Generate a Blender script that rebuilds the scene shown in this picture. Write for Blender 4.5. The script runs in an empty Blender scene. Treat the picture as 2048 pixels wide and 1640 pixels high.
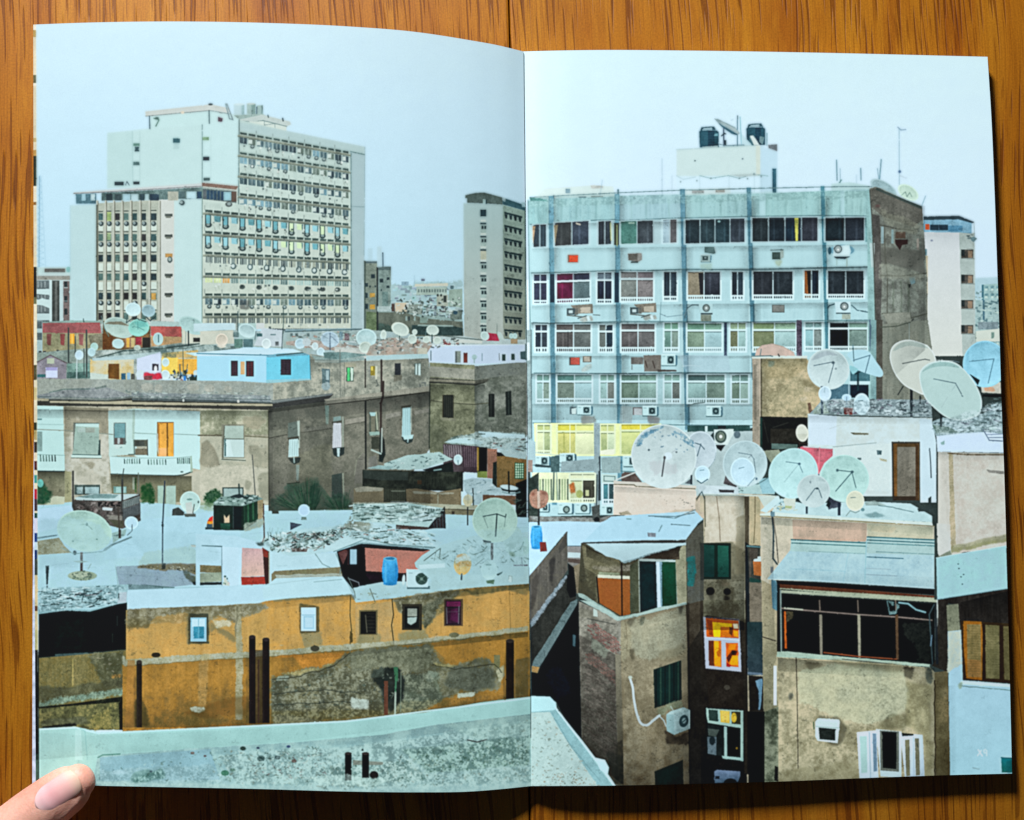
import numpy as np, math
# ------------------------------------------------------------------ the printed picture (painted procedurally)
CW, CH = 2048, 1640
rng = np.random.default_rng(11)
def upn(sx, sy, seed):
    r = np.random.default_rng(seed)
    g = r.random((int(CH/sy)+3, int(CW/sx)+3)).astype(np.float32)
    y = np.arange(CH)/sy; x = np.arange(CW)/sx
    yi = y.astype(int); xi = x.astype(int)
    fy = (y-yi).astype(np.float32); fx = (x-xi).astype(np.float32)
    fy = (fy*fy*(3-2*fy))[:, None]; fx = (fx*fx*(3-2*fx))[None]
    a = g[yi][:, xi]; b = g[yi][:, xi+1]; c = g[yi+1][:, xi]; d = g[yi+1][:, xi+1]
    return ((a*(1-fx)+b*fx)*(1-fy)+(c*(1-fx)+d*fx)*fy)*2-1
NF = upn(1.6, 1.6, 1); NM = upn(5, 5, 2); NC = upn(15, 15, 3); NL = upn(50, 42, 4)
NS = upn(4, 70, 5)*.6+upn(2, 30, 6)*.4
NB = (NM*.35+NC*.4+NL*.35+NF*.15)
WX = upn(7, 7, 7)*.6+upn(22, 22, 8); WY = upn(7, 7, 9)*.6+upn(22, 22, 10)
N3 = upn(2.8, 2.6, 12); N8 = upn(8, 7, 13)*.7+upn(3, 3, 14)*.3
IMG = np.zeros((CH, CW, 3), np.float32)
T = [0., 0., 1.]
def O(x0=0, y0=0, s=1.): T[:] = [x0, y0, s]
def tp(p):
    a = np.array(p, float).reshape(-1, 2)
    return a/T[2]+np.array([T[0], T[1]])
def box(a, pad=2):
    x0 = max(0, int(a[:, 0].min()-pad)); x1 = min(CW, int(a[:, 0].max()+pad+2))
    y0 = max(0, int(a[:, 1].min()-pad)); y1 = min(CH, int(a[:, 1].max()+pad+2))
    return x0, y0, x1, y1
def pmask(a, warp=0.):
    x0, y0, x1, y1 = box(a, 2+warp*1.6)
    if x1 <= x0 or y1 <= y0: return None
    acc = np.zeros((y1-y0, x1-x0), np.float32)
    Y, X = np.mgrid[y0:y1, x0:x1].astype(np.float32)
    if warp:
        X = X+WX[y0:y1, x0:x1]*warp; Y = Y+WY[y0:y1, x0:x1]*warp
    n = len(a)
    for ox in (.25, .75):
        for oy in (.25, .75):
            ins = np.zeros(acc.shape, bool); xx = X+ox; yy = Y+oy
            for i in range(n):
                xa, ya = a[i]; xb, yb = a[(i+1) % n]
                if ya == yb: continue
                ins ^= ((ya > yy) != (yb > yy)) & (xx < (xb-xa)*(yy-ya)/(yb-ya)+xa)
            acc += ins*.25
    if warp >= 1.5: acc = rag(acc, (x0, y0, x1, y1), warp)
    return acc, (x0, y0, x1, y1)
def soft(a, r):
    for ax in (0, 1):
        b = a*.5
        for i in range(1, r+1): b = b+.5*(1-i/(r+1))*(np.roll(a, i, ax)+np.roll(a, -i, ax))
        a = b/(.5+sum(1-i/(r+1) for i in range(1, r+1)))
    return a
def rag(m, bx, warp):
    x0, y0, x1, y1 = bx
    r = int(min(5, 1+warp)); b = soft(soft(m, r), r)
    nn = NF[y0:y1, x0:x1]*.35+NM[y0:y1, x0:x1]*.4+N3[y0:y1, x0:x1]*.35
    e = np.clip((b-.5)*1.9+.5+nn*(.85 if warp >= 3 else .5), 0, 1)
    return e*np.clip(b*6, 0, 1)*np.clip(.86+nn*.35, 0, 1)
def rubble(p, lo, hi, k=1.3, warp=3, a=.85, off=0.):
    r = pmask(tp(p), warp)
    if not r: return
    m, (x0, y0, x1, y1) = r; sl = (slice(y0, y1), slice(x0, x1))
    v = N3[sl]*.45+NF[sl]*.22+NM[sl]*.45+NC[sl]*.35
    ridge = np.clip(1-np.abs(N8[sl])*9, 0, 1)
    t = np.clip(.5+v*k+off-ridge*.45, 0, 1)[..., None]
    c = np.array(lo, np.float32)*(1-t)+np.array(hi, np.float32)*t
    m = (m*a)[..., None]; IMG[sl] = IMG[sl]*(1-m)+c*m
def shade(p, amt, way='d', n=.25):
    """the darker tone the printed picture has along one side of a form: strongest at its start, fading out"""
    r = pmask(tp(p))
    if not r: return
    m, (x0, y0, x1, y1) = r; h, w = m.shape
    t = np.linspace(0, 1, h)[:, None]*np.ones((1, w)) if way in 'du' else np.linspace(0, 1, w)[None]*np.ones((h, 1))
    if way in 'dr': t = 1-t
    f = (t**1.3)*(1+NM[y0:y1, x0:x1]*n)*m*amt
    IMG[y0:y1, x0:x1] *= (1-np.clip(f, 0, .95))[..., None]
def put(m, bx, col, a=1., n=3., st=0., c2=None, k=1.5, off=0., g=None, thr=None):
    x0, y0, x1, y1 = bx
    sl = (slice(y0, y1), slice(x0, x1))
    c = np.ones(m.shape+(3,), np.float32)*np.array(col, np.float32)
    if g is not None:                       # a printed gradient from col (top) to g (bottom)
        t = np.linspace(0, 1, m.shape[0], dtype=np.float32)[:, None, None]
        c = c*(1-t)+np.array(g, np.float32)*t
    if c2 is not None:
        w = np.clip(NB[sl]*k+.5+off, 0, 1)[..., None]
        c = c*(1-w)+np.array(c2, np.float32)*w
    if n: c = c+(NB[sl]*n*1.6+NF[sl]*n*.5)[..., None]
    if st: c = c+(NS[sl]*st)[..., None]*np.array([1.1, 1, .9], np.float32)
    mm = m*a
    if thr is not None: mm = mm*np.clip((NB[sl]-thr)*6+.5, 0, 1)
    mm = mm[..., None]
    IMG[sl] = IMG[sl]*(1-mm)+c*mm
def P(p, col, warp=0., **k):
    r = pmask(tp(p), warp)
    if r: put(r[0], r[1], col, **k)
def R(x0, y0, x1, y1, col, **k): P([x0, y0, x1, y0, x1, y1, x0, y1], col, **k)
def L(p, col, w=1.5, a=1., n=0, warp=0.):
    q = tp(p)
    for i in range(len(q)-1):
        seg(q[i], q[i+1], col, w, a, warp)
def seg(A, B, col, w, a, warp=0.):
    pts = np.array([A, B]); x0, y0, x1, y1 = box(pts, w+2)
    if x1 <= x0 or y1 <= y0: return
    Y, X = np.mgrid[y0:y1, x0:x1].astype(np.float32); X = X+.5; Y = Y+.5
    if warp:
        X = X+WX[y0:y1, x0:x1]*warp; Y = Y+WY[y0:y1, x0:x1]*warp
    d = B-A; l2 = max(1e-6, float(d@d))
    t = np.clip(((X-A[0])*d[0]+(Y-A[1])*d[1])/l2, 0, 1)
    dist = np.hypot(X-A[0]-t*d[0], Y-A[1]-t*d[1])
    m = np.clip(w/2+.5-dist, 0, 1)*min(1, w)
    put(m, (x0, y0, x1, y1), col, a=a, n=0)
def emask(cx, cy, rx, ry, ang=0.):
    c = tp([cx, cy])[0]; rx /= T[2]; ry /= T[2]
    r = max(rx, ry)+2
    x0, y0, x1, y1 = max(0, int(c[0]-r)), max(0, int(c[1]-r)), min(CW, int(c[0]+r+2)), min(CH, int(c[1]+r+2))
    if x1 <= x0 or y1 <= y0: return None
    Y, X = np.mgrid[y0:y1, x0:x1].astype(np.float32); X = X+.5-c[0]; Y = Y+.5-c[1]
    t = math.radians(ang); u = (X*math.cos(t)+Y*math.sin(t))/rx; v = (-X*math.sin(t)+Y*math.cos(t))/ry
    d = np.hypot(u, v)
    return d, u, v, min(rx, ry), (x0, y0, x1, y1)
def E(cx, cy, rx, ry, col, ang=0., **k):
    r = emask(cx, cy, rx, ry, ang)
    if r: put(np.clip((1-r[0])*r[3]+.5, 0, 1), r[4], col, **k)
def dish(cx, cy, rx, ry, col, ang=0., sh=-22, rim=14, arm=None, dk=(95, 115, 115), n=3.):
    r = emask(cx, cy, rx, ry, ang)
    if not r: return
    d, u, v, mr, bx = r
    m = np.clip((1-d)*mr+.5, 0, 1)
    col = tuple(min(250, v+8) for v in col); put(m, bx, np.array(col)+rim, n=n)
    w = 2.2/max(mr, 3)
    m2 = np.clip((1-w-d)*mr+.5, 0, 1)
    put(m2, bx, col, n=n)
    sl = (slice(bx[1], bx[3]), slice(bx[0], bx[2]))
    IMG[sl] += (m2*(np.clip(-v*.8-u*.35+.1, -1, 1)*(sh*1.25-4)*d))[..., None]     # the bowl is darker under its upper rim
    if mr > 12: IMG[sl] += (m2*(N3[sl]*4+NC[sl]*6+np.clip(NC[sl]-.55, 0, 1)*-60*np.clip(d, 0, 1)))[..., None]
    if arm:
        for q in arm: L(q, dk, 1.3)
        q = arm[0]; E(q[-2], q[-1], 2.6*T[2], 2.2*T[2], (85, 110, 115))
def ac(x, y, w, h, col=(190, 225, 228), fan=True, dk=(50, 75, 80), side=True):
    if side: P([x+w, y+h*.04, x+w*1.14, y+h*.12, x+w*1.14, y+h*.95, x+w, y+h], (80, 120, 135))
    R(x-w*.02, y+h*.93, x+w*1.1, y+h*1.1, (55, 85, 90), a=.7)
    R(x, y, x+w, y+h, col, n=2)
    L([x, y, x+w, y], (220, 242, 245), 1)
    if fan:
        R(x+w*.42, y+h*.14, x+w*.9, y+h*.86, dk, a=.55); E(x+w*.66, y+h*.5, w*.21, h*.34, dk)
        E(x+w*.66, y+h*.5, w*.08, h*.12, (140, 170, 170))
    L([x+w*.08, y+h*.2, x+w*.25, y+h*.2], (90, 120, 125), .8)
def debris(p, num, cols, ln=(4, 14), w=(1, 3), ang=(-.35, .35), seed=0, a=.9):
    q = tp(p); r = pmask(q)
    if not r: return
    m, (x0, y0, x1, y1) = r; rr = np.random.default_rng(seed+77)
    o = list(T); O()
    k = 0; it = 0
    while k < num and it < num*12:
        it += 1
        x = rr.uniform(x0, x1-1); y = rr.uniform(y0, y1-1)
        if m[int(y-y0), int(x-x0)] < .5: continue
        k += 1
        l = rr.uniform(*ln); t = rr.uniform(*ang); ww = rr.uniform(*w)
        c = cols[rr.integers(len(cols))]
        dx, dy = math.cos(t)*l/2, math.sin(t)*l/2
        nx, ny = -math.sin(t)*ww/2, math.cos(t)*ww/2
        j = rr.uniform(-.4, .4, 8)*ww
        P(np.array([x-dx-nx, y-dy-ny, x+dx-nx, y+dy-ny, x+dx+nx, y+dy+ny, x-dx+nx, y-dy+ny])+j, c, a=a, n=4)
    T[:] = o
def rail(x0, y0, x1, y1, h, col, gap, step, w=1.2):
    # balustrade between two points; gap: dark spaces
    n = int(max(abs(x1-x0), 1)/step)
    for i in range(n):
        t = (i+.5)/n; x = x0+(x1-x0)*t; y = y0+(y1-y0)*t
        R(x-step*.26, y+h*.18, x+step*.26, y+h*.86, gap, n=0)
Z = 4.824
# ---- sky over both pages
O()
P([0, 0, 1056, 0, 1056, 1640, 0, 1640], (200, 232, 249), n=1, g=(198, 228, 240))
P([60, 30, 1056, 30, 1056, 700, 60, 700], (209, 238, 252), n=1, g=(186, 225, 241))
P([1047, 90, 2040, 90, 2040, 700, 1047, 700], (206, 236, 252), n=1, g=(204, 229, 246))
# ---- radio mast
for i in range(16):
    y = 355+i*12; w = 2+i*.45
    L([80-w, y, 80+w, y+6, 80-w, y+12], (140, 185, 205), 1, .6)
L([79, 352, 78, 545], (130, 175, 200), 2, .8); L([82, 352, 92, 545], (150, 192, 212), 1.2, .7)
# ---- far left block with curved balconies
O(60, 480, Z)
R(55, 262, 395, 330, (186, 215, 213), n=6); R(140, 275, 340, 310, (112, 112, 108), n=8); E(370, 285, 22, 28, (140, 190, 190))
R(55, 318, 395, 345, (196, 222, 222)); R(55, 345, 385, 385, (150, 150, 142)); 
R(55, 385, 400, 1100, (190, 215, 216))
for y, k in ((390, 0), (520, 1), (625, 2), (775, 1), (885, 2)):
    R(60, y, 185, y+(85 if k != 1 else 55), (104, 116, 118), n=10)
    for x in (75, 105, 140): R(x, y+8, x+9, y+(70 if k != 1 else 45), (176, 190, 190), a=.7)
P([60, 585, 120, 560, 190, 585, 190, 660, 120, 630, 60, 625], (196, 222, 222)); P([60, 475, 185, 470, 185, 530, 60, 520], (198, 224, 224))
R(190, 390, 210, 780, (196, 220, 220)); R(212, 390, 285, 790, (74, 78, 74), n=10); R(240, 395, 262, 780, (108, 112, 108)); R(285, 390, 320, 780, (184, 208, 210))
R(322, 395, 380, 790, (128, 112, 110), n=8)
for y in (400, 540, 660): R(330, y, 360, y+60, (50, 60, 62))
for y in (460, 590): R(325, y-5, 365, y+2, (190, 210, 210))
# ---- the big office tower: upper block
O(60, 190, Z)
P([1160, 195, 1660, 140, 1735, 140, 1920, 170, 2015, 205, 2015, 900, 1130, 900, 1130, 330, 1160, 320], (197, 229, 229), n=2)
P([745, 366, 1160, 322, 1660, 290, 1660, 880, 745, 900], (195, 226, 226), n=2)
P([745, 366, 985, 348, 985, 880, 745, 900], (190, 222, 222), n=2)
P([1660, 285, 1740, 270, 2015, 230, 2015, 890, 1660, 880], (198, 230, 231), n=2)
P([1112, 158, 1740, 90, 1920, 125, 1920, 175, 1745, 145, 1735, 150, 1115, 205], (200, 210, 206), n=3)
L([1115, 205, 1735, 150, 1925, 182], (135, 150, 150), 1.5); E(1742, 90, 22, 10, (70, 85, 90)); L([1152, 205, 1156, 325], (70, 95, 105), 2); L([1728, 150, 1730, 275], (70, 95, 100), 1.8)
L([1195, 225, 1245, 240, 1215, 300], (95, 130, 120), 2.2); E(1225, 225, 20, 14, (90, 120, 115)); E(1472, 168, 18, 15, (215, 212, 195)); 
P([1815, 210, 1860, 225, 1855, 262, 1815, 255], (96, 76, 88)); L([1888, 85, 1925, 230, 1950, 235], (130, 155, 160), 2.4); L([1900, 85, 1958, 240], (120, 140, 145), 2)
L([1662, 285, 1662, 890], (110, 140, 140), 1.3); L([988, 350, 992, 840], (150, 185, 185), 1.1); L([1060, 350, 1060, 830], (165, 195, 195), 1); L([1745, 400, 1745, 800], (175, 205, 205), .9)
R(1380, 418, 1448, 460, (64, 110, 118), n=8); R(1385, 462, 1440, 520, (150, 180, 182), a=.35)
for x, y, h, c in ((995, 465, 30, (110, 150, 140)), (1010, 500, 45, (70, 100, 105)), (995, 645, 32, (90, 120, 120)), (995, 835, 28, (60, 75, 80)), (1665, 405, 32, (130, 165, 135)), (1668, 595, 38, (40, 60, 70)), (1675, 798, 30, (85, 110, 110))):
    R(x, y, x+(62 if x != 1010 else 45), y+h, c, n=10)
R(815, 838, 905, 872, (60, 80, 85), n=8); P([905, 870, 920, 830, 950, 828, 975, 870], (190, 220, 225)); L([925, 870, 935, 835, 960, 870], (70, 90, 95), 1.2)
# water tanks and second penthouse
O(400, 190, Z)
R(325, 90, 430, 200, (186, 214, 220), n=3); R(400, 95, 430, 195, (158, 190, 194), n=3); E(378, 90, 52, 10, (205, 228, 230))
R(450, 85, 535, 185, (166, 192, 188), n=3); R(495, 85, 538, 185, (126, 156, 152), n=3); E(493, 85, 43, 9, (188, 206, 202))
R(550, 100, 605, 192, (160, 188, 186)); R(543, 110, 552, 185, (60, 85, 90)); R(590, 100, 607, 190, (125, 155, 155))
P([320, 195, 600, 180, 640, 200, 380, 240], (160, 185, 180)); P([375, 238, 600, 190, 868, 255, 880, 285, 835, 305, 610, 250, 380, 262], (192, 208, 204), n=3)
L([385, 250, 500, 262, 610, 248, 835, 305], (90, 118, 118), 1.8); P([380, 262, 610, 250, 835, 305, 835, 345, 375, 262], (206, 222, 214)); L([655, 195, 660, 215], (60, 80, 80), 2); L([798, 225, 802, 250], (50, 70, 75), 2.4); L([620, 250, 622, 290, 722, 275, 724, 315], (120, 145, 145), 1)
# right facade
P([372, 238, 835, 345, 1592, 500, 1580, 2300, 20, 2220, 20, 880, 372, 880], (190, 215, 210), g=(198, 209, 195), n=3, st=4)
P([380, 262, 835, 345, 1592, 500, 1588, 575, 380, 340], (180, 206, 206), n=3, st=3)
P([1450, 545, 1588, 575, 1578, 2290, 1455, 2290], (172, 198, 202), n=2); L([1450, 545, 1588, 575], (90, 125, 125), 1.5); L([1455, 1075, 1585, 1080], (130, 160, 165), 1); L([1458, 560, 1460, 2290], (100, 130, 128), 1.4)
L([378, 240, 372, 1050], (85, 112, 112), 1.5); L([1592, 500, 1580, 2300], (140, 172, 180), 1)
rows = [(380, 355, 1440, 545, 0), (380, 548, 1440, 712, 0), (380, 748, 1440, 890, 0), (380, 945, 1440, 1065, 0), (45, 1105, 1440, 1240, 1), (45, 1310, 1440, 1405, 1), (45, 1510, 1440, 1585, 2), (45, 1714, 1440, 1754, 3), (45, 1914, 1440, 1926, 0), (45, 2106, 1440, 2102, 2)]
rr = np.random.default_rng(5)
for (xa, ya, xb, yb, kind) in rows:
    N = 14 if xa > 100 else 18
    def at(t):
        u = t*(1.09-.09*t); return xa+(xb-xa)*u, ya+(yb-ya)*u
    for i in range(N):
        x0, y0 = at((i+.08)/N); x1, y1 = at((i+.90)/N)
        P([x0, y0, x1, y0+(y1-y0), x1, y1+22, x0, y0+22], (66, 88, 84), n=12)
        P([x0, y0+22, x1, y1+22, x1, y1+28, x0, y0+28], (178, 186, 172))
        if kind == 0:
            c = [(66, 92, 98), (92, 118, 124), (120, 160, 172), (50, 72, 80), (110, 128, 118)][rr.integers(5)]
            P([x0, y0+50, x1, y1+50, x1, y1+108, x0, y0+108], c, n=14)
            xm = (x0+x1)/2; L([xm, y0+52, xm, y0+106], (190, 205, 200), 1.1); L([x0+(x1-x0)*.25, y0+52, x0+(x1-x0)*.25, y0+104], (160, 180, 178), .8)
            if rr.random() < .38: E(xm+4, y0+128, 22, 20, (86, 104, 104)); E(xm+4, y0+124, 12, 10, (165, 185, 182))
            if rr.random() < .3: R(x0, y0+60, xm, y0+100, (196, 212, 206), n=5)
        elif kind == 1:
            lit = rr.random() < (.12+.35*(i > 10))
            c = (206, 232, 190) if lit else [(122, 186, 196), (150, 205, 214), (108, 168, 176)][rr.integers(3)]
            w = (x1-x0)
            if i % 2 == 0:
                P([x0-4, y0+46, x0+w*.8, y1+46, x0+w*.8, y0+150, x0-2, y0+150], (62, 84, 84), n=6); E(x0+w*.42, y0+148, w*.48, 26, (58, 78, 78))
                P([x0+6, y0+52, x0+w*.7, y0+54, x0+w*.66, y0+134, x0+8, y0+134], c, n=5); E(x0+w*.40, y0+146, w*.25, 12, (150, 172, 168))
            else:
                P([x0, y0+52, x1-4, y1+52, x1-14, y1+108, x0+4, y0+108], c, n=5); P([x1-14, y1+52, x1-2, y1+52, x1-6, y1+108, x1-12, y1+108], (82, 124, 126))
        elif kind == 2:
            for j in range(4):
                xx = x0+(x1-x0)*(j+.3)/4; c = [(70, 88, 90), (52, 66, 72), (150, 156, 140)][rr.integers(3)]
                P([xx, y0+45, xx+9, y0+45, xx+9, y0+(112 if ya < 2000 else 95), xx, y0+104], c, n=10)
            if i % 2 == 1 and i > 2 and ya < 2000: E(x0+20, y0+128, 27, 30, (74, 96, 98)); E(x0+18, y0+126, 17, 20, (198, 216, 212))
        elif kind == 3:
            c = [(120, 146, 142), (166, 196, 190), (104, 130, 128)][rr.integers(3)]
            if i < 2: c = (205, 222, 170)
            if i == 2: c = (222, 176, 112)
            P([x0, y0+42, x1, y1+42, x1, y1+94, x0, y0+94], c, n=14)
            for j in (.3, .6): L([x0+(x1-x0)*j, y0+44, x0+(x1-x0)*j, y0+92], (200, 214, 204), 1)
            if i % 2 == 0 and i > 3: E(x0+25, y0+128, 27, 22, (84, 96, 92)); R(x0+8, y0+108, x0+34, y0+132, (60, 76, 74))
    x0, y0 = at(0); x1, y1 = at(1)
    P([x0-15, y0+28, x1+12, y1+28, x1+12, y1+46, x0-15, y0+46], (150, 158, 142), n=5); L([x0-15, y0+45, x1+12, y1+45], (104, 116, 106), 1.2)
    for i in range(0, N, 2):
        x, y = at(i/N); L([x, y-38, x, y], (116, 132, 128), .9)
R(385, 1985, 480, 2070, (76, 74, 72), a=.6, n=16, warp=2) 
L([1200, 1960, 1290, 1900, 1400, 1920], (170, 176, 160), .8)
R(625, 2255, 1390, 2300, (92, 106, 114), n=12); 
for i in range(34): L([640+i*22, 2258, 640+i*22, 2296], (60, 74, 84), 1.3)
rq = np.random.default_rng(91)
for (xa, ya, xb, yb, kind) in rows:
    for i in range(26):
        t = rq.random(); x = xa+(xb-xa)*t; y = ya+(yb-ya)*t+rq.uniform(96, 140)
        if rq.random() < .6: R(x, y, x+rq.uniform(12, 24), y+rq.uniform(12, 22), [(96, 112, 110), (150, 164, 158), (70, 86, 88), (212, 224, 218)][rq.integers(4)], n=10, a=.85); L([x, y+22, x+8, y+rq.uniform(30, 60)], (140, 150, 138), 1, .5)
    P([xa, ya+24, xb, yb+24, xb, yb+48, xa, ya+48], (96, 108, 100), a=.28, n=8)
# ---- tower: lower left wing
O(60, 190, Z)
P([390, 1065, 640, 1055, 640, 2200, 390, 2200], (188, 219, 222), n=2); P([640, 1045, 1660, 1000, 1660, 2200, 640, 2200], (194, 224, 224), n=2)
P([650, 1045, 1250, 1010, 1250, 2200, 650, 2200], (180, 188, 174), n=5); R(1250, 1010, 1390, 2200, (206, 214, 208), n=3)
P([420, 940, 660, 920, 1660, 850, 1660, 890, 660, 945, 420, 955], (198, 210, 210), n=3); P([1660, 845, 2010, 880, 1990, 915, 1660, 880], (140, 108, 96), n=6); L([420, 950, 660, 940, 1660, 880], (120, 120, 122), 1.4)
P([445, 955, 640, 950, 640, 1048, 445, 1050], (90, 128, 140), n=10); P([690, 945, 1660, 890, 1660, 1000, 690, 1020], (100, 124, 122), n=12)
for x, w, c in ((500, 35, (170, 212, 224)), (585, 42, (200, 226, 228)), (735, 60, (52, 70, 74)), (820, 60, (70, 88, 90)), (895, 75, (178, 216, 226)), (975, 70, (190, 220, 226)), (1060, 45, (62, 84, 90)), (1110, 35, (184, 216, 220)), (1155, 90, (44, 66, 80)), (1330, 100, (178, 182, 168)), (1440, 55, (84, 108, 110)), (1510, 95, (186, 222, 230)), (1612, 45, (40, 74, 96))):
    R(x, 955 if x < 1200 else 930, x+w, 1018 if x < 1400 else 998, c, n=8)
P([1665, 900, 1990, 930, 1990, 1040, 1665, 1005], (96, 112, 112), n=8)
for i in range(6): R(1672+i*34, 915+i*3, 1698+i*34, 1002+i*3, (46, 76, 98) if i else (90, 100, 105), n=6)
R(1870, 935, 1940, 1015, (160, 206, 216)); R(1945, 930, 1992, 1030, (110, 84, 72)); E(1918, 1055, 34, 24, (96, 106, 104)); E(1920, 1050, 18, 14, (170, 190, 188))
E(1468, 1040, 26, 26, (76, 96, 98)); E(1462, 1035, 12, 12, (180, 200, 198))
cols = [685, 765, 845, 930, 1012, 1100, 1192]; fins = [640, 720, 800, 882, 966, 1055, 1145, 1240]
for y in (1120, 1320, 1520, 1700, 1885, 2080):
    for i, x in enumerate(cols):
        w = 26 if i < 6 else 34
        R(x-w, y-8+(4-i)*1.5, x+w-6, y+2+(4-i)*1.5, (80, 90, 84), n=8); R(x-w, y+22, x+w-6, y+88, [(66, 96, 96), (46, 66, 70), (96, 124, 118), (58, 58, 58)][rr.integers(4)], n=14)
        R(x-w, y+104, x+w-6, y+190, (205, 222, 212), n=5)
        if y < 1500 or (y > 1650 and rr.random() < .35): E(x+2, y+122, 24, 24, (64, 78, 80)); E(x-5, y+116, 11, 14, (170, 190, 190))
        L([x-w, y+20, x-w, y+92], (60, 70, 66), 1)
    if y != 1520: R(1300, y+25, 1375, y+52, (84, 92, 88), n=14); R(1310, y+48, 1360, y+66, (120, 124, 114), n=10)
R(735, 1130, 785, 1215, (190, 206, 120), a=.7); R(740, 1330, 780, 1400, (190, 206, 140), a=.6); R(1170, 1880+30, 1215, 1975, (226, 176, 96), a=.85)
R(1305, 1530, 1375, 1565, (188, 150, 96)); E(1350, 1590, 24, 30, (80, 96, 96)); E(1348, 1585, 14, 18, (190, 210, 205))
for x in fins: R(x, 1015, x+14, 2200, (196, 202, 190), n=3); R(x+14, 1020, x+22, 2200, (128, 126, 112), n=3)
R(640, 1060, 652, 2200, (84, 88, 76))
L([1662, 880, 1660, 2200], (120, 148, 142), 1.5); L([388, 1065, 388, 2200], (165, 200, 205), 1)
# ---- hazy city between the towers
O(720, 480, Z)
P([280, 420, 480, 430, 560, 400, 800, 410, 990, 380, 990, 1000, 280, 1000], (168, 200, 202), warp=4, n=8)
rr = np.random.default_rng(8)
for i in range(230):
    y = rr.uniform(430, 900); x = rr.uniform(290, 985); t = (y-430)/470
    w, h = rr.uniform(12, 60)*(1+t*.4), rr.uniform(10, 36)*(1+t*.3)
    k = rr.choice([1, 1, .9, .78, .62, .45 if t > .3 else .8])
    b = np.array([178, 212, 220])*(1-t)+np.array([158, 178, 168])*t
    R(x, y, min(x+w, 990), y+h, b*k+rr.uniform(-8, 8, 3), n=6)
    if rr.random() < .5: L([x, y, min(x+w, 990), y-1], (198, 224, 226), 1)
P([530, 425, 850, 415, 850, 445, 530, 450], (206, 212, 196)); R(545, 450, 840, 530, (176, 198, 188), n=5)
for i in range(11): R(560+i*26, 475, 574+i*26, 505, (120, 140, 136))
R(400, 400, 470, 440, (150, 184, 200)); R(590, 375, 625, 395, (110, 120, 140)); P([860, 480, 990, 470, 990, 650, 850, 640], (160, 184, 172), n=5)
L([525, 340, 525, 420], (150, 185, 200), 1); R(740, 530, 850, 640, (176, 186, 172)); R(805, 535, 835, 600, (70, 78, 74)); E(750, 533, 9, 12, (50, 60, 60)); E(783, 533, 9, 12, (50, 60, 60))
R(340, 605, 450, 700, (206, 196, 172), n=4); R(435, 625, 458, 672, (56, 60, 56)); R(305, 615, 335, 690, (96, 74, 66)); R(455, 620, 600, 720, (142, 156, 148), n=8)
P([160, 700, 430, 690, 620, 745, 990, 780, 1000, 930, 120, 930], (112, 118, 106), n=8, st=4); P([430, 700, 800, 740, 990, 780, 990, 790, 620, 755], (150, 176, 172)); P([500, 820, 900, 830, 990, 850, 990, 925, 500, 915], (58, 78, 76), n=10); P([140, 800, 500, 850, 500, 910, 60, 900], (70, 92, 84), n=14, warp=3)
for x in (440, 465, 520, 600, 640, 770, 800): R(x, 735, x+16, 780, (150, 176, 172) if x % 3 else (60, 74, 76))
R(580, 745, 650, 800, (136, 160, 150)); P([560, 815, 900, 822, 900, 838, 560, 830], (150, 174, 168)); R(870, 680, 985, 770, (120, 136, 128), n=10); E(920, 700, 22, 20, (60, 88, 100))
debris([300, 560, 990, 560, 990, 780, 300, 700], 90, [(190, 214, 214), (90, 104, 98), (205, 220, 216), (70, 84, 80)], ln=(2, 7), w=(1.5, 4), seed=4, ang=(-1.5, 1.5))
# two narrow grey blocks
P([0, 150, 40, 150, 40, 860, 0, 860], (176, 200, 204)); P([38, 205, 165, 205, 165, 880, 38, 880], (146, 160, 148), n=9, g=(120, 132, 118)); R(50, 205, 165, 225, (100, 120, 124)); P([175, 262, 300, 262, 295, 700, 175, 700], (142, 164, 158), n=9); R(175, 255, 300, 290, (104, 124, 124), n=8); R(160, 260, 176, 900, (52, 60, 58)); R(38, 200, 55, 880, (92, 108, 100))
for x, y, w, h in ((105, 330, 40, 40), (48, 415, 28, 36), (50, 510, 25, 50), (48, 615, 28, 50), (190, 375, 35, 36), (258, 360, 26, 26), (200, 475, 12, 16), (90, 440, 14, 18), (140, 438, 14, 18), (255, 440, 30, 22)): R(x, y, x+w, y+h, (58, 76, 80), n=12)
R(95, 512, 145, 555, (190, 156, 88), n=8); R(95, 622, 145, 668, (200, 160, 80), n=8); R(215, 500, 270, 640, (124, 152, 148), n=16)
L([220, 125, 222, 250], (70, 92, 104), 2); R(165, 60, 210, 262, (186, 216, 224), a=.8); R(75, 80, 120, 205, (180, 212, 222), a=.7); R(165, 640, 300, 690, (170, 190, 188), n=14); P([60, 690, 160, 700, 160, 900, 60, 900], (110, 124, 92), n=16)
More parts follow.
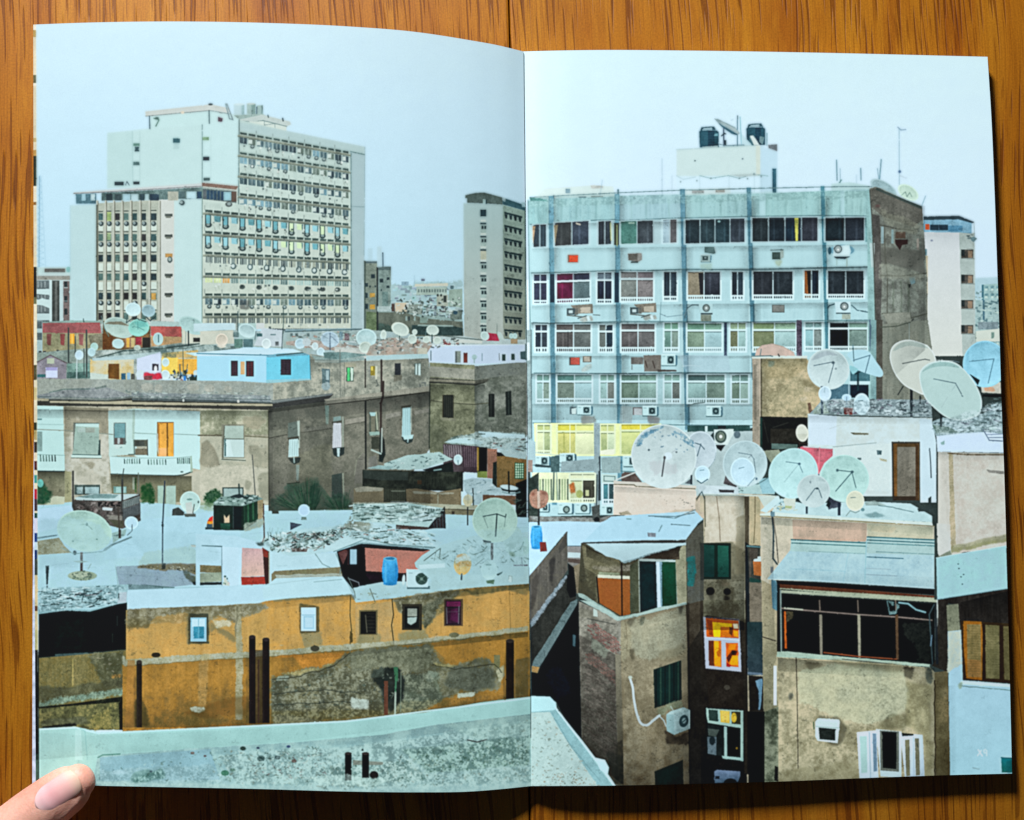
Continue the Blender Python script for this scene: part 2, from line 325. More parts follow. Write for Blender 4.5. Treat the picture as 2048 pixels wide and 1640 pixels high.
# ---- second tower with dark crown
O(900, 360, 11.71)
P([315, 540, 1235, 580, 1245, 3750, 330, 3720], (172, 200, 200), n=2, g=(180, 190, 182), st=2); P([1235, 580, 1760, 720, 1775, 3750, 1245, 3720], (140, 166, 156), n=3, g=(140, 146, 132))
P([355, 355, 600, 300, 800, 290, 1220, 405, 1240, 580, 860, 555, 400, 535, 395, 430, 360, 430], (88, 104, 100), n=8); P([1220, 405, 1760, 590, 1820, 640, 1820, 730, 1760, 720, 1240, 575], (62, 96, 104), n=8); P([1220, 405, 1310, 430, 1290, 510, 1230, 480], (160, 186, 190)); P([1670, 520, 1760, 520, 1800, 640, 1690, 630], (160, 196, 204)); R(775, 450, 830, 555, (176, 210, 208)); R(838, 460, 860, 560, (40, 66, 74))
P([1750, 720, 1830, 720, 1830, 3700, 1775, 3700], (160, 190, 186), n=8); L([1760, 720, 1780, 3700], (74, 98, 92), 2)
for i, y in enumerate((690, 1000, 1310, 1620, 1920, 2230, 2525, 2825, 3110, 3400)):
    R(710, y, 850, y+(165 if i == 0 else 36), (44, 66, 72), n=6)
    if i:
        R(715, y+40, 850, y+250, (188, 194, 174) if i == 3 else (168, 192, 186), n=6)
        if i != 3: R(735, y+70, 785, y+150, (48, 66, 70)); R(800, y+70, 848, y+150, (48, 66, 70))
    R(715, y+240, 850, y+290, (196, 212, 206), n=3)
for i in range(10):
    y = 740+i*306
    P([1268, y, 1690, y+110-i*9, 1690, y+155-i*9, 1268, y+45], (38, 58, 60), n=5)
    for j in range(4):
        x = 1275+j*108; yy = y+55+j*(26-i*2.2)
        P([x, yy, x+75, yy+18, x+62, yy+115, x+22, yy+100], (36, 54, 58), n=8)
    P([1260, y+175, 1740, y+285-i*9, 1740, y+180+110-i*9+10, 1260, y+190], (156, 178, 164), a=.5)
    L([1775, y+150, 1830, y+150], (70, 92, 88), 2)
# ---- roofscape below the towers (left page)
O(60, 480, Z)
P([55, 1100, 60, 880, 380, 790, 700, 780, 1200, 780, 1660, 800, 2030, 800, 2030, 1300, 55, 1400], (150, 164, 156), n=12, c2=(186, 200, 196))
P([60, 780, 120, 780, 120, 1100, 60, 1100], (170, 195, 196)); 
for y in (785, 895): R(60, y, 115, y+70, (92, 104, 106), n=14)
P([390, 775, 680, 780, 690, 800, 125, 800, 125, 790], (150, 176, 168), n=6)
P([120, 800, 675, 795, 690, 915, 120, 905], (172, 98, 98), n=8, st=4); P([120, 895, 690, 900, 700, 1060, 120, 1110], (170, 158, 124), n=9); P([560, 920, 710, 900, 710, 1040, 600, 1060], (128, 118, 98), n=18)
for x, c in ((160, (150, 88, 82)), (290, (158, 84, 80)), (470, (156, 96, 92))): P([x, 905, x+48, 905, x+40, 1020, x+6, 1010], c, n=6)
R(385, 905, 430, 1000, (240, 176, 70)); R(400, 905, 412, 1000, (250, 205, 110)); R(85, 1070, 110, 1100, (60, 60, 64)); R(125, 1070, 155, 1100, (60, 60, 64)); R(255, 1060, 285, 1100, (58, 62, 66)); R(305, 1065, 335, 1100, (58, 62, 66))
P([55, 1090, 360, 1060, 600, 1040, 620, 1370, 55, 1370], (150, 168, 160), n=14)
P([60, 1180, 195, 1108, 350, 1180, 350, 1340, 60, 1340], (152, 148, 158), n=5); L([60, 1185, 195, 1110, 360, 1190, 400, 1190], (110, 96, 98), 2); R(165, 1140, 235, 1195, (186, 198, 176)); P([150, 1230, 265, 1230, 265, 1330, 155, 1330], (206, 220, 246)); R(155, 1228, 262, 1258, (170, 168, 214)); R(70, 1295, 150, 1325, (60, 110, 112))
R(360, 1190, 620, 1290, (130, 166, 156), n=14); P([355, 1275, 620, 1270, 600, 1335, 355, 1335], (92, 122, 116), n=18)
for x, y0, y1, w in ((370, 850, 1180, 2.8), (435, 930, 1110, 2.2), (545, 870, 1320, 3), (520, 1050, 1300, 1.8)): L([x, y0, x+2, y1], (66, 76, 74), w)
L([452, 1150, 450, 1335], (205, 225, 228), 1.8); 
# back walls, red wall, white sheds
P([705, 780, 1160, 830, 1160, 1060, 705, 1060], (116, 84, 50), n=14); P([700, 900, 800, 930, 790, 1060, 700, 1060], (104, 64, 30), n=10)
P([920, 940, 1165, 940, 1165, 1040, 920, 1040], (150, 110, 84), n=10); R(930, 945, 960, 1035, (216, 176, 90)); R(975, 945, 1010, 1035, (206, 184, 128)); R(1020, 935, 1075, 1010, (150, 58, 66), n=8); R(1085, 940, 1160, 1040, (52, 46, 40))
P([1160, 780, 1400, 790, 1660, 805, 1660, 840, 1160, 830], (176, 200, 196), n=6)
P([1165, 832, 1460, 835, 1465, 940, 1300, 965, 1165, 920], (182, 98, 92), n=8, st=6); P([1165, 925, 1300, 930, 1465, 935, 1465, 990, 1170, 1030], (196, 160, 118), n=8)
P([1465, 850, 1700, 880, 1980, 850, 1980, 1020, 1470, 1000], (206, 212, 196), n=5); P([1690, 800, 1985, 810, 1985, 870, 1690, 885], (196, 222, 224), n=3); R(1575, 942, 1665, 985, (46, 48, 46)); P([1640, 860, 1985, 870, 1985, 885, 1640, 880], (146, 178, 184))
P([600, 1140, 900, 1060, 1330, 1020, 1700, 985, 2030, 1010, 2030, 1090, 1300, 1090, 600, 1170], (118, 140, 138), n=14, c2=(160, 180, 176)); L([600, 1150, 900, 1070, 1250, 1050, 1720, 990], (60, 76, 72), 2.4); L([1000, 1040, 1480, 1050, 1700, 1010], (86, 104, 98), 1.6)
for p, c, a in (((860, 845, 155, 95), (170, 196, 188), 18), ((1050, 845, 102, 85), (140, 205, 194), -8), ((995, 670, 75, 66), (190, 222, 226), 5), ((1143, 683, 66, 60), (156, 190, 198), 15), ((850, 1000, 58, 48), (178, 212, 214), 10), ((1565, 825, 135, 78), (162, 196, 194), 25), ((1235, 955, 50, 62), (170, 205, 206), 0), ((1850, 980, 62, 62), (208, 206, 190), 0), ((620, 1030, 38, 40), (168, 206, 200), 0), ((595, 1082, 38, 42), (176, 212, 218), 0), ((475, 1110, 42, 46), (186, 216, 230), 0), ((1035, 1040, 32, 26), (178, 196, 186), 0)):
    dish(p[0], p[1], p[2], p[3], c, ang=a, sh=-14, rim=8)
P([720, 810, 760, 790, 880, 785, 960, 830, 850, 815], (126, 112, 92), a=.8); P([1000, 790, 1100, 780, 1140, 830, 1050, 850], (100, 184, 178), a=.5)
L([1040, 790, 1040, 860], (90, 150, 145), 1.5); L([1040, 840, 1100, 870], (90, 150, 145), 1.2); L([985, 840, 1040, 842], (90, 150, 145), 1.2); L([1528, 880, 1530, 1020], (44, 60, 62), 2.6); L([1240, 915, 1240, 985], (60, 96, 104), 1.6); L([1580, 760, 1590, 870], (120, 150, 150), 1); L([1505, 880, 1500, 1000], (110, 140, 140), 1)
L([690, 735, 720, 850, 760, 930], (110, 140, 136), 1.6); L([940, 720, 930, 800, 1000, 745, 1120, 790], (60, 80, 80), 1.6); L([1120, 740, 1160, 780, 1210, 740], (50, 70, 74), 1.8); L([1780, 960, 1800, 900, 1830, 870], (90, 96, 92), 2.6); L([515, 760, 518, 790], (60, 80, 80), 1.4)
# yellow and blue roof rooms
P([580, 1150, 1000, 1150, 1000, 1345, 580, 1345], (222, 200, 140), n=6, c2=(206, 206, 180)); P([600, 1140, 1260, 1075, 1260, 1110, 1060, 1150, 600, 1165], (178, 204, 206), n=8); P([1030, 1145, 1260, 1080, 1265, 1345, 1030, 1345], (206, 222, 242), n=3)
P([1270, 1130, 1430, 1135, 1430, 1290, 1270, 1300], (242, 214, 108), n=5); P([1425, 1145, 1615, 1145, 1615, 1300, 1425, 1290], (226, 178, 84), n=5); P([1275, 1090, 1620, 1060, 1620, 1140, 1275, 1135], (150, 150, 120), n=10, c2=(196, 170, 110)); P([1490, 1090, 2030, 1060, 2030, 1120, 1600, 1120], (188, 222, 228))
P([580, 1280, 760, 1300, 760, 1345, 580, 1345], (196, 214, 206), n=8); P([755, 1195, 860, 1195, 862, 1345, 755, 1335], (116, 78, 34), n=6, st=6); R(880, 1180, 890, 1240, (200, 205, 190))
dish(1308, 1180, 36, 42, (186, 214, 216)); dish(1305, 1300, 44, 46, (196, 222, 226)); E(1065, 1295, 42, 42, (206, 226, 234)); R(1180, 1195, 1240, 1260, (60, 50, 60)); E(1212, 1245, 16, 32, (225, 235, 240))
P([1090, 1275, 1180, 1290, 1260, 1270, 1275, 1345, 1095, 1345], (196, 40, 60), n=20, warp=2); R(1100, 1310, 1180, 1350, (120, 66, 66), n=20); R(880, 1285, 925, 1345, (70, 116, 140), n=15); R(935, 1280, 970, 1345, (150, 190, 214), n=15); R(975, 1290, 1010, 1345, (96, 96, 90), n=20)
debris([1340, 1270, 1610, 1260, 1610, 1355, 1340, 1355], 46, [(50, 60, 62), (40, 50, 60), (110, 130, 150), (150, 84, 90), (70, 140, 190), (190, 190, 160), (40, 52, 44)], ln=(2, 7), w=(2, 5), seed=3, ang=(1, 2)); R(1480, 1310, 1505, 1355, (60, 130, 200)); R(1350, 1310, 1380, 1355, (210, 225, 225)); E(1600, 1280, 24, 26, (196, 222, 224)); R(1540, 1320, 1612, 1360, (40, 56, 48), n=10)
L([1475, 1040, 1480, 1310], (84, 92, 84), 1.4); L([1445, 1200, 1450, 1300], (90, 100, 96), 2); L([1520, 1200, 1500, 1310], (80, 90, 84), 1.5)
O(400, 480, Z)
P([-30, 1110, 640, 1120, 640, 1385, -30, 1380], (170, 222, 242), n=1.5); P([640, 1130, 1055, 1110, 1068, 1345, 640, 1385], (116, 204, 228), n=1.5, g=(124, 206, 228)); P([-60, 1090, 400, 1045, 900, 1055, 1080, 1085, 700, 1120, 640, 1115, -60, 1120], (196, 228, 240), n=3); L([-30, 1095, 640, 1112, 730, 1110], (70, 130, 150), 1.8); P([645, 1115, 760, 1095, 1055, 1085, 1060, 1110, 730, 1130, 645, 1135], (110, 170, 190)); L([740, 1112, 1060, 1080], (70, 96, 96), 2.4); L([640, 1120, 640, 1380], (150, 214, 236), 1)
P([640, 1350, 1090, 1335, 1090, 1358, 640, 1392], (150, 205, 216))
for x0, x1, y0, y1, c in ((298, 364, 1165, 1312, (74, 52, 62)), (445, 518, 1168, 1318, (92, 46, 50)), (778, 878, 1150, 1302, (60, 50, 60))):
    R(x0, y0, x1, y1, (48, 40, 44), n=4); R(x0+7, y0+7, (x0+x1)/2-3, y1-7, c); R((x0+x1)/2+3, y0+7, x1-7, y1-7, c)
    for k in range(1, 7): L([x0+8, y0+k*(y1-y0)/7, x1-8, y0+k*(y1-y0)/7], (98, 76, 84), .8, .6)
R(390, 1172, 432, 1298, (216, 184, 138), n=5); L([1060, 1110, 1068, 1345], (70, 110, 116), 1.4)
# mid roof clutter right of it
P([30, 860, 330, 870, 620, 880, 1560, 860, 2026, 900, 2026, 1130, 1060, 1110, 900, 1050, 30, 1010], (176, 200, 202), n=10, c2=(150, 170, 164))
P([-60, 805, 330, 800, 330, 860, -60, 885], (192, 220, 226)); P([0, 880, 320, 870, 330, 1000, 0, 1010], (200, 206, 192), n=6); R(365, 800, 540, 960, (170, 206, 206), a=.7); P([540, 800, 620, 800, 620, 860, 540, 860], (205, 215, 214)); P([600, 850, 800, 870, 800, 1030, 520, 1020], (196, 212, 218), n=6); P([820, 860, 1500, 850, 1560, 862, 1500, 870, 830, 890], (146, 174, 180)); L([820, 885, 1560, 860], (70, 96, 100), 1.6)
R(330, 955, 412, 1040, (110, 148, 138), n=6); R(420, 955, 512, 1035, (96, 130, 134), n=6); R(320, 890, 375, 935, (110, 136, 136), n=20); R(548, 900, 600, 930, (70, 110, 112), n=12); R(680, 908, 730, 920, (120, 150, 154)); R(725, 980, 760, 1020, (110, 118, 120), n=20)
P([830, 980, 1060, 960, 1500, 1020, 2026, 1030, 2026, 1090, 1200, 1060, 830, 1010], (176, 160, 150), n=12); P([1300, 1030, 2026, 1060, 2026, 1120, 1600, 1150, 1300, 1100], (196, 204, 198), n=6)
for x in (870, 920, 1030, 1340, 1400, 1430): R(x, 900, x+26, 930, (110, 130, 130), n=14)
R(1395, 900, 1440, 970, (110, 90, 96), n=20); R(1345, 880, 1380, 970, (120, 150, 160), n=20)
debris([900, 880, 1560, 880, 2020, 1000, 2020, 1080, 900, 1040], 120, [(205, 222, 224), (130, 150, 146), (96, 110, 106), (170, 130, 116)], ln=(2, 8), w=(1, 3.5), seed=6)
dish(455, 875, 88, 66, (176, 206, 208), ang=20); dish(210, 965, 58, 62, (206, 200, 184)); dish(1255, 960, 90, 75, (166, 194, 208), ang=15); L([1255, 900, 1255, 1060], (80, 100, 120), 1.8); L([1255, 920, 1330, 990], (100, 120, 140), 1); L([1180, 920, 1255, 960], (120, 140, 150), 1)
dish(1605, 945, 100, 88, (184, 218, 220), ang=10); dish(1595, 1035, 62, 55, (196, 216, 206)); dish(1110, 1025, 32, 38, (190, 214, 218)); dish(1165, 1080, 38, 44, (186, 216, 224)); dish(965, 1000, 50, 50, (180, 214, 226)); dish(640, 1000, 45, 50, (200, 220, 222)); dish(1768, 925, 30, 42, (190, 220, 220)); dish(1932, 860, 90, 62, (196, 208, 194), ang=24); E(1030, 985, 40, 40, (194, 212, 216))
L([1925, 925, 1925, 975], (60, 80, 80), 1.6); L([1900, 915, 1950, 920], (80, 100, 100), 1); L([1710, 990, 1768, 990, 1768, 1105], (50, 60, 62), 1.8); L([800, 850, 790, 1050], (66, 84, 88), 1.5); L([365, 690, 365, 880], (66, 90, 94), 1.4); L([805, 650, 803, 900], (76, 96, 92), 1.4); L([540, 880, 530, 960], (80, 100, 104), 1.2)
# grey-green block right of the blue room
P([1060, 1100, 1400, 1150, 1600, 1150, 2210, 1130, 2220, 1490, 2210, 1500, 1600, 1560, 1300, 1590, 640, 1620, 640, 1385, 1075, 1350], (150, 154, 142), n=9, c2=(176, 176, 160), st=5)
rubble([660, 1380, 1080, 1350, 2200, 1150, 2210, 1490, 1600, 1550, 660, 1620], (120, 122, 110), (186, 188, 174), k=.9, a=0.22)
P([1580, 1140, 2030, 1085, 2210, 1120, 2210, 1142, 1600, 1165], (178, 206, 208), n=4); P([1070, 1110, 1300, 1140, 1580, 1125, 1590, 1160, 1330, 1185, 1130, 1180], (150, 172, 168), n=12); P([1190, 1085, 1400, 1080, 1640, 1110, 1350, 1150, 1200, 1140], (120, 150, 148), n=16)
R(1105, 1160, 1340, 1180, (186, 200, 190), n=10)
P([1175, 1240, 1255, 1245, 1250, 1400, 1180, 1400], (90, 112, 118), n=16); R(1215, 1260, 1245, 1350, (160, 184, 186), n=6); E(1215, 1410, 42, 42, (150, 170, 172), n=20); R(1180, 1245, 1210, 1380, (96, 118, 120), n=12)
R(1412, 1228, 1480, 1365, (60, 84, 72)); R(1420, 1232, 1448, 1360, (96, 200, 130)); P([1452, 1228, 1480, 1240, 1475, 1355, 1455, 1360], (206, 236, 218)); R(1400, 1190, 1500, 1225, (176, 172, 150), n=6)
R(1645, 1215, 1690, 1308, (150, 134, 60), n=14); R(1650, 1220, 1668, 1260, (226, 210, 110)); P([1690, 1210, 1712, 1220, 1708, 1340, 1690, 1350], (206, 212, 190)); R(1878, 1190, 1938, 1302, (54, 58, 62), n=8); P([1870, 1305, 1950, 1300, 1950, 1350, 1870, 1370], (130, 126, 112), n=12)
P([2070, 1190, 2130, 1190, 2130, 1305, 2070, 1300], (110, 130, 124)); R(2078, 1195, 2095, 1300, (200, 226, 224)); R(2105, 1195, 2128, 1305, (206, 232, 230))
L([1350, 1060, 1355, 1570], (120, 124, 116), 1.3); L([1393, 1180, 1393, 1600], (124, 128, 118), 1.3); L([1595, 1150, 1595, 1420], (76, 70, 64), 3); L([1750, 1160, 1752, 1640], (74, 62, 58), 4); L([1700, 1350, 1720, 1400, 1700, 1410], (100, 106, 100), 2)
P([2060, 1370, 2180, 1370, 2180, 1440, 2060, 1430], (110, 116, 112), thr=0, n=16)
# parapet under the roof rooms with its cornice
O(60, 480, Z)
P([55, 1335, 2030, 1362, 2300, 1380, 2345, 1385, 2345, 1640, 55, 1520], (170, 178, 168), n=8, c2=(148, 158, 152), st=3)
P([60, 1500, 200, 1470, 440, 1430, 740, 1420, 980, 1500, 980, 1520, 740, 1530, 60, 1520], (134, 142, 146), n=8); P([980, 1470, 2320, 1500, 2320, 1560, 980, 1530], (134, 146, 150), n=8)
for x, y, rx, ry in ((1575, 1420, 60, 34), (1730, 1430, 50, 36), (1910, 1440, 40, 32), (1130, 1420, 60, 40), (1240, 1430, 40, 40)): E(x, y, rx, ry, (190, 186, 172), a=.5, n=8)
L([190, 1470, 330, 1440, 580, 1438], (92, 116, 112), 2); P([625, 1425, 735, 1400, 740, 1420, 640, 1442], (96, 110, 108)); L([60, 1510, 740, 1530, 980, 1510, 2320, 1540], (86, 100, 98), 1.4)
debris([800, 1450, 2300, 1470, 2300, 1540, 800, 1520], 60, [(186, 206, 202), (110, 130, 128)], ln=(2, 10), w=(1, 2.5), seed=9)
O(60, 780, Z)
P([60, 88, 740, 95, 980, 70, 1480, 100, 2360, 130, 2360, 190, 2330, 195, 1000, 190, 740, 195, 60, 180], (64, 62, 56), n=4)
P([60, 70, 130, 78, 740, 92, 985, 66, 985, 78, 740, 108, 60, 88], (98, 104, 100)); P([190, 105, 740, 112, 980, 100, 990, 115, 2340, 135, 2340, 155, 1000, 140, 740, 135, 190, 122], (182, 174, 148), n=3); P([60, 80, 180, 84, 180, 105, 60, 105], (172, 162, 138)); P([985, 75, 1480, 85, 2350, 118, 2350, 130, 985, 98], (82, 92, 92)); E(1480, 100, 10, 14, (205, 215, 210)); E(2010, 108, 12, 16, (210, 215, 208))
# main facade, lit side
P([60, 150, 740, 160, 980, 160, 2345, 195, 2345, 1110, 60, 1110], (174, 166, 144), n=5, c2=(186, 182, 162), st=4)
P([60, 150, 320, 158, 335, 780, 65, 785], (188, 226, 224), n=2); P([60, 785, 335, 785, 335, 1030, 60, 1000], (112, 108, 88), n=6, g=(150, 140, 116)); P([330, 165, 755, 180, 755, 420, 335, 400], (162, 152, 132), n=5); P([335, 400, 755, 430, 770, 1000, 340, 1100], (184, 180, 160), n=5, c2=(200, 204, 192)); P([330, 160, 755, 175, 755, 215, 330, 200], (126, 116, 98), a=.7)
P([755, 200, 1010, 180, 1015, 620, 760, 640], (192, 224, 220), n=2); P([1010, 180, 1640, 205, 1640, 770, 1010, 640], (196, 232, 232), n=2); P([990, 180, 1015, 175, 1005, 470, 985, 470], (168, 196, 184), a=.7)
P([1640, 190, 2345, 200, 2345, 430, 1640, 430], (170, 168, 140), n=9, c2=(200, 200, 176)); P([1640, 430, 2345, 460, 2345, 1100, 1640, 1100], (196, 196, 176), n=5, c2=(186, 184, 164)); P([1650, 500, 1720, 480, 1780, 560, 1830, 720, 1740, 760, 1640, 720], (152, 142, 122), warp=2, n=6); P([1640, 770, 1850, 720, 2100, 740, 2330, 770, 2330, 1060, 1640, 1090], (202, 202, 184), warp=3, n=5); P([2050, 255, 2200, 240, 2290, 300, 2200, 380, 2080, 350], (168, 156, 132), warp=3); P([2110, 520, 2250, 560, 2300, 520, 2330, 760, 2150, 740], (160, 154, 134), warp=3, n=5); P([2200, 830, 2340, 780, 2340, 1060, 2250, 1090, 2210, 960], (156, 152, 132), warp=3, n=6); P([2080, 860, 2150, 900, 2110, 980, 2060, 940], (162, 158, 138), warp=2)
P([490, 690, 600, 700, 640, 690, 600, 760, 520, 710], (150, 140, 120), warp=3); P([430, 740, 640, 780, 740, 880, 600, 900, 440, 860], (184, 182, 166), warp=3, a=.7); P([425, 260, 480, 270, 470, 310, 430, 300], (190, 184, 166), warp=2)
P([1650, 200, 2345, 200, 2345, 260, 1650, 235], (140, 138, 112), a=.5)
L([60, 330, 330, 335], (160, 196, 194), 1.4); L([60, 380, 335, 390, 755, 425, 800, 430], (146, 156, 144), 1.6); L([1000, 415, 1230, 425], (150, 180, 174), 1.6); L([1395, 425, 1640, 435], (156, 186, 182), 1.6); L([1625, 437, 1855, 440], (106, 92, 74), 2.6); L([1790, 430, 2345, 460], (120, 108, 84), 2); 
L([995, 470, 1010, 820], (150, 178, 168), 1.2)
rubble([340, 430, 755, 440, 765, 1000, 345, 1080], (158, 150, 128), (200, 198, 180), k=.9, a=0.19)
rubble([1650, 240, 2330, 250, 2330, 1060, 1650, 1080], (150, 146, 124), (204, 202, 182), k=.9, a=0.17)
# windows of the lit side
R(420, 315, 668, 330, (96, 106, 100)); P([440, 325, 665, 325, 668, 620, 408, 620], (160, 186, 176), n=4); P([440, 325, 665, 325, 665, 360, 440, 350], (190, 222, 218)); R(535, 365, 625, 412, (150, 160, 150)); R(460, 365, 530, 405, (176, 198, 192))
for k in range(14): L([425+(k % 2), 375+k*17, 660, 375+k*17], (150, 176, 166), 1, .6)
P([668, 480, 680, 480, 680, 630, 655, 630], (60, 80, 78)); P([395, 625, 690, 630, 690, 658, 400, 652], (196, 224, 218)); L([410, 622, 680, 628], (70, 100, 98), 1.6); L([400, 655, 690, 660], (100, 104, 92), 1.4); P([418, 330, 440, 330, 425, 480, 415, 600], (110, 116, 108))
R(808, 315, 925, 525, (110, 120, 116)); R(815, 320, 918, 460, (124, 172, 176), n=3); R(815, 462, 900, 525, (112, 96, 92), n=5); R(845, 462, 868, 522, (180, 196, 196)); debris([810, 530, 925, 530, 920, 565, 830, 565], 14, [(140, 176, 172), (206, 226, 222)], ln=(2, 5), w=(1, 3), seed=2)
R(1002, 480, 1130, 545, (96, 96, 84), n=5); R(1015, 565, 1135, 628, (124, 110, 92), n=5); R(1015, 490, 1100, 535, (76, 80, 74)); R(1030, 548, 1130, 562, (170, 160, 138)); L([1005, 480, 1010, 620, 950, 622], (80, 96, 92), 1.5); L([1132, 480, 1135, 628], (84, 84, 78), 2)
R(1225, 308, 1388, 640, (150, 110, 60)); R(1240, 318, 1318, 640, (238, 178, 88), n=3); R(1332, 318, 1385, 640, (236, 176, 82), n=3); L([1325, 320, 1330, 550], (130, 90, 40), 2); L([1245, 330, 1248, 630], (170, 116, 56), 1.4); P([1240, 560, 1318, 560, 1318, 640, 1245, 640], (236, 190, 150), a=.6); P([1218, 420, 1235, 420, 1240, 636, 1222, 560], (180, 190, 180))
# balcony
P([765, 640, 1330, 655, 1555, 640, 1560, 790, 1400, 825, 1100, 820, 780, 808], (196, 230, 230), n=2); L([780, 812, 1100, 822, 1400, 828, 1480, 820, 1560, 790], (60, 76, 74), 2.6); L([790, 640, 1000, 655, 1330, 660, 1420, 655, 1560, 640], (150, 184, 180), 1.2); 
for a, b, y0, y1 in ((900, 1070, 660, 712), (1130, 1325, 665, 722), (1415, 1545, 650, 712)):
    for k in range(7):
        x = a+(b-a)*(k+.2)/7; P([x, y0+8, x+9, y0, x+14, y1, x+2, y1], (120, 154, 146) if k % 3 else (70, 96, 92))
P([1545, 640, 1560, 635, 1570, 780, 1550, 800], (160, 186, 170)); E(1465, 790, 14, 7, (60, 80, 76)); P([65, 620, 335, 620, 335, 780, 70, 780], (190, 226, 224))
for k in range(6): x = 95+k*28; P([x, 625, x+10, 625, x+16, 690, x+2, 690], (100, 132, 126) if k < 4 else (60, 80, 78))
L([60, 622, 335, 630], (140, 176, 172), 1.2); L([70, 782, 335, 786], (56, 70, 66), 2.2); R(62, 400, 118, 590, (140, 170, 166), n=4); R(62, 275, 115, 290, (110, 150, 150))
P([335, 780, 400, 790, 400, 1090, 335, 1100], (174, 164, 128), n=4); P([775, 815, 1560, 830, 1565, 1080, 1230, 1080, 790, 1000], (122, 114, 92), n=6, g=(140, 130, 104)); P([1560, 800, 1640, 780, 1640, 1090, 1560, 1060], (190, 190, 172))
R(430, 915, 675, 1010, (76, 92, 88), n=10); R(450, 935, 510, 1000, (150, 176, 176), n=22); R(530, 935, 665, 1000, (160, 190, 192), n=14); L([520, 920, 520, 1000], (60, 76, 74), 2); R(805, 930, 930, 995, (120, 160, 152)); R(830, 935, 925, 992, (160, 200, 196), n=6); R(990, 840, 1010, 960, (160, 170, 150)); R(1010, 850, 1028, 990, (84, 110, 70), n=20)
R(1222, 915, 1408, 1110, (130, 128, 106)); R(1232, 925, 1300, 1100, (166, 196, 182), n=3); R(1310, 925, 1405, 1105, (170, 200, 188), n=3)
R(1850, 330, 2070, 660, (150, 146, 128)); P([1880, 345, 2060, 345, 2060, 470, 1870, 470], (178, 200, 190), n=3); R(1870, 472, 2065, 650, (196, 222, 220), n=3); R(1876, 475, 1892, 640, (90, 130, 130)); L([1868, 470, 2062, 474], (110, 120, 110), 1.6); P([1840, 655, 2080, 660, 2080, 690, 1850, 680], (196, 206, 190)); L([1850, 668, 2080, 680], (90, 92, 80), 1.6); L([1875, 345, 1860, 660], (100, 100, 86), 1.6); P([1895, 480, 1930, 490, 1960, 640, 1890, 640], (206, 232, 232))
R(1855, 938, 2060, 1040, (66, 80, 76)); R(1870, 950, 2050, 1030, (160, 186, 184), n=3)
# ---- shaded side wall
O(400, 780, Z)
P([660, 180, 2225, 20, 2225, 560, 1750, 1200, 660, 1200], (114, 114, 104), n=5, g=(130, 126, 110), c2=(126, 122, 110)); P([700, 130, 1270, 40, 1290, 40, 1220, 110, 700, 175], (62, 62, 60), n=5); P([690, 100, 1280, 30, 1270, 50, 700, 130], (110, 118, 118)); L([700, 112, 1200, 50], (150, 158, 152), 1.2)
P([1200, 90, 2225, -40, 2225, 20, 1230, 150], (160, 156, 142), n=8); L([1230, 140, 1600, 100, 2225, 15], (66, 62, 54), 2)
P([660, 180, 1200, 110, 1200, 150, 660, 220], (70, 70, 62), a=.7)
P([665, 395, 840, 375, 840, 430, 665, 465], (134, 132, 118)); P([1000, 370, 1270, 330, 1270, 365, 1000, 410], (136, 134, 124), a=.7); P([1400, 285, 1590, 255, 1590, 300, 1400, 335], (162, 156, 144)); P([1790, 235, 1940, 205, 1940, 245, 1790, 280], (150, 146, 136)); P([2070, 200, 2220, 175, 2225, 210, 2070, 240], (146, 142, 132)); L([665, 465, 840, 430], (70, 66, 58), 1.5); L([980, 412, 1270, 370], (78, 74, 66), 1.3); L([1400, 338, 1590, 305], (84, 80, 72), 1.2)
P([1205, 150, 1245, 150, 1240, 330, 1215, 330], (150, 190, 182), a=.6, n=10); P([900, 650, 1250, 500, 1300, 900, 1200, 1100, 1000, 1000], (132, 126, 104), a=.5, warp=4)
rubble([660, 300, 2220, 150, 2220, 560, 1750, 900, 1480, 1180, 670, 1160], (92, 90, 78), (142, 138, 122), k=.9, a=0.19)
def cloth(x0, y0, x1, y1, c):
    P([x0-15, y0-18, x1+8, y0-34, x1+6, y0+4, x0-10, y0+6], (80, 78, 68)); P([x0, y0, x1, y0-8, x1+4, y1, x0-8, y1+8], c, n=5)
    for k in range(4): L([x0+(x1-x0)*(k+.5)/4, y0+10, x0+(x1-x0)*(k+.3)/4, y1-6], tuple(v*.84 for v in c), 1.1)
P([848, 320, 945, 300, 960, 470, 850, 470], (112, 124, 116)); P([938, 300, 962, 296, 962, 560, 950, 560], (180, 200, 190)); cloth(860, 478, 948, 640, (190, 224, 224)); P([850, 655, 970, 650, 960, 700, 910, 718, 880, 700], (56, 64, 60), n=6); L([905, 650, 910, 700], (170, 200, 196), 2.2); P([925, 720, 960, 720, 950, 880, 930, 870], (146, 170, 164), a=.7)
P([1285, 262, 1360, 250, 1365, 320, 1285, 330], (126, 150, 146)); R(1370, 255, 1388, 570, (150, 160, 148)); cloth(1285, 325, 1362, 560, (206, 216, 222)); P([1275, 560, 1395, 550, 1390, 620, 1330, 650, 1290, 630], (50, 60, 58)); P([1320, 560, 1350, 560, 1345, 645, 1325, 640], (190, 220, 222))
R(1632, 215, 1720, 440, (84, 90, 80)); P([1632, 215, 1700, 215, 1690, 250, 1650, 250], (170, 210, 210)); R(1650, 250, 1690, 410, (120, 116, 100)); L([1700, 215, 1712, 380], (190, 200, 176), 2.4); P([1630, 405, 1730, 400, 1735, 432, 1640, 440], (150, 180, 170)); R(1655, 450, 1730, 570, (70, 72, 62), n=6)
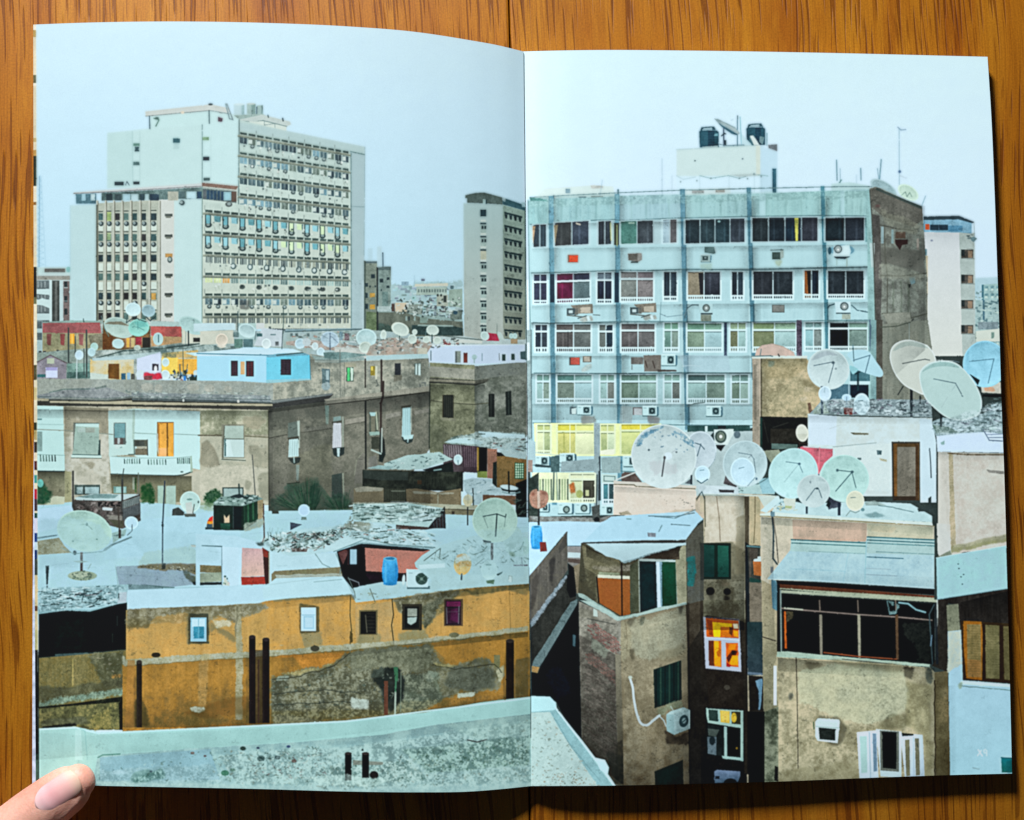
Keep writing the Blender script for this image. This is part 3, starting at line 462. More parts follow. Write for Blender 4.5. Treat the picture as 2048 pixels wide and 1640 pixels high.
cloth(1955, 175, 2030, 450, (180, 222, 226)); P([1940, 450, 2060, 450, 2050, 500, 2000, 520, 1960, 490], (54, 66, 64)); P([1955, 440, 2060, 430, 2050, 470, 1970, 480], (186, 226, 228)); L([2010, 440, 2005, 500], (190, 226, 228), 2.4); L([2038, 160, 2040, 400], (190, 210, 200), 1.4)
L([1597, 110, 1600, 760], (34, 38, 36), 3.4); L([1770, -80, 1765, 60, 1745, 130, 1745, 520], (64, 50, 46), 4); P([1735, 400, 1780, 480, 1790, 620, 1760, 700, 1725, 690], (34, 44, 42), n=8); L([1755, 370, 1752, 600], (196, 214, 206), 2.2); L([1655, 578, 1745, 615], (180, 206, 200), 3); P([1630, 650, 1700, 630, 1720, 720, 1620, 760], (126, 126, 120), a=.8)
P([1495, 800, 1520, 660, 1575, 600, 1590, 620, 1570, 900, 1490, 900], (128, 124, 114), n=5); L([1490, 820, 1510, 680, 1565, 605], (158, 160, 140), 1); P([1270, 820, 1370, 800, 1372, 1040, 1272, 1050], (72, 84, 78), n=6); L([1380, 800, 1388, 1090], (176, 190, 170), 1.8); P([840, 900, 960, 890, 960, 1010, 850, 1020], (88, 100, 84), n=6); L([840, 905, 960, 890], (52, 60, 50), 1.6)
L([660, 180, 665, 1180], (90, 88, 74), 1.8); L([1905, 800, 1900, 930], (90, 100, 96), 1)
# palm-like bush
rr = np.random.default_rng(21)
P([660, 1160, 680, 1030, 840, 1010, 860, 920, 960, 900, 1040, 850, 1150, 850, 1200, 1000, 1280, 1030, 1400, 980, 1480, 1080, 1480, 1180, 700, 1180], (74, 98, 82), warp=7, n=14, c2=(54, 82, 68), k=2, a=.72)
for i in range(200):
    x = rr.uniform(720, 1450); b = 1170-rr.uniform(0, 60); cx = 1050 if x < 1180 else 1380
    h = rr.uniform(60, 300)*(1-abs(x-1050)/520) if x < 1190 else rr.uniform(40, 160)
    L([cx+(x-cx)*.5, b, cx+(x-cx)*.8, b-h*.6, x, b-max(h, 20)], [(52, 100, 72), (34, 78, 56), (84, 120, 92), (24, 56, 42)][rr.integers(4)], 1.2, .42)
P([1060, 930, 1150, 900, 1120, 1150, 1070, 1140], (28, 62, 48), a=.6, warp=3)
# ---- second grey house
O(700, 780, Z)
P([770, -265, 1200, -240, 1200, 620, 770, 620], (134, 130, 104), n=7, g=(120, 120, 96), c2=(150, 148, 120)); P([1200, -230, 1705, -260, 1705, 450, 1200, 620], (112, 118, 108), n=7, c2=(132, 138, 130), st=4)
P([765, -230, 1200, -200, 1200, -100, 765, -130], (162, 162, 150), n=6, st=3); P([768, -120, 1215, -95, 1345, -110, 1320, -75, 1220, -50, 768, -65], (86, 84, 76)); P([768, -105, 1210, -85, 1210, -68, 768, -85], (140, 132, 116)); L([768, -75, 1210, -50, 1300, -75], (44, 44, 40), 2.4); P([1215, -230, 1705, -275, 1705, -150, 1230, -110], (140, 148, 142), n=8, c2=(110, 116, 110))
P([900, 0, 1200, -10, 1200, 500, 980, 620, 880, 500], (152, 148, 120), n=7, warp=3, a=.7); L([780, 100, 900, 120, 1200, 140, 1330, 125], (84, 80, 64), 1.8); L([780, 95, 1200, 130], (166, 160, 130), 1); P([770, 300, 1000, 450, 1200, 420, 1050, 600, 770, 600], (84, 84, 68), a=.5, warp=4); L([770, -60, 765, 560], (60, 66, 58), 2.4)
rubble([770, -220, 1705, -250, 1705, 430, 1200, 560, 770, 600], (92, 94, 80), (156, 156, 136), k=.9, a=0.19)
R(890, 45, 1000, 270, (84, 76, 60)); R(900, 48, 996, 268, (40, 42, 38))
for k in range(5): L([915+k*18, 60, 915+k*18, 262], (78, 80, 70), 1)
P([872, 262, 1018, 275, 1018, 302, 880, 290], (150, 146, 124)); P([1335, 40, 1395, 35, 1393, 262, 1340, 262], (38, 42, 40)); L([1360, 45, 1360, 260], (76, 84, 76), 1); P([1330, 262, 1405, 262, 1400, 285, 1335, 288], (136, 146, 132)); P([1500, 15, 1555, 8, 1560, 240, 1505, 245], (40, 46, 44)); L([1530, 15, 1532, 238], (80, 90, 84), 1)
P([1700, -260, 1745, -260, 1745, 450, 1700, 430], (140, 142, 138), n=10)
# ---- white terrace and clutter behind it
O(720, 480, Z)
P([650, 1010, 900, 1000, 1600, 1000, 1605, 1180, 1100, 1195, 665, 1180], (200, 222, 242), n=2); P([645, 1005, 1600, 990, 1600, 1012, 645, 1025], (214, 234, 244)); R(680, 1065, 688, 1165, (70, 96, 100)); R(918, 1072, 972, 1185, (150, 164, 156), n=5); R(920, 1075, 935, 1185, (110, 120, 120)); R(998, 1088, 1037, 1185, (124, 66, 54)); R(1370, 1102, 1403, 1165, (60, 80, 74)); R(1460, 1098, 1493, 1158, (66, 84, 78)); P([1545, 1078, 1603, 1070, 1603, 1155, 1550, 1150], (80, 106, 110)); E(1103, 1130, 24, 26, (176, 208, 210)); R(1098, 1140, 1106, 1190, (160, 190, 190)); L([1178, 1095, 1178, 1165], (120, 150, 160), 1.2); L([1343, 1095, 1345, 1160], (120, 130, 130), 1.4)
P([640, 930, 1000, 925, 1180, 960, 1600, 960, 1600, 1005, 640, 1010], (184, 204, 204), n=9); P([900, 955, 1180, 970, 1180, 1000, 900, 990], (206, 218, 212)); L([800, 925, 1180, 965], (96, 110, 104), 1.6); L([905, 960, 915, 1010], (100, 120, 116), 1.4)
P([1235, 895, 1320, 905, 1345, 975, 1190, 970], (168, 56, 80), n=8); dish(1205, 925, 40, 46, (186, 214, 210), ang=-30); P([1320, 880, 1360, 890, 1400, 970, 1340, 950], (192, 212, 208)); dish(1460, 925, 22, 26, (170, 206, 204)); dish(1495, 925, 24, 28, (176, 212, 210)); R(1455, 955, 1520, 1000, (176, 150, 120), n=10); L([1322, 810, 1322, 900], (130, 146, 140), 1.2); R(800, 960, 830, 1008, (140, 60, 60)); R(830, 985, 875, 1012, (150, 70, 66), n=10)
P([280, 940, 660, 960, 700, 1010, 640, 1100, 60, 1110, 100, 1020], (184, 190, 182), n=9, c2=(170, 150, 136)); debris([150, 950, 1000, 940, 1000, 1005, 150, 1090], 110, [(206, 226, 226), (116, 126, 120), (190, 206, 206), (150, 110, 100), (88, 98, 96)], ln=(2, 8), w=(1.5, 4), seed=12)
for p in ((390, 862, 82, 60, 24), (700, 870, 62, 50, 8), (528, 888, 26, 28, 0), (505, 955, 44, 46, 0), (745, 968, 40, 36, 0), (228, 910, 28, 44, 0), (640, 960, 36, 34, 0)): dish(p[0], p[1], p[2], p[3], (188, 208, 200), ang=p[4])
L([695, 915, 695, 990], (60, 86, 84), 2); L([640, 870, 632, 920], (110, 140, 140), 1.4); L([740, 915, 775, 925], (100, 130, 130), 1.2); L([380, 930, 385, 985], (60, 84, 84), 1.6)
P([60, 1120, 650, 1095, 665, 1130, 60, 1155], (176, 208, 212), n=5); P([560, 1040, 650, 1040, 650, 1100, 560, 1100], (196, 198, 182), n=8); R(1595, 1000, 1605, 1160, (70, 96, 96)); R(1605, 1000, 1650, 1190, (176, 206, 210), n=10); R(1600, 0, 1640, 1000, (150, 176, 176), n=10)
for k in range(10): L([1600, 60+k*95, 1640, 60+k*95], (90, 116, 116), 1.2)
# ---- sheds between the houses
O(700, 780, Z)
P([1000, 460, 1250, 400, 1690, 420, 1705, 620, 1320, 560, 900, 520], (160, 188, 188), n=12, warp=2); P([1235, 400, 1690, 432, 1685, 465, 1280, 460], (190, 224, 232)); P([905, 505, 1010, 470, 1150, 455, 1290, 500, 1260, 525, 1080, 515], (190, 224, 228), n=4); debris([1260, 440, 1700, 480, 1700, 590, 1330, 545], 46, [(70, 86, 84), (190, 214, 214), (96, 110, 106), (110, 84, 80)], ln=(3, 12), w=(1, 3), seed=31); debris([1000, 440, 1300, 420, 1300, 480, 1010, 470], 20, [(84, 104, 98), (190, 214, 210)], ln=(4, 12), w=(1, 2.5), seed=30)
P([900, 520, 1090, 530, 1100, 800, 900, 780], (86, 74, 78), n=6); P([1090, 530, 1245, 545, 1230, 800, 1090, 790], (74, 60, 66), n=6)
for k in range(9): P([905+k*22, 525+k, 917+k*22, 527+k, 925+k*22, 650, 912+k*22, 650], (160, 150, 156) if k < 8 else (90, 70, 80), a=.8)
for k in range(7): P([1100+k*20, 540, 1108+k*20, 542, 1112+k*19, 745, 1104+k*19, 740], (130, 106, 116), a=.85)
P([1228, 550, 1325, 552, 1322, 790, 1228, 785], (16, 18, 18), n=2); R(1226, 552, 1242, 780, (170, 140, 72)); P([1228, 785, 1325, 785, 1325, 850, 1228, 845], (130, 140, 76), n=5); P([1325, 565, 1420, 570, 1420, 860, 1325, 850], (160, 112, 94), n=6); P([1415, 600, 1705, 630, 1705, 940, 1415, 940], (140, 108, 66), n=7, g=(120, 92, 56)); P([1415, 600, 1490, 605, 1490, 635, 1420, 640], (26, 26, 26)); P([1430, 580, 1705, 600, 1700, 670, 1500, 640], (170, 196, 198), n=8); P([1590, 700, 1680, 705, 1676, 862, 1590, 855], (50, 90, 66))
for i in range(4):
    for j in range(6): R(1597+i*20, 710+j*24, 1611+i*20, 728+j*24, (190, 226, 196), n=12)
P([1090, 870, 1180, 850, 1390, 860, 1400, 940, 1640, 960, 1600, 1010, 1280, 1010, 1270, 1100, 1200, 1110, 1100, 960], (170, 198, 204), n=8); debris([1110, 870, 1390, 880, 1390, 980, 1200, 1050], 20, [(130, 160, 170), (196, 220, 226), (110, 136, 140)], ln=(3, 9), w=(1, 3), seed=33)
P([1380, 700, 1415, 690, 1415, 940, 1375, 900], (40, 48, 44), n=8); P([1600, 900, 1705, 860, 1705, 1240, 1600, 1240], (22, 30, 28), n=5); P([1450, 935, 1540, 915, 1650, 955, 1640, 985, 1550, 985, 1470, 970], (30, 44, 46)); E(1535, 940, 88, 24, (196, 226, 234), ang=8); L([1470, 985, 1560, 1005, 1640, 985], (120, 150, 154), 2); L([1530, 790, 1535, 990], (24, 30, 30), 3); P([1280, 1010, 1600, 1020, 1600, 1110, 1280, 1080], (118, 84, 64), n=6); debris([1590, 1060, 1705, 1040, 1705, 1200, 1600, 1200], 14, [(60, 74, 70), (80, 90, 84)], ln=(6, 16), w=(1, 2), seed=34, ang=(-1, .3))
dish(1042, 672, 42, 50, (186, 220, 226)); L([1042, 680, 1044, 715], (90, 120, 124), 1.4)
P([120, 770, 1090, 790, 1090, 980, 120, 950], (40, 44, 38), n=5, c2=(58, 62, 52)); P([125, 775, 560, 790, 560, 870, 300, 870, 130, 850], (60, 68, 62), n=4, st=5); P([325, 705, 560, 630, 860, 600, 990, 670, 900, 700, 700, 770, 400, 765, 330, 735], (176, 208, 206), n=7, warp=1); P([160, 755, 280, 725, 420, 740, 380, 770], (150, 184, 184), n=8); debris([340, 700, 860, 610, 960, 670, 700, 750, 400, 750], 34, [(120, 150, 150), (200, 226, 224), (84, 110, 110)], ln=(2, 8), w=(1, 2.5), seed=36, ang=(-.7, .2))
P([700, 770, 990, 690, 1000, 790, 760, 790], (30, 36, 34), n=4); L([810, 775, 880, 765], (150, 190, 190), 2.2); R(650, 870, 690, 910, (86, 60, 42), n=10)
for k in range(26): L([620+k*17, 800+rr.uniform(0, 20), 612+k*17+rr.uniform(-8, 8), 930], (70, 74, 62), .9, .7)
P([35, 950, 150, 930, 325, 950, 325, 1080, 35, 1085], (140, 122, 98), n=6); P([40, 950, 130, 930, 325, 945, 310, 975, 60, 985], (168, 164, 146), n=10); R(325, 950, 545, 1080, (56, 58, 48), n=6)
for k in range(12): L([340+k*17, 955, 340+k*17, 1075], (100, 106, 90), 1)
L([400, 975, 530, 975], (130, 136, 120), 2); L([400, 1070, 530, 1072], (120, 126, 110), 1.6)
P([540, 955, 640, 950, 850, 985, 1070, 950, 1075, 1120, 545, 1080], (132, 112, 88), n=7); P([600, 975, 860, 985, 1000, 990, 1000, 1005, 620, 1000], (160, 156, 138), n=9, warp=1); L([850, 985, 848, 1110], (160, 160, 140), 1.8); L([848, 1000, 990, 1040], (110, 96, 76), 1)
P([30, 1085, 560, 1085, 1090, 1110, 1230, 1110, 1230, 1150, 700, 1150, 30, 1110], (176, 178, 156), n=6); P([910, 1145, 1230, 1155, 1230, 1260, 920, 1240], (128, 118, 96), n=6); P([980, 1170, 1010, 1170, 1000, 1250, 988, 1250], (66, 56, 48)); L([920, 1148, 1230, 1160], (92, 82, 66), 1.8)

# tone under ledges and roofs
O(60, 780, Z)
shade([60, 185, 740, 195, 1000, 190, 2330, 200, 2330, 300, 60, 270], .38, 'd'); shade([60, 785, 335, 785, 335, 860, 60, 860], .35, 'd'); shade([780, 820, 1560, 830, 1560, 910, 780, 900], .4, 'd'); shade([335, 160, 400, 160, 400, 1000, 335, 1000], .15, 'r'); shade([2250, 200, 2345, 200, 2345, 1080, 2250, 1080], .12, 'l')
0; 0
O(400, 780, Z)
shade([660, 180, 1250, 100, 2225, 20, 2225, 160, 1250, 260, 660, 320], .4, 'd'); shade([660, 180, 760, 170, 760, 1180, 660, 1180], .15, 'r'); shade([660, 700, 2225, 600, 2225, 1100, 660, 1180], .3, 'u')
0
O(400, 480, Z)
0; shade([1060, 1150, 1590, 1170, 2210, 1140, 2210, 1210, 1600, 1230, 1070, 1220], .3, 'd'); rubble([900, 900, 2026, 930, 2026, 1090, 900, 1040], (110, 122, 118), (204, 218, 218), k=1.2, a=0.15)
O(60, 480, Z)
rubble([60, 1345, 2340, 1380, 2340, 1540, 60, 1520], (124, 134, 128), (190, 196, 184), k=1., a=0.22); rubble([600, 1060, 1300, 1030, 1700, 1000, 2030, 1020, 1300, 1090, 620, 1150], (84, 104, 100), (186, 206, 202), k=1.4, a=0.22)
O(700, 780, Z)
shade([768, -55, 1300, -50, 1300, 40, 768, 40], .35, 'd'); 0; shade([1100, -240, 1200, -230, 1200, 560, 1100, 560], .0, 'l'); shade([1200, -230, 1300, -230, 1300, 500, 1200, 600], .18, 'r')
rubble([1010, 430, 1700, 450, 1700, 600, 1320, 550], (96, 116, 114), (200, 222, 222), k=1.5, a=0.28, off=.1)
# ---- near roofs, left page
O()
P([70, 1012, 140, 1004, 300, 1005, 420, 1015, 540, 1022, 700, 1020, 930, 1030, 1060, 1035, 1060, 1190, 700, 1200, 300, 1200, 70, 1250], (176, 216, 230), n=4, c2=(166, 208, 216), k=1)
O(60, 780, Z)
# bushes, steps in front of the facade
P([335, 1030, 330, 1100, 150, 1110, 170, 1050, 240, 1025], (196, 204, 180)); P([60, 1120, 70, 900, 110, 870, 120, 930, 160, 960, 240, 980, 190, 1060, 150, 1110], (40, 92, 62), warp=5, n=14, c2=(22, 62, 44), k=2); P([1060, 900, 1130, 880, 1160, 900, 1210, 1000, 1225, 1080, 1060, 1085, 1040, 960], (38, 88, 46), warp=5, n=12, c2=(18, 62, 30), k=2); P([1780, 950, 1830, 1010, 1850, 1040, 1770, 1110, 1690, 1110, 1680, 1050], (36, 84, 44), warp=5, n=12, c2=(20, 58, 34), k=2)
P([1640, 1080, 1860, 1090, 1780, 1160, 1640, 1150], (150, 170, 140), warp=2, a=.7); E(100, 900, 30, 40, (110, 190, 180), n=15)
# wooden box
P([410, 1060, 1060, 1000, 1068, 1260, 890, 1340, 740, 1300, 410, 1160], (72, 66, 62), n=10, c2=(96, 88, 84)); P([430, 1040, 600, 1000, 1060, 1005, 880, 1070, 450, 1062], (186, 212, 214), n=6); P([450, 1035, 640, 1005, 860, 1010, 820, 1045, 600, 1050], (128, 160, 160), n=12, warp=1); R(405, 780, 424, 1160, (76, 74, 70)); P([880, 860, 900, 860, 900, 1260, 882, 1250], (66, 66, 64)); L([905, 760, 888, 870], (70, 80, 76), 1.6); L([1045, 800, 1048, 1000], (110, 120, 110), 1.8)
P([895, 1075, 1060, 1020, 1060, 1090, 895, 1145], (116, 128, 126), n=8); P([895, 1150, 1062, 1095, 1068, 1190, 900, 1260], (86, 92, 94), n=8)
for k in range(9): L([905+k*18, 1085-k*5, 905+k*18, 1255-k*6], (70, 78, 80), .9)
for x in (655, 720, 780, 830): R(x, 1080, x+40, 1125, (24, 26, 26))
debris([420, 1070, 880, 1085, 880, 1240, 650, 1180, 430, 1130], 40, [(120, 104, 100), (56, 52, 50), (150, 140, 136), (90, 76, 74)], ln=(3, 10), w=(2, 4), seed=40, ang=(-1.2, .4)); P([700, 1130, 800, 1140, 790, 1165, 700, 1158], (196, 214, 218)); P([740, 1205, 890, 1215, 890, 1255, 760, 1245], (128, 124, 116)); P([760, 1250, 900, 1260, 900, 1330, 840, 1330], (84, 80, 66))
# roof folds and edges
P([1100, 1250, 1700, 1180, 1760, 1200, 1690, 1350, 2030, 1370, 2030, 1500, 1500, 1480, 1400, 1560, 700, 1640, 760, 1500], (172, 214, 228), n=3); P([70, 1150, 400, 1110, 420, 1170, 250, 1330, 70, 1380], (180, 216, 234), n=3)
P([70, 1420, 262, 1395, 262, 1408, 75, 1438], (90, 118, 126), n=6); P([75, 1455, 280, 1425, 330, 1500, 400, 1570, 78, 1590], (158, 130, 84), n=6); P([780, 1490, 980, 1410, 985, 1425, 800, 1500, 740, 1545, 700, 1560, 720, 1530], (110, 140, 146)); P([790, 1380, 930, 1340, 920, 1400, 800, 1480], (150, 184, 182)); L([810, 1405, 900, 1400], (110, 140, 140), 2)
P([1550, 1492, 1680, 1500, 1720, 1490, 1845, 1505, 1845, 1520, 1700, 1512, 1560, 1515], (110, 136, 140), n=8); P([1550, 1495, 1660, 1500, 1660, 1522, 1560, 1515], (186, 196, 186)); L([1845, 1505, 1855, 1640], (100, 130, 140), 1.3)
P([1100, 1560, 1500, 1520, 1840, 1560, 1845, 1700, 1000, 1760], (166, 202, 200), n=4, warp=3)
L([1300, 880, 1280, 1300, 1277, 1930], (52, 66, 78), 2.6); E(1280, 1305, 12, 16, (46, 60, 66)); 
dish(978, 1282, 66, 62, (180, 218, 234), sh=-4); L([985, 1300, 985, 1360, 940, 1400], (76, 90, 96), 1.4); L([850, 1120, 865, 1400], (76, 66, 60), 2.6); R(855, 1345, 878, 1430, (70, 62, 60))
dish(1545, 1080, 104, 98, (180, 214, 210), ang=70, sh=-4); E(1540, 1055, 26, 10, (120, 160, 156)); P([1500, 1090, 1560, 1080, 1580, 1190, 1510, 1200], (196, 206, 202), a=.8); L([1585, 1105, 1570, 1190, 1590, 1210], (96, 104, 100), 1.8); P([1480, 1195, 1600, 1195, 1600, 1222, 1500, 1225], (90, 96, 90), n=10); P([1370, 1210, 1375, 1150, 1430, 1130, 1490, 1180, 1480, 1210], (70, 76, 74), n=8); E(1625, 1080, 8, 12, (90, 110, 106))
dish(525, 1360, 268, 196, (168, 206, 196), ang=14, sh=-8, rim=8, n=2); E(548, 1298, 12, 12, (70, 100, 92)); L([550, 1300, 600, 1345], (110, 140, 130), 1.4); L([480, 1300, 545, 1295], (140, 176, 166), 1.2); E(415, 1458, 8, 7, (90, 130, 120)); E(645, 1440, 7, 7, (90, 130, 120)); E(432, 1570, 18, 22, (44, 56, 60)); L([300, 1520, 420, 1580, 700, 1560], (96, 130, 126), 1.2)
O(60, 1080, Z)
R(484, 118, 510, 305, (90, 72, 68), n=6); P([410, 205, 480, 200, 570, 208, 480, 220], (150, 176, 170)); E(505, 345, 140, 46, (156, 176, 154), n=12); E(470, 335, 90, 28, (176, 192, 170), n=12); debris([370, 330, 500, 300, 650, 330, 600, 385, 400, 385], 20, [(96, 116, 104), (186, 200, 180), (110, 130, 116)], ln=(2, 7), w=(1.5, 4), seed=41); L([560, 280, 590, 230], (140, 170, 160), 1); P([150, 250, 185, 245, 172, 430, 158, 430], (50, 62, 66)); R(160, 440, 172, 475, (90, 110, 116))
P([70, 150, 400, 125, 760, 90, 830, 250, 850, 440, 70, 470], (172, 208, 212), a=.0)
# grey sheet area beside the mast
P([825, 255, 1080, 245, 1270, 225, 1500, 225, 1845, 240, 1850, 440, 1570, 430, 1300, 460, 950, 480, 860, 430], (150, 176, 192), n=5, c2=(138, 164, 176)); P([1030, 255, 1230, 230, 1500, 225, 1845, 245, 1848, 320, 1600, 330, 1470, 295, 1280, 290, 1030, 275], (134, 118, 88), n=12, warp=2, c2=(104, 92, 72)); debris([1030, 250, 1845, 250, 1845, 310, 1500, 300, 1100, 270], 40, [(190, 196, 180), (90, 84, 66), (70, 70, 60), (150, 150, 130)], ln=(1.5, 5), w=(1, 3), seed=42); L([860, 330, 1200, 355], (130, 156, 172), 1); L([860, 300, 1240, 315], (134, 160, 176), 1)
P([1600, 330, 1845, 310, 1850, 400, 1620, 410, 1570, 380], (150, 166, 146), n=6, c2=(170, 182, 164)); P([1560, 400, 1850, 405, 1855, 440, 1580, 435], (30, 40, 42)); P([1470, 290, 1540, 300, 1530, 340, 1620, 340, 1600, 400, 1550, 400, 1490, 350], (84, 92, 80), warp=2, n=10); P([940, 425, 1300, 450, 1240, 480, 960, 478], (120, 150, 156), n=6); P([1040, 425, 1400, 455, 1380, 470, 1300, 465], (80, 110, 110), a=.7); P([1270, 225, 1310, 225, 1305, 280, 1270, 285], (60, 64, 58)); L([850, 440, 825, 250], (150, 186, 190), 1.5)
# torn roof over the black room
P([75, 470, 300, 455, 860, 430, 950, 430, 945, 500, 920, 600, 840, 610, 700, 650, 400, 665, 80, 715], (160, 200, 208), n=8); debris([85, 480, 860, 440, 930, 480, 800, 640, 90, 700], 80, [(190, 222, 226), (110, 150, 154), (76, 104, 106), (60, 84, 84), (196, 224, 228)], ln=(4, 18), w=(1, 3), seed=43, ang=(-.3, .15)); L([430, 540, 480, 510, 540, 535, 640, 525, 690, 490], (100, 100, 104), 3); L([500, 600, 525, 480], (44, 64, 66), 2); L([510, 600, 620, 610, 670, 560], (56, 76, 76), 2); L([80, 705, 200, 690, 340, 668, 580, 680, 840, 625, 930, 600], (140, 184, 192), 3); P([860, 505, 935, 500, 930, 605, 840, 610], (176, 196, 206)); P([850, 515, 862, 515, 860, 580, 850, 560], (60, 72, 72))
P([85, 715, 340, 680, 580, 690, 840, 620, 935, 605, 940, 1085, 700, 1110, 80, 1150], (10, 16, 15), n=2); P([220, 800, 520, 760, 540, 960, 480, 1060, 240, 1060], (24, 30, 28), warp=4, a=.8); R(790, 900, 800, 990, (56, 62, 56), a=.6); R(835, 730, 850, 830, (60, 66, 64), a=.5); L([90, 1140, 560, 1095, 930, 1060], (56, 72, 70), 2.6); P([240, 1100, 560, 1085, 560, 1105, 240, 1125], (70, 88, 86)); R(300, 940, 480, 1020, (6, 12, 22), a=.6)
# lower left ochre wall
P([80, 1140, 560, 1100, 940, 1060, 900, 1640, 75, 1760], (146, 124, 74), n=7, c2=(120, 104, 66), st=7); P([560, 1100, 900, 1070, 900, 1450, 700, 1400, 600, 1200], (84, 84, 66), n=8, c2=(104, 102, 84), warp=3); P([80, 1400, 400, 1420, 700, 1360, 900, 1310, 900, 1480, 75, 1600], (84, 80, 62), n=8, warp=3); P([780, 1300, 890, 1295, 890, 1330, 800, 1335], (170, 128, 72), warp=2); R(405, 1150, 420, 1410, (186, 168, 106), a=.8); debris([640, 1130, 880, 1150, 800, 1300], 14, [(140, 140, 124), (160, 150, 130)], ln=(2, 6), w=(1, 3), seed=45)
for x in (180, 200, 350, 600, 640): L([x, 1190, x+6, 1330], (110, 88, 50), 1.6, .5)
P([80, 1560, 300, 1520, 500, 1500, 700, 1460, 890, 1440, 890, 1500, 620, 1540, 400, 1570, 80, 1620], (128, 164, 152), warp=3, n=10); P([75, 1610, 400, 1580, 890, 1510, 895, 1570, 300, 1630, 75, 1650], (16, 22, 20), n=2); 
O(0, 1180, 5.857)
P([450, 1390, 1430, 1310, 1430, 1640, 1000, 1640, 450, 1640], (96, 90, 62), n=8, c2=(130, 118, 74)); P([1060, 1480, 1310, 1390, 1310, 1600, 1100, 1640], (156, 140, 84), warp=3, n=7); P([450, 1450, 640, 1430, 560, 1520, 450, 1530], (140, 124, 80), warp=2); P([500, 1600, 900, 1545, 900, 1590, 500, 1625], (18, 24, 26)); P([1390, 1320, 1440, 1300, 1440, 1640, 1400, 1640], (14, 20, 18)); P([500, 1530, 1000, 1480, 1040, 1560, 900, 1560, 470, 1600], (110, 108, 84), warp=2)
# ---- the long ochre wall
O()
wall = [252, 1220, 400, 1212, 520, 1205, 545, 1198, 700, 1187, 712, 1205, 790, 1196, 860, 1186, 950, 1174, 1060, 1164, 1060, 1480, 252, 1480]
P(wall, (204, 168, 104), n=5, c2=(192, 152, 88), st=5); P([252, 1330, 1060, 1262, 1060, 1480, 245, 1480, 245, 1330], (180, 138, 70), n=5, g=(138, 108, 60), c2=(168, 126, 62), st=6)
P([252, 1217, 520, 1206, 540, 1216, 470, 1245, 440, 1232, 415, 1250, 400, 1235, 360, 1224, 310, 1232, 300, 1245, 252, 1258], (130, 118, 96), warp=3, n=10, c2=(150, 144, 124), k=2.4); P([372, 1228, 420, 1225, 428, 1252, 470, 1270, 470, 1290, 430, 1260, 376, 1290], (140, 122, 88), warp=3, a=.8)
P([252, 1240, 300, 1238, 300, 1252, 252, 1262], (120, 100, 66), warp=3, n=14); P([425, 1243, 460, 1240, 462, 1253, 432, 1257], (206, 204, 178), warp=2)
P([470, 1210, 480, 1210, 486, 1300, 484, 1440, 470, 1440, 472, 1300], (176, 168, 140), warp=1.5, n=6); P([560, 1205, 567, 1205, 568, 1290, 560, 1290], (190, 182, 150), warp=1); L([475, 1215, 470, 1270], (130, 120, 96), 3, .6, warp=2)
P([545, 1200, 700, 1190, 702, 1285, 640, 1292, 560, 1290, 520, 1300], (206, 168, 104), n=5, c2=(194, 152, 84)); P([600, 1262, 640, 1262, 645, 1292, 610, 1296], (150, 136, 104), warp=3, a=.8); P([710, 1210, 785, 1203, 790, 1285, 712, 1288], (200, 170, 116), n=7, c2=(184, 152, 96), warp=1)
P([784, 1196, 900, 1180, 930, 1182, 905, 1200, 880, 1215, 850, 1250, 845, 1225, 800, 1225, 790, 1210], (112, 104, 82), warp=3, n=12, c2=(140, 134, 112), k=2.4); P([842, 1215, 890, 1195, 850, 1260, 843, 1250], (80, 82, 66), warp=3, n=10); P([718, 1268, 760, 1268, 760, 1290, 715, 1290], (140, 128, 96), warp=3, a=.8); P([800, 1262, 850, 1258, 860, 1285, 800, 1290], (150, 140, 108), warp=3, a=.8)
P([925, 1180, 1055, 1166, 1056, 1190, 1010, 1180, 960, 1195], (150, 124, 76), warp=3, a=.7, c2=(110, 96, 66)); P([852, 1280, 870, 1272, 880, 1275, 845, 1290], (210, 200, 180), warp=2, a=.8); L([1019, 1180, 1021, 1262], (150, 120, 70), 1.2); L([784, 1198, 787, 1230, 783, 1250, 788, 1290], (60, 48, 30), 1.8); L([701, 1190, 700, 1230, 703, 1260, 700, 1290], (80, 66, 40), 1.6); P([700, 1262, 706, 1268, 706, 1285, 700, 1286], (100, 80, 46), warp=1)
P([545, 1200, 700, 1186, 712, 1195, 712, 1204, 700, 1192, 545, 1204], (140, 130, 100), warp=1.5, a=.8)
P([245, 1308, 252, 1318, 480, 1305, 700, 1288, 860, 1277, 1055, 1253, 1056, 1262, 860, 1286, 700, 1300, 480, 1316, 252, 1332, 245, 1330], (168, 172, 152), warp=1.5, n=9); L([252, 1332, 480, 1317, 700, 1300, 1050, 1265], (120, 100, 64), 1.6, .7, warp=1.5)
E(312, 1310, 9, 5, (60, 50, 36)); E(630, 1297, 9, 6, (76, 70, 56)); E(908, 1270, 10, 5, (120, 112, 84))
P([404, 1300, 420, 1300, 418, 1330, 412, 1420, 398, 1420, 396, 1330], (196, 168, 116), a=.45, warp=2); P([545, 1316, 590, 1316, 610, 1345, 640, 1340, 700, 1305, 560, 1310], (196, 138, 66), warp=2, n=5)
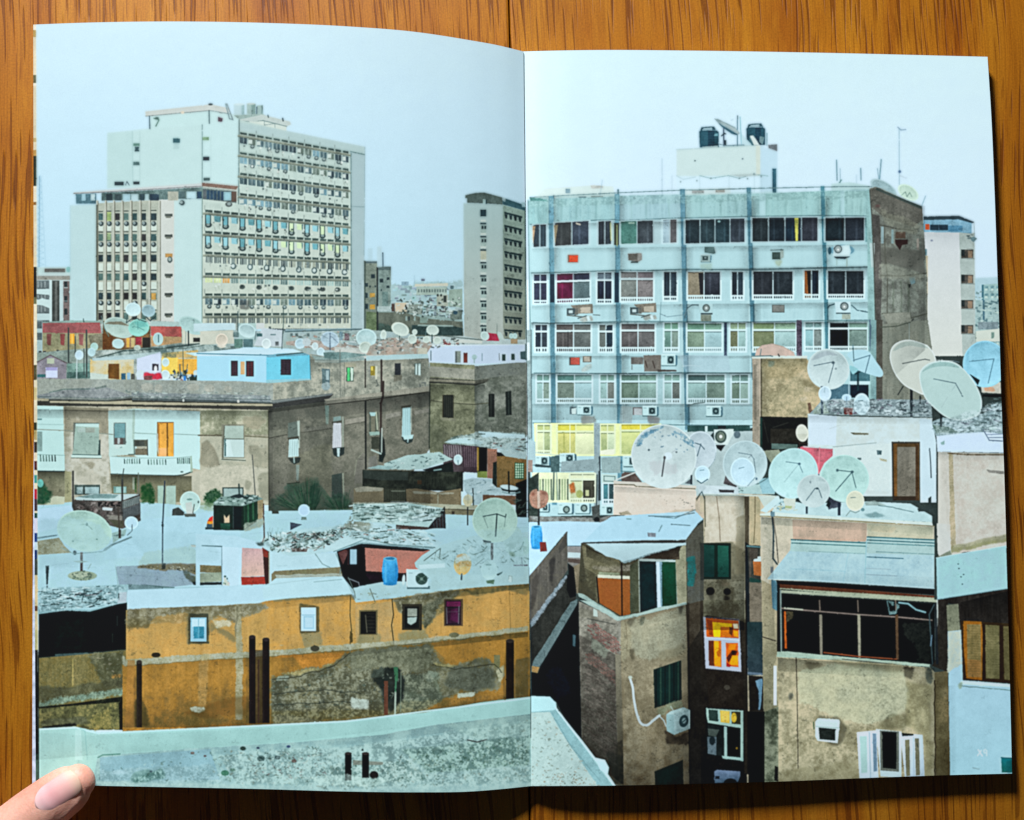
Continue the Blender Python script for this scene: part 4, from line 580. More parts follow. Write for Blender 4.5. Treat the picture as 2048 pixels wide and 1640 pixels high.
# exposed render and rubble
gp = [540, 1352, 560, 1352, 580, 1345, 620, 1335, 665, 1325, 700, 1300, 760, 1294, 862, 1288, 866, 1300, 875, 1325, 905, 1330, 960, 1318, 990, 1322, 1005, 1345, 995, 1380, 960, 1382, 920, 1385, 880, 1400, 850, 1420, 800, 1440, 545, 1450]
P(gp, (104, 104, 88), warp=5, n=8, c2=(130, 126, 104), k=2); P([700, 1303, 860, 1290, 866, 1330, 830, 1345, 760, 1335, 700, 1345], (128, 128, 106), warp=3, n=8); P([900, 1330, 985, 1335, 990, 1375, 930, 1380, 890, 1372], (92, 96, 84), warp=3, n=4); P([790, 1350, 880, 1345, 880, 1400, 840, 1420, 790, 1430], (104, 122, 106), warp=4, n=8, a=.8)
debris([545, 1360, 700, 1330, 860, 1350, 860, 1420, 545, 1445], 170, [(128, 132, 114), (60, 64, 56), (146, 150, 132), (76, 80, 68), (110, 126, 112)], ln=(2, 8), w=(1.5, 4), seed=50, ang=(-1, 1)); P([742, 1342, 770, 1334, 800, 1334, 808, 1360, 808, 1400, 770, 1440, 760, 1370], (30, 36, 34), warp=3, n=8, thr=-.3); P([700, 1395, 740, 1400, 738, 1420, 700, 1418], (190, 206, 196), warp=2); P([555, 1352, 580, 1350, 575, 1360, 552, 1362], (160, 176, 160), warp=1.5); P([915, 1388, 952, 1382, 950, 1390, 918, 1396], (186, 200, 186), warp=1.5); P([990, 1342, 1008, 1330, 1010, 1350, 1000, 1365], (190, 190, 160), warp=1.5); P([858, 1340, 880, 1345, 860, 1365, 850, 1360], (150, 170, 152), warp=2)
P([560, 1348, 640, 1335, 668, 1322, 664, 1330, 600, 1350], (196, 176, 120), warp=2, a=.8); P([865, 1325, 920, 1330, 960, 1320, 900, 1335, 870, 1332], (186, 160, 100), warp=2, a=.8); P([988, 1310, 1000, 1310, 1000, 1335, 988, 1335], (130, 120, 84)); P([540, 1425, 700, 1420, 850, 1420, 1060, 1390, 1060, 1480, 540, 1480], (136, 110, 62), warp=3, n=8, c2=(110, 104, 78), k=2.4)
P([545, 1430, 640, 1440, 640, 1460, 545, 1460], (120, 116, 96), warp=2); P([440, 1400, 500, 1390, 498, 1430, 400, 1440, 365, 1425], (120, 84, 40), warp=4, a=.6); P([380, 1414, 412, 1414, 410, 1422, 398, 1427, 385, 1424], (196, 206, 190), warp=1.5)
P([1030, 1320, 1058, 1315, 1058, 1400, 1030, 1402], (116, 92, 56), warp=2, n=9)
P([270, 1400, 290, 1400, 300, 1453, 262, 1455], (70, 56, 32), warp=3, a=.7); P([255, 1320, 270, 1320, 270, 1455, 250, 1455], (176, 130, 70), a=.7)
rubble([545, 1365, 640, 1340, 720, 1335, 860, 1345, 880, 1400, 850, 1425, 545, 1446], (62, 66, 58), (150, 152, 132), k=1.6, a=0.45); rubble([700, 1303, 862, 1290, 900, 1332, 990, 1335, 990, 1378, 870, 1400, 700, 1345], (84, 84, 70), (136, 134, 112), k=1., a=0.34)
rubble([252, 1218, 520, 1208, 500, 1235, 252, 1250], (104, 90, 66), (170, 158, 130), k=1.3, a=0.41); rubble([790, 1198, 905, 1184, 900, 1215, 850, 1250, 800, 1225], (70, 66, 52), (146, 140, 118), k=1.5, a=0.45)
rubble([76, 1320, 245, 1300, 240, 1450, 76, 1455], (80, 72, 46), (170, 150, 96), k=1.1, a=0.22); rubble([540, 1425, 1060, 1385, 1060, 1470, 540, 1470], (96, 80, 50), (160, 130, 80), k=1.3, a=0.30)
shade([252, 1217, 400, 1213, 520, 1206, 545, 1199, 700, 1188, 790, 1197, 860, 1187, 950, 1175, 1060, 1165, 1060, 1176, 860, 1200, 700, 1200, 520, 1220, 252, 1232], .35, 'd'); shade([252, 1332, 480, 1317, 700, 1300, 1056, 1264, 1056, 1274, 700, 1312, 480, 1330, 252, 1344], .35, 'd'); shade([245, 1380, 545, 1380, 545, 1455, 245, 1455], .25, 'u'); shade([860, 1380, 1060, 1350, 1060, 1420, 860, 1440], .2, 'u')
P([742, 1342, 770, 1334, 800, 1334, 808, 1360, 806, 1400, 780, 1430, 764, 1380, 745, 1362], (26, 32, 30), warp=3, n=8, a=.85); debris([745, 1350, 805, 1345, 800, 1400, 760, 1390], 14, [(120, 130, 116), (90, 100, 90)], ln=(2, 6), w=(1, 2.6), seed=150, ang=(-1.5, 1.5)); P([702, 1396, 738, 1400, 736, 1418, 702, 1416], (186, 204, 194), warp=2); P([742, 1342, 768, 1334, 770, 1352, 745, 1358], (90, 100, 88), warp=2, a=.6); P([915, 1388, 952, 1382, 950, 1390, 918, 1396], (186, 200, 186), warp=1.5)
L([545, 1360, 600, 1352, 668, 1332, 702, 1304], (60, 56, 42), 2, .7, warp=2); L([866, 1330, 910, 1338, 990, 1328, 1004, 1345], (60, 56, 42), 2, .7, warp=2); L([545, 1388, 640, 1380, 720, 1386], (56, 60, 52), 2.4, .6, warp=2); L([550, 1410, 700, 1404], (52, 56, 48), 2, .6, warp=2)
def pipe(x0, x1, y0, y1, c=(34, 24, 22)):
    P([x0-4, y0+30, x0, y0+10, x0, y1, x0-6, y1], (60, 46, 28), a=.45, warp=2); R(x0, y0, x1, y1, c, n=4); E((x0+x1)/2, y0, (x1-x0)/2, 4, tuple(v+26 for v in c)); L([x0+2, y0+4, x0+2, y1], tuple(v+22 for v in c), 1)
pipe(273, 284, 1324, 1455, (44, 34, 26)); pipe(498, 511, 1274, 1447); pipe(525, 539, 1279, 1446); L([517, 1320, 517, 1446], (96, 62, 50), 3); R(511, 1300, 525, 1446, (50, 36, 28), a=.6)
pipe(1012, 1028, 1282, 1402, (36, 26, 20)); R(768, 1362, 776, 1430, (110, 66, 50)); P([787, 1334, 796, 1334, 796, 1362, 790, 1362], (60, 104, 76)); L([792, 1360, 791, 1385], (70, 120, 90), 3.2); L([791, 1385, 790, 1430], (170, 190, 176), 3.4); L([802, 1345, 801, 1425], (120, 136, 120), 1.3)
# windows of the ochre wall
P([376, 1228, 418, 1228, 418, 1288, 378, 1288], (70, 70, 56), warp=1.5); R(381, 1235, 413, 1283, (150, 200, 220)); R(384, 1238, 410, 1254, (190, 226, 238)); R(387, 1253, 408, 1277, (70, 150, 176), n=10); L([397, 1238, 397, 1276], (120, 180, 200), 1.2)
P([597, 1208, 640, 1212, 638, 1264, 600, 1266], (76, 66, 46), warp=1.5, a=.8); R(602, 1215, 632, 1262, (190, 226, 242), n=2); R(607, 1232, 628, 1258, (160, 206, 226)); R(610, 1235, 626, 1255, (182, 220, 236)); L([604, 1230, 630, 1230], (130, 180, 200), 1.2)
R(718, 1220, 755, 1270, (96, 82, 58), a=.7); R(721, 1223, 752, 1268, (30, 30, 28)); 
for k in range(6): L([733, 1227+k*7, 750, 1227+k*7], (64, 58, 50), 1)
L([731, 1230, 734, 1265], (130, 120, 100), 1.2)
R(804, 1208, 844, 1260, (56, 50, 40)); R(809, 1213, 838, 1256, (28, 30, 28)); R(815, 1217, 834, 1233, (140, 150, 140), n=10); P([815, 1235, 834, 1234, 832, 1244, 822, 1250, 815, 1246], (166, 190, 186)); 
R(888, 1198, 926, 1252, (80, 56, 46), a=.8); R(891, 1201, 922, 1250, (50, 36, 44)); R(893, 1203, 921, 1213, (120, 44, 84)); R(894, 1216, 918, 1246, (70, 40, 60)); P([902, 1220, 915, 1216, 917, 1245, 900, 1240], (110, 40, 84), a=.7); L([893, 1215, 894, 1247], (150, 150, 150), 1.3); L([918, 1213, 917, 1247], (140, 140, 146), 1.3); L([894, 1224, 918, 1223], (110, 100, 110), .9)
# roof edge over the wall
P([255, 1180, 420, 1174, 530, 1168, 548, 1158, 690, 1150, 708, 1185, 700, 1189, 545, 1199, 520, 1206, 400, 1213, 255, 1217], (182, 220, 234), n=3, warp=.8); L([255, 1180, 525, 1170], (156, 196, 206), 1.2); L([545, 1200, 600, 1195, 700, 1188], (140, 160, 150), 1.2)
O(400, 1080, Z)
P([-40, 440, -40, -60, 340, -40, 700, 60, 1350, 90, 1400, 360, 700, 400, 600, 460], (180, 218, 232), n=4)
P([0, 240, 205, 250, 210, 320, 0, 310], (140, 122, 90), n=12); P([0, 320, 210, 310, 210, 400, 0, 410], (156, 170, 150), n=6); P([0, 410, 212, 405, 212, 432, 0, 436], (34, 44, 46)); P([210, 65, 400, 75, 400, 430, 260, 450, 215, 440], (190, 224, 238), n=3); L([210, 60, 212, 440], (110, 140, 150), 1.2); L([20, 55, 205, 62], (80, 110, 116), 2.2); P([240, 350, 290, 440, 220, 440], (196, 210, 200), warp=1); E(242, 352, 12, 10, (70, 96, 90)); debris([220, 360, 290, 380, 290, 440, 215, 440], 7, [(100, 140, 120), (70, 100, 96), (206, 190, 190)], ln=(1.5, 5), w=(1, 2), seed=51, ang=(1, 2))
P([405, 75, 605, 85, 625, 345, 400, 355], (206, 172, 174), n=6, g=(212, 180, 164), st=4); P([396, 358, 632, 352, 640, 425, 402, 435], (158, 60, 48), n=6); P([605, 85, 665, 110, 668, 420, 632, 430, 620, 340], (66, 40, 36), n=5); P([600, 70, 655, 105, 655, 170, 610, 160], (130, 58, 48), n=6); L([668, 110, 668, 420], (176, 180, 160), 2)
P([680, 120, 1320, 130, 1365, 260, 720, 300, 690, 320], (184, 220, 230), n=4); P([720, 300, 1365, 260, 1375, 345, 1200, 340, 730, 370, 690, 400, 690, 330], (152, 142, 110), n=9, c2=(126, 110, 84)); P([720, 340, 1370, 320, 1375, 350, 740, 372], (170, 182, 170), n=6, warp=1); L([1110, 130, 1180, 230, 1250, 265], (116, 146, 146), 1.4); L([1310, 130, 1360, 250, 1350, 330], (120, 150, 150), 1.6)
P([730, 370, 1410, 350, 1490, 510, 1360, 530, 860, 560, 620, 590, 600, 470], (184, 222, 232), n=3); L([600, 440, 1300, 350], (166, 200, 206), 1); L([1100, 405, 1370, 380], (140, 176, 180), 1.2); P([1380, 350, 1425, 355, 1490, 510, 1470, 520], (160, 196, 204)); 
# doorway, pink wall and barrel
P([1320, 110, 1600, 20, 2260, 60, 2260, 330, 2100, 440, 1470, 470, 1375, 350], (12, 14, 18), n=1); P([1330, 120, 1400, 90, 1440, 100, 1380, 240], (110, 66, 64), n=6); R(1448, 90, 1512, 235, (156, 196, 212), n=5); R(1420, 100, 1440, 240, (56, 40, 44)); P([1590, 75, 2150, 110, 2230, 90, 2160, 200, 2130, 300, 1960, 320, 1600, 300], (196, 132, 118), n=5, c2=(182, 118, 104)); P([1610, 305, 2110, 325, 2110, 440, 1680, 440, 1600, 340], (34, 22, 30), n=4); L([1430, 370, 1530, 410, 1540, 450], (150, 160, 170), 1.6)
P([1480, 460, 1760, 400, 2160, 400, 3180, 250, 3180, 410, 2700, 450, 2260, 500, 1880, 545, 1500, 605], (176, 214, 222), n=5, c2=(164, 200, 204), warp=1); L([1640, 470, 1690, 600], (100, 110, 96), 1.5); L([1430, 360, 1490, 500, 1500, 560], (110, 130, 124), 1.6); debris([1500, 520, 1860, 500, 1860, 560, 1510, 590], 12, [(140, 156, 140), (120, 140, 136)], ln=(2, 7), w=(1, 2), seed=52)
def barrel(cx, cy, rx, h):
    P([cx-rx*.84, cy-h, cx+rx*.84, cy-h, cx+rx*1.04, cy-h*.2, cx+rx, cy+h*.4, cx+rx*.82, cy+h*.97, cx-rx*.82, cy+h*.97, cx-rx, cy+h*.4, cx-rx*1.04, cy-h*.2], (84, 176, 226), n=3, g=(52, 144, 206))
    E(cx, cy+h*.95, rx*.82, rx*.2, (52, 140, 196)); E(cx, cy-h, rx*.84, rx*.26, (120, 196, 228)); E(cx, cy-h, rx*.6, rx*.16, (52, 130, 176)); P([cx-rx*.7, cy-h*.7, cx-rx*.45, cy-h*.7, cx-rx*.4, cy+h*.8, cx-rx*.7, cy+h*.8], (104, 190, 232), a=.6); P([cx+rx*.6, cy-h*.7, cx+rx, cy-h*.4, cx+rx*.95, cy+h*.5, cx+rx*.7, cy+h*.9], (44, 124, 190), a=.5)
barrel(1834, 305, 76, 125)
E(1965, 385, 16, 52, (196, 224, 226), ang=5); R(1990, 280, 2010, 455, (206, 226, 226)); ac(2000, 285, 200, 170, col=(190, 224, 230), fan=False, side=False); E(2138, 375, 58, 58, (66, 92, 88)); E(2138, 375, 44, 44, (56, 80, 74), n=10); E(2138, 375, 14, 14, (120, 150, 140)); L([2100, 345, 2180, 410], (130, 160, 150), .8); L([2175, 340, 2100, 410], (130, 160, 150), .8)
# rubble on the right roof of the left page
O(740, 1080, Z)
P([430, 220, 500, 150, 640, 60, 1000, -40, 1560, -80, 1560, 420, 700, 480, 440, 260], (178, 216, 222), n=5, c2=(166, 202, 206)); debris([480, 200, 640, 80, 1100, -20, 1530, 40, 1520, 200, 1000, 300, 740, 270], 54, [(110, 140, 138), (84, 108, 104), (196, 224, 226), (76, 96, 88), (140, 166, 160)], ln=(5, 16), w=(1, 2.6), seed=53, ang=(-1, 1)); P([470, 240, 720, 225, 725, 265, 480, 280], (192, 224, 230)); L([520, 200, 680, 80, 670, 180], (90, 110, 104), 1.4); L([640, 100, 620, 200], (120, 150, 150), 1); L([1000, 140, 1090, 110, 1130, 60], (90, 116, 110), 1.5); L([1020, 240, 1100, 180], (96, 120, 116), 1.5)
dish(1150, 290, 80, 95, (176, 214, 216), sh=-3, rim=3); R(1120, 235, 1172, 246, (130, 166, 166)); P([1120, 390, 1200, 380, 1190, 425, 1130, 415], (100, 130, 110), warp=1, n=14); E(1355, 375, 22, 34, (190, 220, 222)); L([1335, 380, 1340, 345, 1370, 350, 1372, 400], (130, 160, 160), 1)
E(1430, 60, 130, 100, (168, 208, 206)); L([1380, 120, 1450, 90, 1480, 20], (70, 100, 92), 1.6); P([1330, 110, 1400, 120, 1400, 160, 1350, 160], (84, 110, 84), warp=2); L([1460, 170, 1470, 230], (90, 104, 110), 1.6); P([1380, 240, 1520, 235, 1525, 250, 1390, 250], (110, 116, 126)); P([1220, 330, 1280, 305, 1270, 325, 1235, 345], (60, 84, 84))
dish(893, 235, 84, 104, (222, 178, 92), ang=8, sh=-4, rim=4); P([815, 230, 830, 150, 900, 125, 960, 150, 975, 200, 890, 200], (196, 214, 206), warp=1.5); P([830, 150, 900, 125, 910, 140, 840, 170], (214, 130, 50), warp=1.5); P([820, 230, 880, 195, 940, 190, 975, 220, 965, 260, 900, 240, 860, 260], (226, 146, 52), warp=1.5); L([885, 330, 882, 380], (70, 84, 90), 3.4)
E(1150, 280, 5, 5, (120, 150, 150))
R(1166, 30, 1190, 180, (70, 60, 60), n=5)
# slat roof and rubble behind
O(700, 780, Z)
P([30, 1100, 560, 1090, 910, 1140, 925, 1330, 700, 1345, 20, 1250], (172, 206, 206), n=8); debris([40, 1110, 540, 1100, 900, 1160, 860, 1240, 60, 1240], 70, [(190, 220, 220), (116, 144, 138), (84, 110, 104), (150, 180, 176), (200, 226, 226)], ln=(8, 24), w=(1, 3.5), seed=60, ang=(-.25, .15)); P([445, 1300, 840, 1330, 720, 1348, 445, 1342], (80, 64, 58)); P([600, 1230, 700, 1180, 860, 1210, 830, 1270, 600, 1260], (192, 222, 228))
for k in range(8): R(700+k*26, 1140+k, 712+k*26, 1165+k, (70, 90, 88))
P([750, 1335, 915, 1120, 925, 1335], (34, 36, 38), n=8); 
for k in range(9): L([790+k*15, 1300-k*14, 800+k*14, 1330], (110, 116, 120) if k % 2 else (84, 60, 60), 1)
P([0, 1255, 440, 1300, 440, 1345, 720, 1350, 760, 1420, 900, 1470, 800, 1540, 120, 1480, 0, 1440], (178, 214, 222), n=5, warp=1); debris([0, 1260, 440, 1310, 800, 1380, 860, 1460, 400, 1470, 0, 1400], 50, [(130, 160, 156), (96, 120, 112), (150, 110, 100), (190, 222, 226), (70, 88, 80)], ln=(6, 18), w=(1, 2.6), seed=61, ang=(-.2, .4)); P([0, 1240, 230, 1290, 170, 1370, 60, 1370, 0, 1320], (110, 120, 106), warp=3, thr=0, n=16); L([130, 1430, 400, 1490, 820, 1520], (110, 140, 140), 2); L([0, 1500, 120, 1475, 400, 1500, 800, 1525], (130, 164, 170), 3)
O(400, 780, Z)
P([560, 1480, 640, 1400, 900, 1350, 1380, 1300, 1560, 1400, 1580, 1440, 1240, 1570, 900, 1600, 680, 1560], (178, 214, 220), n=6, warp=1.5); debris([600, 1450, 800, 1380, 1180, 1380, 1380, 1290, 1450, 1400, 1250, 1540, 900, 1560, 700, 1540], 150, [(196, 224, 228), (110, 140, 132), (76, 100, 92), (140, 170, 166), (90, 96, 90), (206, 228, 228), (120, 96, 90)], ln=(4, 15), w=(1, 3.4), seed=62, ang=(-.9, .7)); P([1210, 1480, 1560, 1370, 1575, 1440, 1300, 1560, 1200, 1540], (186, 220, 226), n=4); L([1290, 1560, 1570, 1450], (110, 146, 150), 1.6); P([1060, 1420, 1150, 1370, 1170, 1375, 1110, 1440], (70, 74, 76)); P([880, 1520, 1040, 1530, 1030, 1560, 885, 1560], (110, 84, 78))
for x in (655, 735, 775, 680): L([x, 1440, x+20, 1330], (150, 186, 190), 1.3); L([x+8, 1430, x-2, 1370], (96, 120, 116), 1.2)
P([870, 1275, 985, 1298, 872, 1352], (34, 34, 50)); dish(1003, 1160, 56, 58, (172, 208, 230), sh=-3); P([980, 1225, 1025, 1225, 1030, 1255, 975, 1255], (110, 134, 130), n=8)
P([1370, 1270, 1560, 1270, 1660, 1330, 1560, 1400, 1400, 1330], (120, 130, 118), warp=3, n=16, thr=0); P([690, 1130, 710, 1160, 760, 1170, 760, 1195, 695, 1195], (56, 60, 52)); L([612, 1100, 620, 1420, 600, 1480], (84, 60, 52), 2.6); P([535, 1470, 600, 1460, 640, 1500, 560, 1500], (60, 76, 74), warp=2)
L([505, 630, 535, 1040], (90, 92, 88), 1.8); L([470, 600, 545, 610], (150, 152, 136), .8)
# kennel
P([130, 1100, 420, 1115, 555, 1060, 560, 1260, 420, 1355, 130, 1350], (28, 44, 38), n=5); P([420, 1120, 550, 1065, 556, 1250, 425, 1330], (36, 66, 50), n=6); P([555, 1060, 610, 1060, 605, 1240, 560, 1260], (166, 144, 112), n=6)
for k in range(5): L([440+k*24, 1110-k*8, 442+k*24, 1290-k*14], (80, 140, 100) if k % 2 else (26, 40, 34), 1.1)
P([425, 1290, 600, 1240, 630, 1270, 600, 1310, 430, 1365], (150, 166, 152), n=12, warp=1.5); P([230, 1200, 255, 1235, 285, 1200, 285, 1280, 235, 1280], (216, 196, 164), n=12); P([195, 1285, 290, 1285, 290, 1345, 200, 1345], (40, 80, 66), n=10); R(320, 1130, 400, 1340, (22, 32, 34), n=2); L([320, 1060, 322, 1340], (70, 84, 84), 1.2)
P([125, 1090, 200, 1030, 350, 1020, 520, 1010, 610, 1050, 420, 1120, 130, 1110], (124, 152, 146), n=12); debris([130, 1095, 210, 1030, 520, 1010, 600, 1050, 420, 1110], 44, [(190, 216, 214), (70, 94, 90), (150, 176, 172), (44, 62, 60)], ln=(3, 12), w=(1.5, 4), seed=63, ang=(-.8, .5)); L([375, 910, 380, 1020], (50, 70, 68), 2.8); P([290, 1030, 380, 1000, 440, 1030, 380, 1045], (44, 56, 58), warp=1)
P([70, 1270, 90, 1235, 125, 1215, 125, 1340, 62, 1335], (226, 140, 50)); P([75, 1265, 95, 1230, 125, 1215, 122, 1262], (206, 60, 60)); P([68, 1290, 120, 1290, 120, 1340, 62, 1335], (70, 96, 110)); R(50, 1325, 130, 1345, (50, 70, 76)); R(85, 1275, 110, 1292, (240, 180, 70))
# lamp-like small dish, large grid dish
O(700, 780, Z)
P([1140, 870, 1200, 840, 1260, 1100, 1180, 1050], (170, 198, 204), a=.6, warp=2)
E(1138, 1065, 48, 56, (206, 204, 172), n=8); E(1138, 1040, 40, 26, (190, 196, 176)); R(1130, 1130, 1140, 1305, (56, 60, 60)); L([1185, 950, 1190, 1110], (40, 50, 50), 2); L([1138, 1000, 1138, 1100], (170, 166, 140), 1)
E(1570, 1430, 100, 130, (170, 208, 208), ang=-10, n=3)
dish(1398, 1255, 218, 216, (166, 202, 192), sh=-9, rim=10, n=2); L([1418, 1195, 1405, 1410], (60, 76, 78), 2.6); L([1285, 1220, 1415, 1195, 1500, 1225, 1505, 1200], (70, 90, 90), 2); L([1285, 1215, 1330, 1330], (120, 150, 146), 1); L([1500, 1230, 1490, 1320], (120, 150, 146), 1); L([1360, 1385, 1330, 1400], (130, 160, 150), 1); P([1280, 1445, 1360, 1460, 1360, 1475, 1290, 1470], (50, 60, 62)); R(1362, 1480, 1380, 1640, (64, 56, 58))
rubble([560, 1480, 640, 1400, 900, 1350, 1380, 1300, 1560, 1400, 1240, 1560, 900, 1590, 680, 1560], (96, 110, 104), (204, 224, 224), k=1.5, a=0.00)
# ---- near parapet and rubble roof
O(60, 1080, 4.824)
rubble([80, 470, 860, 440, 930, 470, 840, 620, 400, 665, 80, 705], (70, 100, 104), (190, 220, 226), k=1.5, a=0.41, off=.15)
O(700, 780, 4.824)
rubble([40, 1100, 540, 1095, 900, 1150, 860, 1250, 440, 1290, 30, 1250], (90, 116, 112), (196, 222, 222), k=1.5, a=0.45, off=.15); rubble([0, 1300, 440, 1330, 760, 1420, 800, 1500, 400, 1480, 0, 1440], (96, 126, 122), (190, 220, 224), k=1.5, a=0.38, off=.2)
O(400, 780, 4.824)
rubble([600, 1450, 800, 1370, 1180, 1370, 1380, 1290, 1450, 1380, 1250, 1500, 900, 1570, 700, 1550], (80, 104, 98), (200, 226, 228), k=1.7, a=0.45, off=.12)
O(740, 1080, 4.824)
rubble([560, 160, 1000, 0, 1530, 40, 1500, 220, 1000, 260, 760, 240], (110, 140, 138), (186, 220, 224), k=1.4, a=0.30, off=.25)
O()
for p, c in (([74, 1040, 130, 1035, 200, 1045, 240, 1120, 74, 1140], .5), ([250, 1060, 420, 1070, 440, 1120, 300, 1130], .3), ([530, 1040, 680, 1035, 700, 1060, 560, 1060], .3), ([860, 1060, 1050, 1060, 1050, 1150, 900, 1150], .35)): P(p, (158, 198, 208), warp=4, a=c)
shade([74, 1202, 250, 1190, 250, 1240, 74, 1255], .0, 'd')
O()
P([74, 1457, 150, 1453, 170, 1457, 196, 1465, 520, 1450, 690, 1441, 850, 1425, 960, 1405, 1062, 1393, 1062, 1640, 60, 1640], (166, 214, 212), n=2, g=(160, 206, 200)); L([74, 1459, 150, 1455, 196, 1467, 690, 1443, 1060, 1396], (190, 232, 236), 3); L([160, 1457, 170, 1462, 175, 1520], (146, 198, 196), 1.6); P([150, 1460, 162, 1458, 165, 1520, 150, 1520], (176, 220, 218))
P([196, 1511, 240, 1508, 400, 1496, 600, 1484, 760, 1470, 870, 1450, 1062, 1428, 1062, 1640, 186, 1640, 187, 1555], (150, 190, 192), n=5, c2=(162, 200, 198), warp=1)
P([200, 1515, 420, 1498, 440, 1560, 200, 1562], (142, 184, 194), n=3); P([226, 1540, 256, 1540, 256, 1548, 226, 1548], (166, 204, 216), warp=1.5)
gr = [(120, 150, 142), (96, 124, 114), (180, 212, 206), (70, 96, 86), (190, 218, 214), (130, 140, 126), (150, 178, 170)]
debris([420, 1505, 640, 1490, 760, 1520, 1060, 1440, 1060, 1560, 700, 1580, 430, 1565], 900, gr, ln=(2, 8), w=(.8, 3), seed=70, ang=(-1, 1), a=.6); debris([240, 1535, 420, 1500, 480, 1560, 250, 1568], 40, gr[:4], ln=(2, 6), w=(.8, 2.4), seed=71, a=.6, ang=(-1, 1)); debris([820, 1510, 1060, 1480, 1060, 1530, 860, 1545], 170, [(70, 110, 92), (56, 92, 78), (100, 130, 112), (160, 184, 170)], ln=(2, 7), w=(1, 3), seed=72, ang=(-1.5, 1.5)); debris([640, 1530, 860, 1520, 880, 1560, 700, 1575], 130, [(84, 120, 110), (70, 100, 90), (150, 180, 170), (120, 130, 116)], ln=(2, 6), w=(1, 3), seed=73, ang=(-1.5, 1.5)); debris([500, 1510, 640, 1495, 660, 1560, 500, 1560], 130, [(70, 90, 86), (96, 110, 100), (184, 208, 200), (110, 100, 100), (150, 170, 160)], ln=(2, 8), w=(1, 2.6), seed=74, ang=(-1, 1))
P([255, 1560, 270, 1545, 300, 1538, 312, 1548, 280, 1560], (96, 140, 132), warp=2, n=10); L([196, 1515, 205, 1510, 240, 1508], (90, 140, 130), 2.4); 
for x, y, r, c in ((577, 1493, 4, (66, 86, 120)), (522, 1517, 8, (36, 60, 60)), (555, 1515, 6, (40, 60, 64)), (486, 1497, 6, (56, 76, 70)), (385, 1506, 4, (110, 100, 96)), (410, 1512, 3, (100, 90, 90)), (450, 1546, 8, (70, 120, 100)), (302, 1543, 3, (70, 90, 100)), (516, 1496, 3, (70, 80, 110)), (588, 1522, 5, (120, 84, 78)), (465, 1540, 5, (80, 120, 104))): E(x, y, r, r*.7, c, n=14)
rubble([440, 1512, 560, 1500, 700, 1495, 860, 1470, 1062, 1440, 1062, 1566, 700, 1576, 470, 1566], (104, 130, 124), (186, 216, 212), k=1.5, a=0.46, off=.16); rubble([200, 1540, 420, 1530, 460, 1566, 200, 1565], (130, 164, 164), (170, 204, 208), a=.5, off=.1)
rubble([800, 1500, 1062, 1470, 1062, 1530, 860, 1545], (64, 96, 82), (150, 186, 174), k=1.7, a=0.45); rubble([640, 1535, 820, 1520, 860, 1560, 700, 1572], (84, 116, 108), (180, 208, 202), k=1.6, a=0.41); rubble([255, 1562, 320, 1538, 330, 1555, 270, 1568], (64, 104, 96), (150, 190, 186), a=.8); shade([196, 1511, 400, 1497, 600, 1484, 760, 1470, 870, 1450, 1062, 1428, 1062, 1440, 760, 1484, 400, 1510, 196, 1524], .16, 'd')
shade([74, 1465, 196, 1472, 520, 1457, 850, 1432, 1062, 1402, 1062, 1425, 600, 1482, 190, 1510, 74, 1520], .07, 'u')
O(400, 780, 4.824)
debris([600, 1450, 800, 1370, 1180, 1370, 1380, 1290, 1450, 1380, 1250, 1500, 900, 1570, 700, 1550], 90, [(210, 230, 232), (60, 80, 76), (150, 176, 172), (100, 84, 78), (40, 54, 52)], ln=(3, 13), w=(1, 2.6), seed=160, ang=(-.8, .7))
O(700, 780, 4.824)
debris([40, 1100, 540, 1095, 900, 1150, 860, 1250, 440, 1290, 30, 1250], 80, [(206, 230, 230), (60, 84, 80), (150, 176, 172), (110, 130, 124)], ln=(4, 20), w=(1, 2.6), seed=161, ang=(-.25, .15)); debris([0, 1300, 440, 1330, 760, 1420, 800, 1500, 400, 1480, 0, 1440], 50, [(206, 228, 230), (70, 90, 86), (130, 150, 146)], ln=(4, 16), w=(1, 2.4), seed=162, ang=(-.2, .4))
O(60, 1080, 4.824)
debris([80, 480, 860, 440, 930, 480, 800, 620, 90, 690], 60, [(206, 230, 234), (50, 70, 74), (130, 160, 164)], ln=(4, 16), w=(1, 2.6), seed=163, ang=(-.3, .15))
O()
for k in range(30):
    x = rng.uniform(80, 1040); y = rng.uniform(1030, 1150); L([x, y, x+rng.uniform(10, 60), y+rng.uniform(-6, 8)], (140, 176, 184), 1, .35, warp=1)
L([935, 1480, 955, 1484, 973, 1479], (70, 74, 72), 2.4); E(725, 1500, 2, 2, (40, 50, 50)); P([706, 1520, 766, 1524, 766, 1530, 706, 1530], (130, 140, 130)); 
for x0, x1, y1 in ((690, 703, 1561), (724, 738, 1556)): R(x0, 1506, x1, y1, (26, 20, 20), n=3); E((x0+x1)/2, 1507, (x1-x0)/2, 3, (60, 52, 50))
E(748, 1550, 9, 8, (40, 32, 32)); P([620, 1555, 690, 1548, 780, 1560, 760, 1572, 640, 1572], (186, 218, 212), warp=2, n=8, a=.7); P([196, 1562, 700, 1574, 1060, 1566, 1060, 1600, 190, 1590], (176, 206, 202), n=4, a=.5, warp=2)
P([880, 1450, 1062, 1430, 1062, 1470, 960, 1480], (168, 204, 196), a=.5, warp=2)
R(74, 1310, 78, 1640, (20, 30, 30)); 
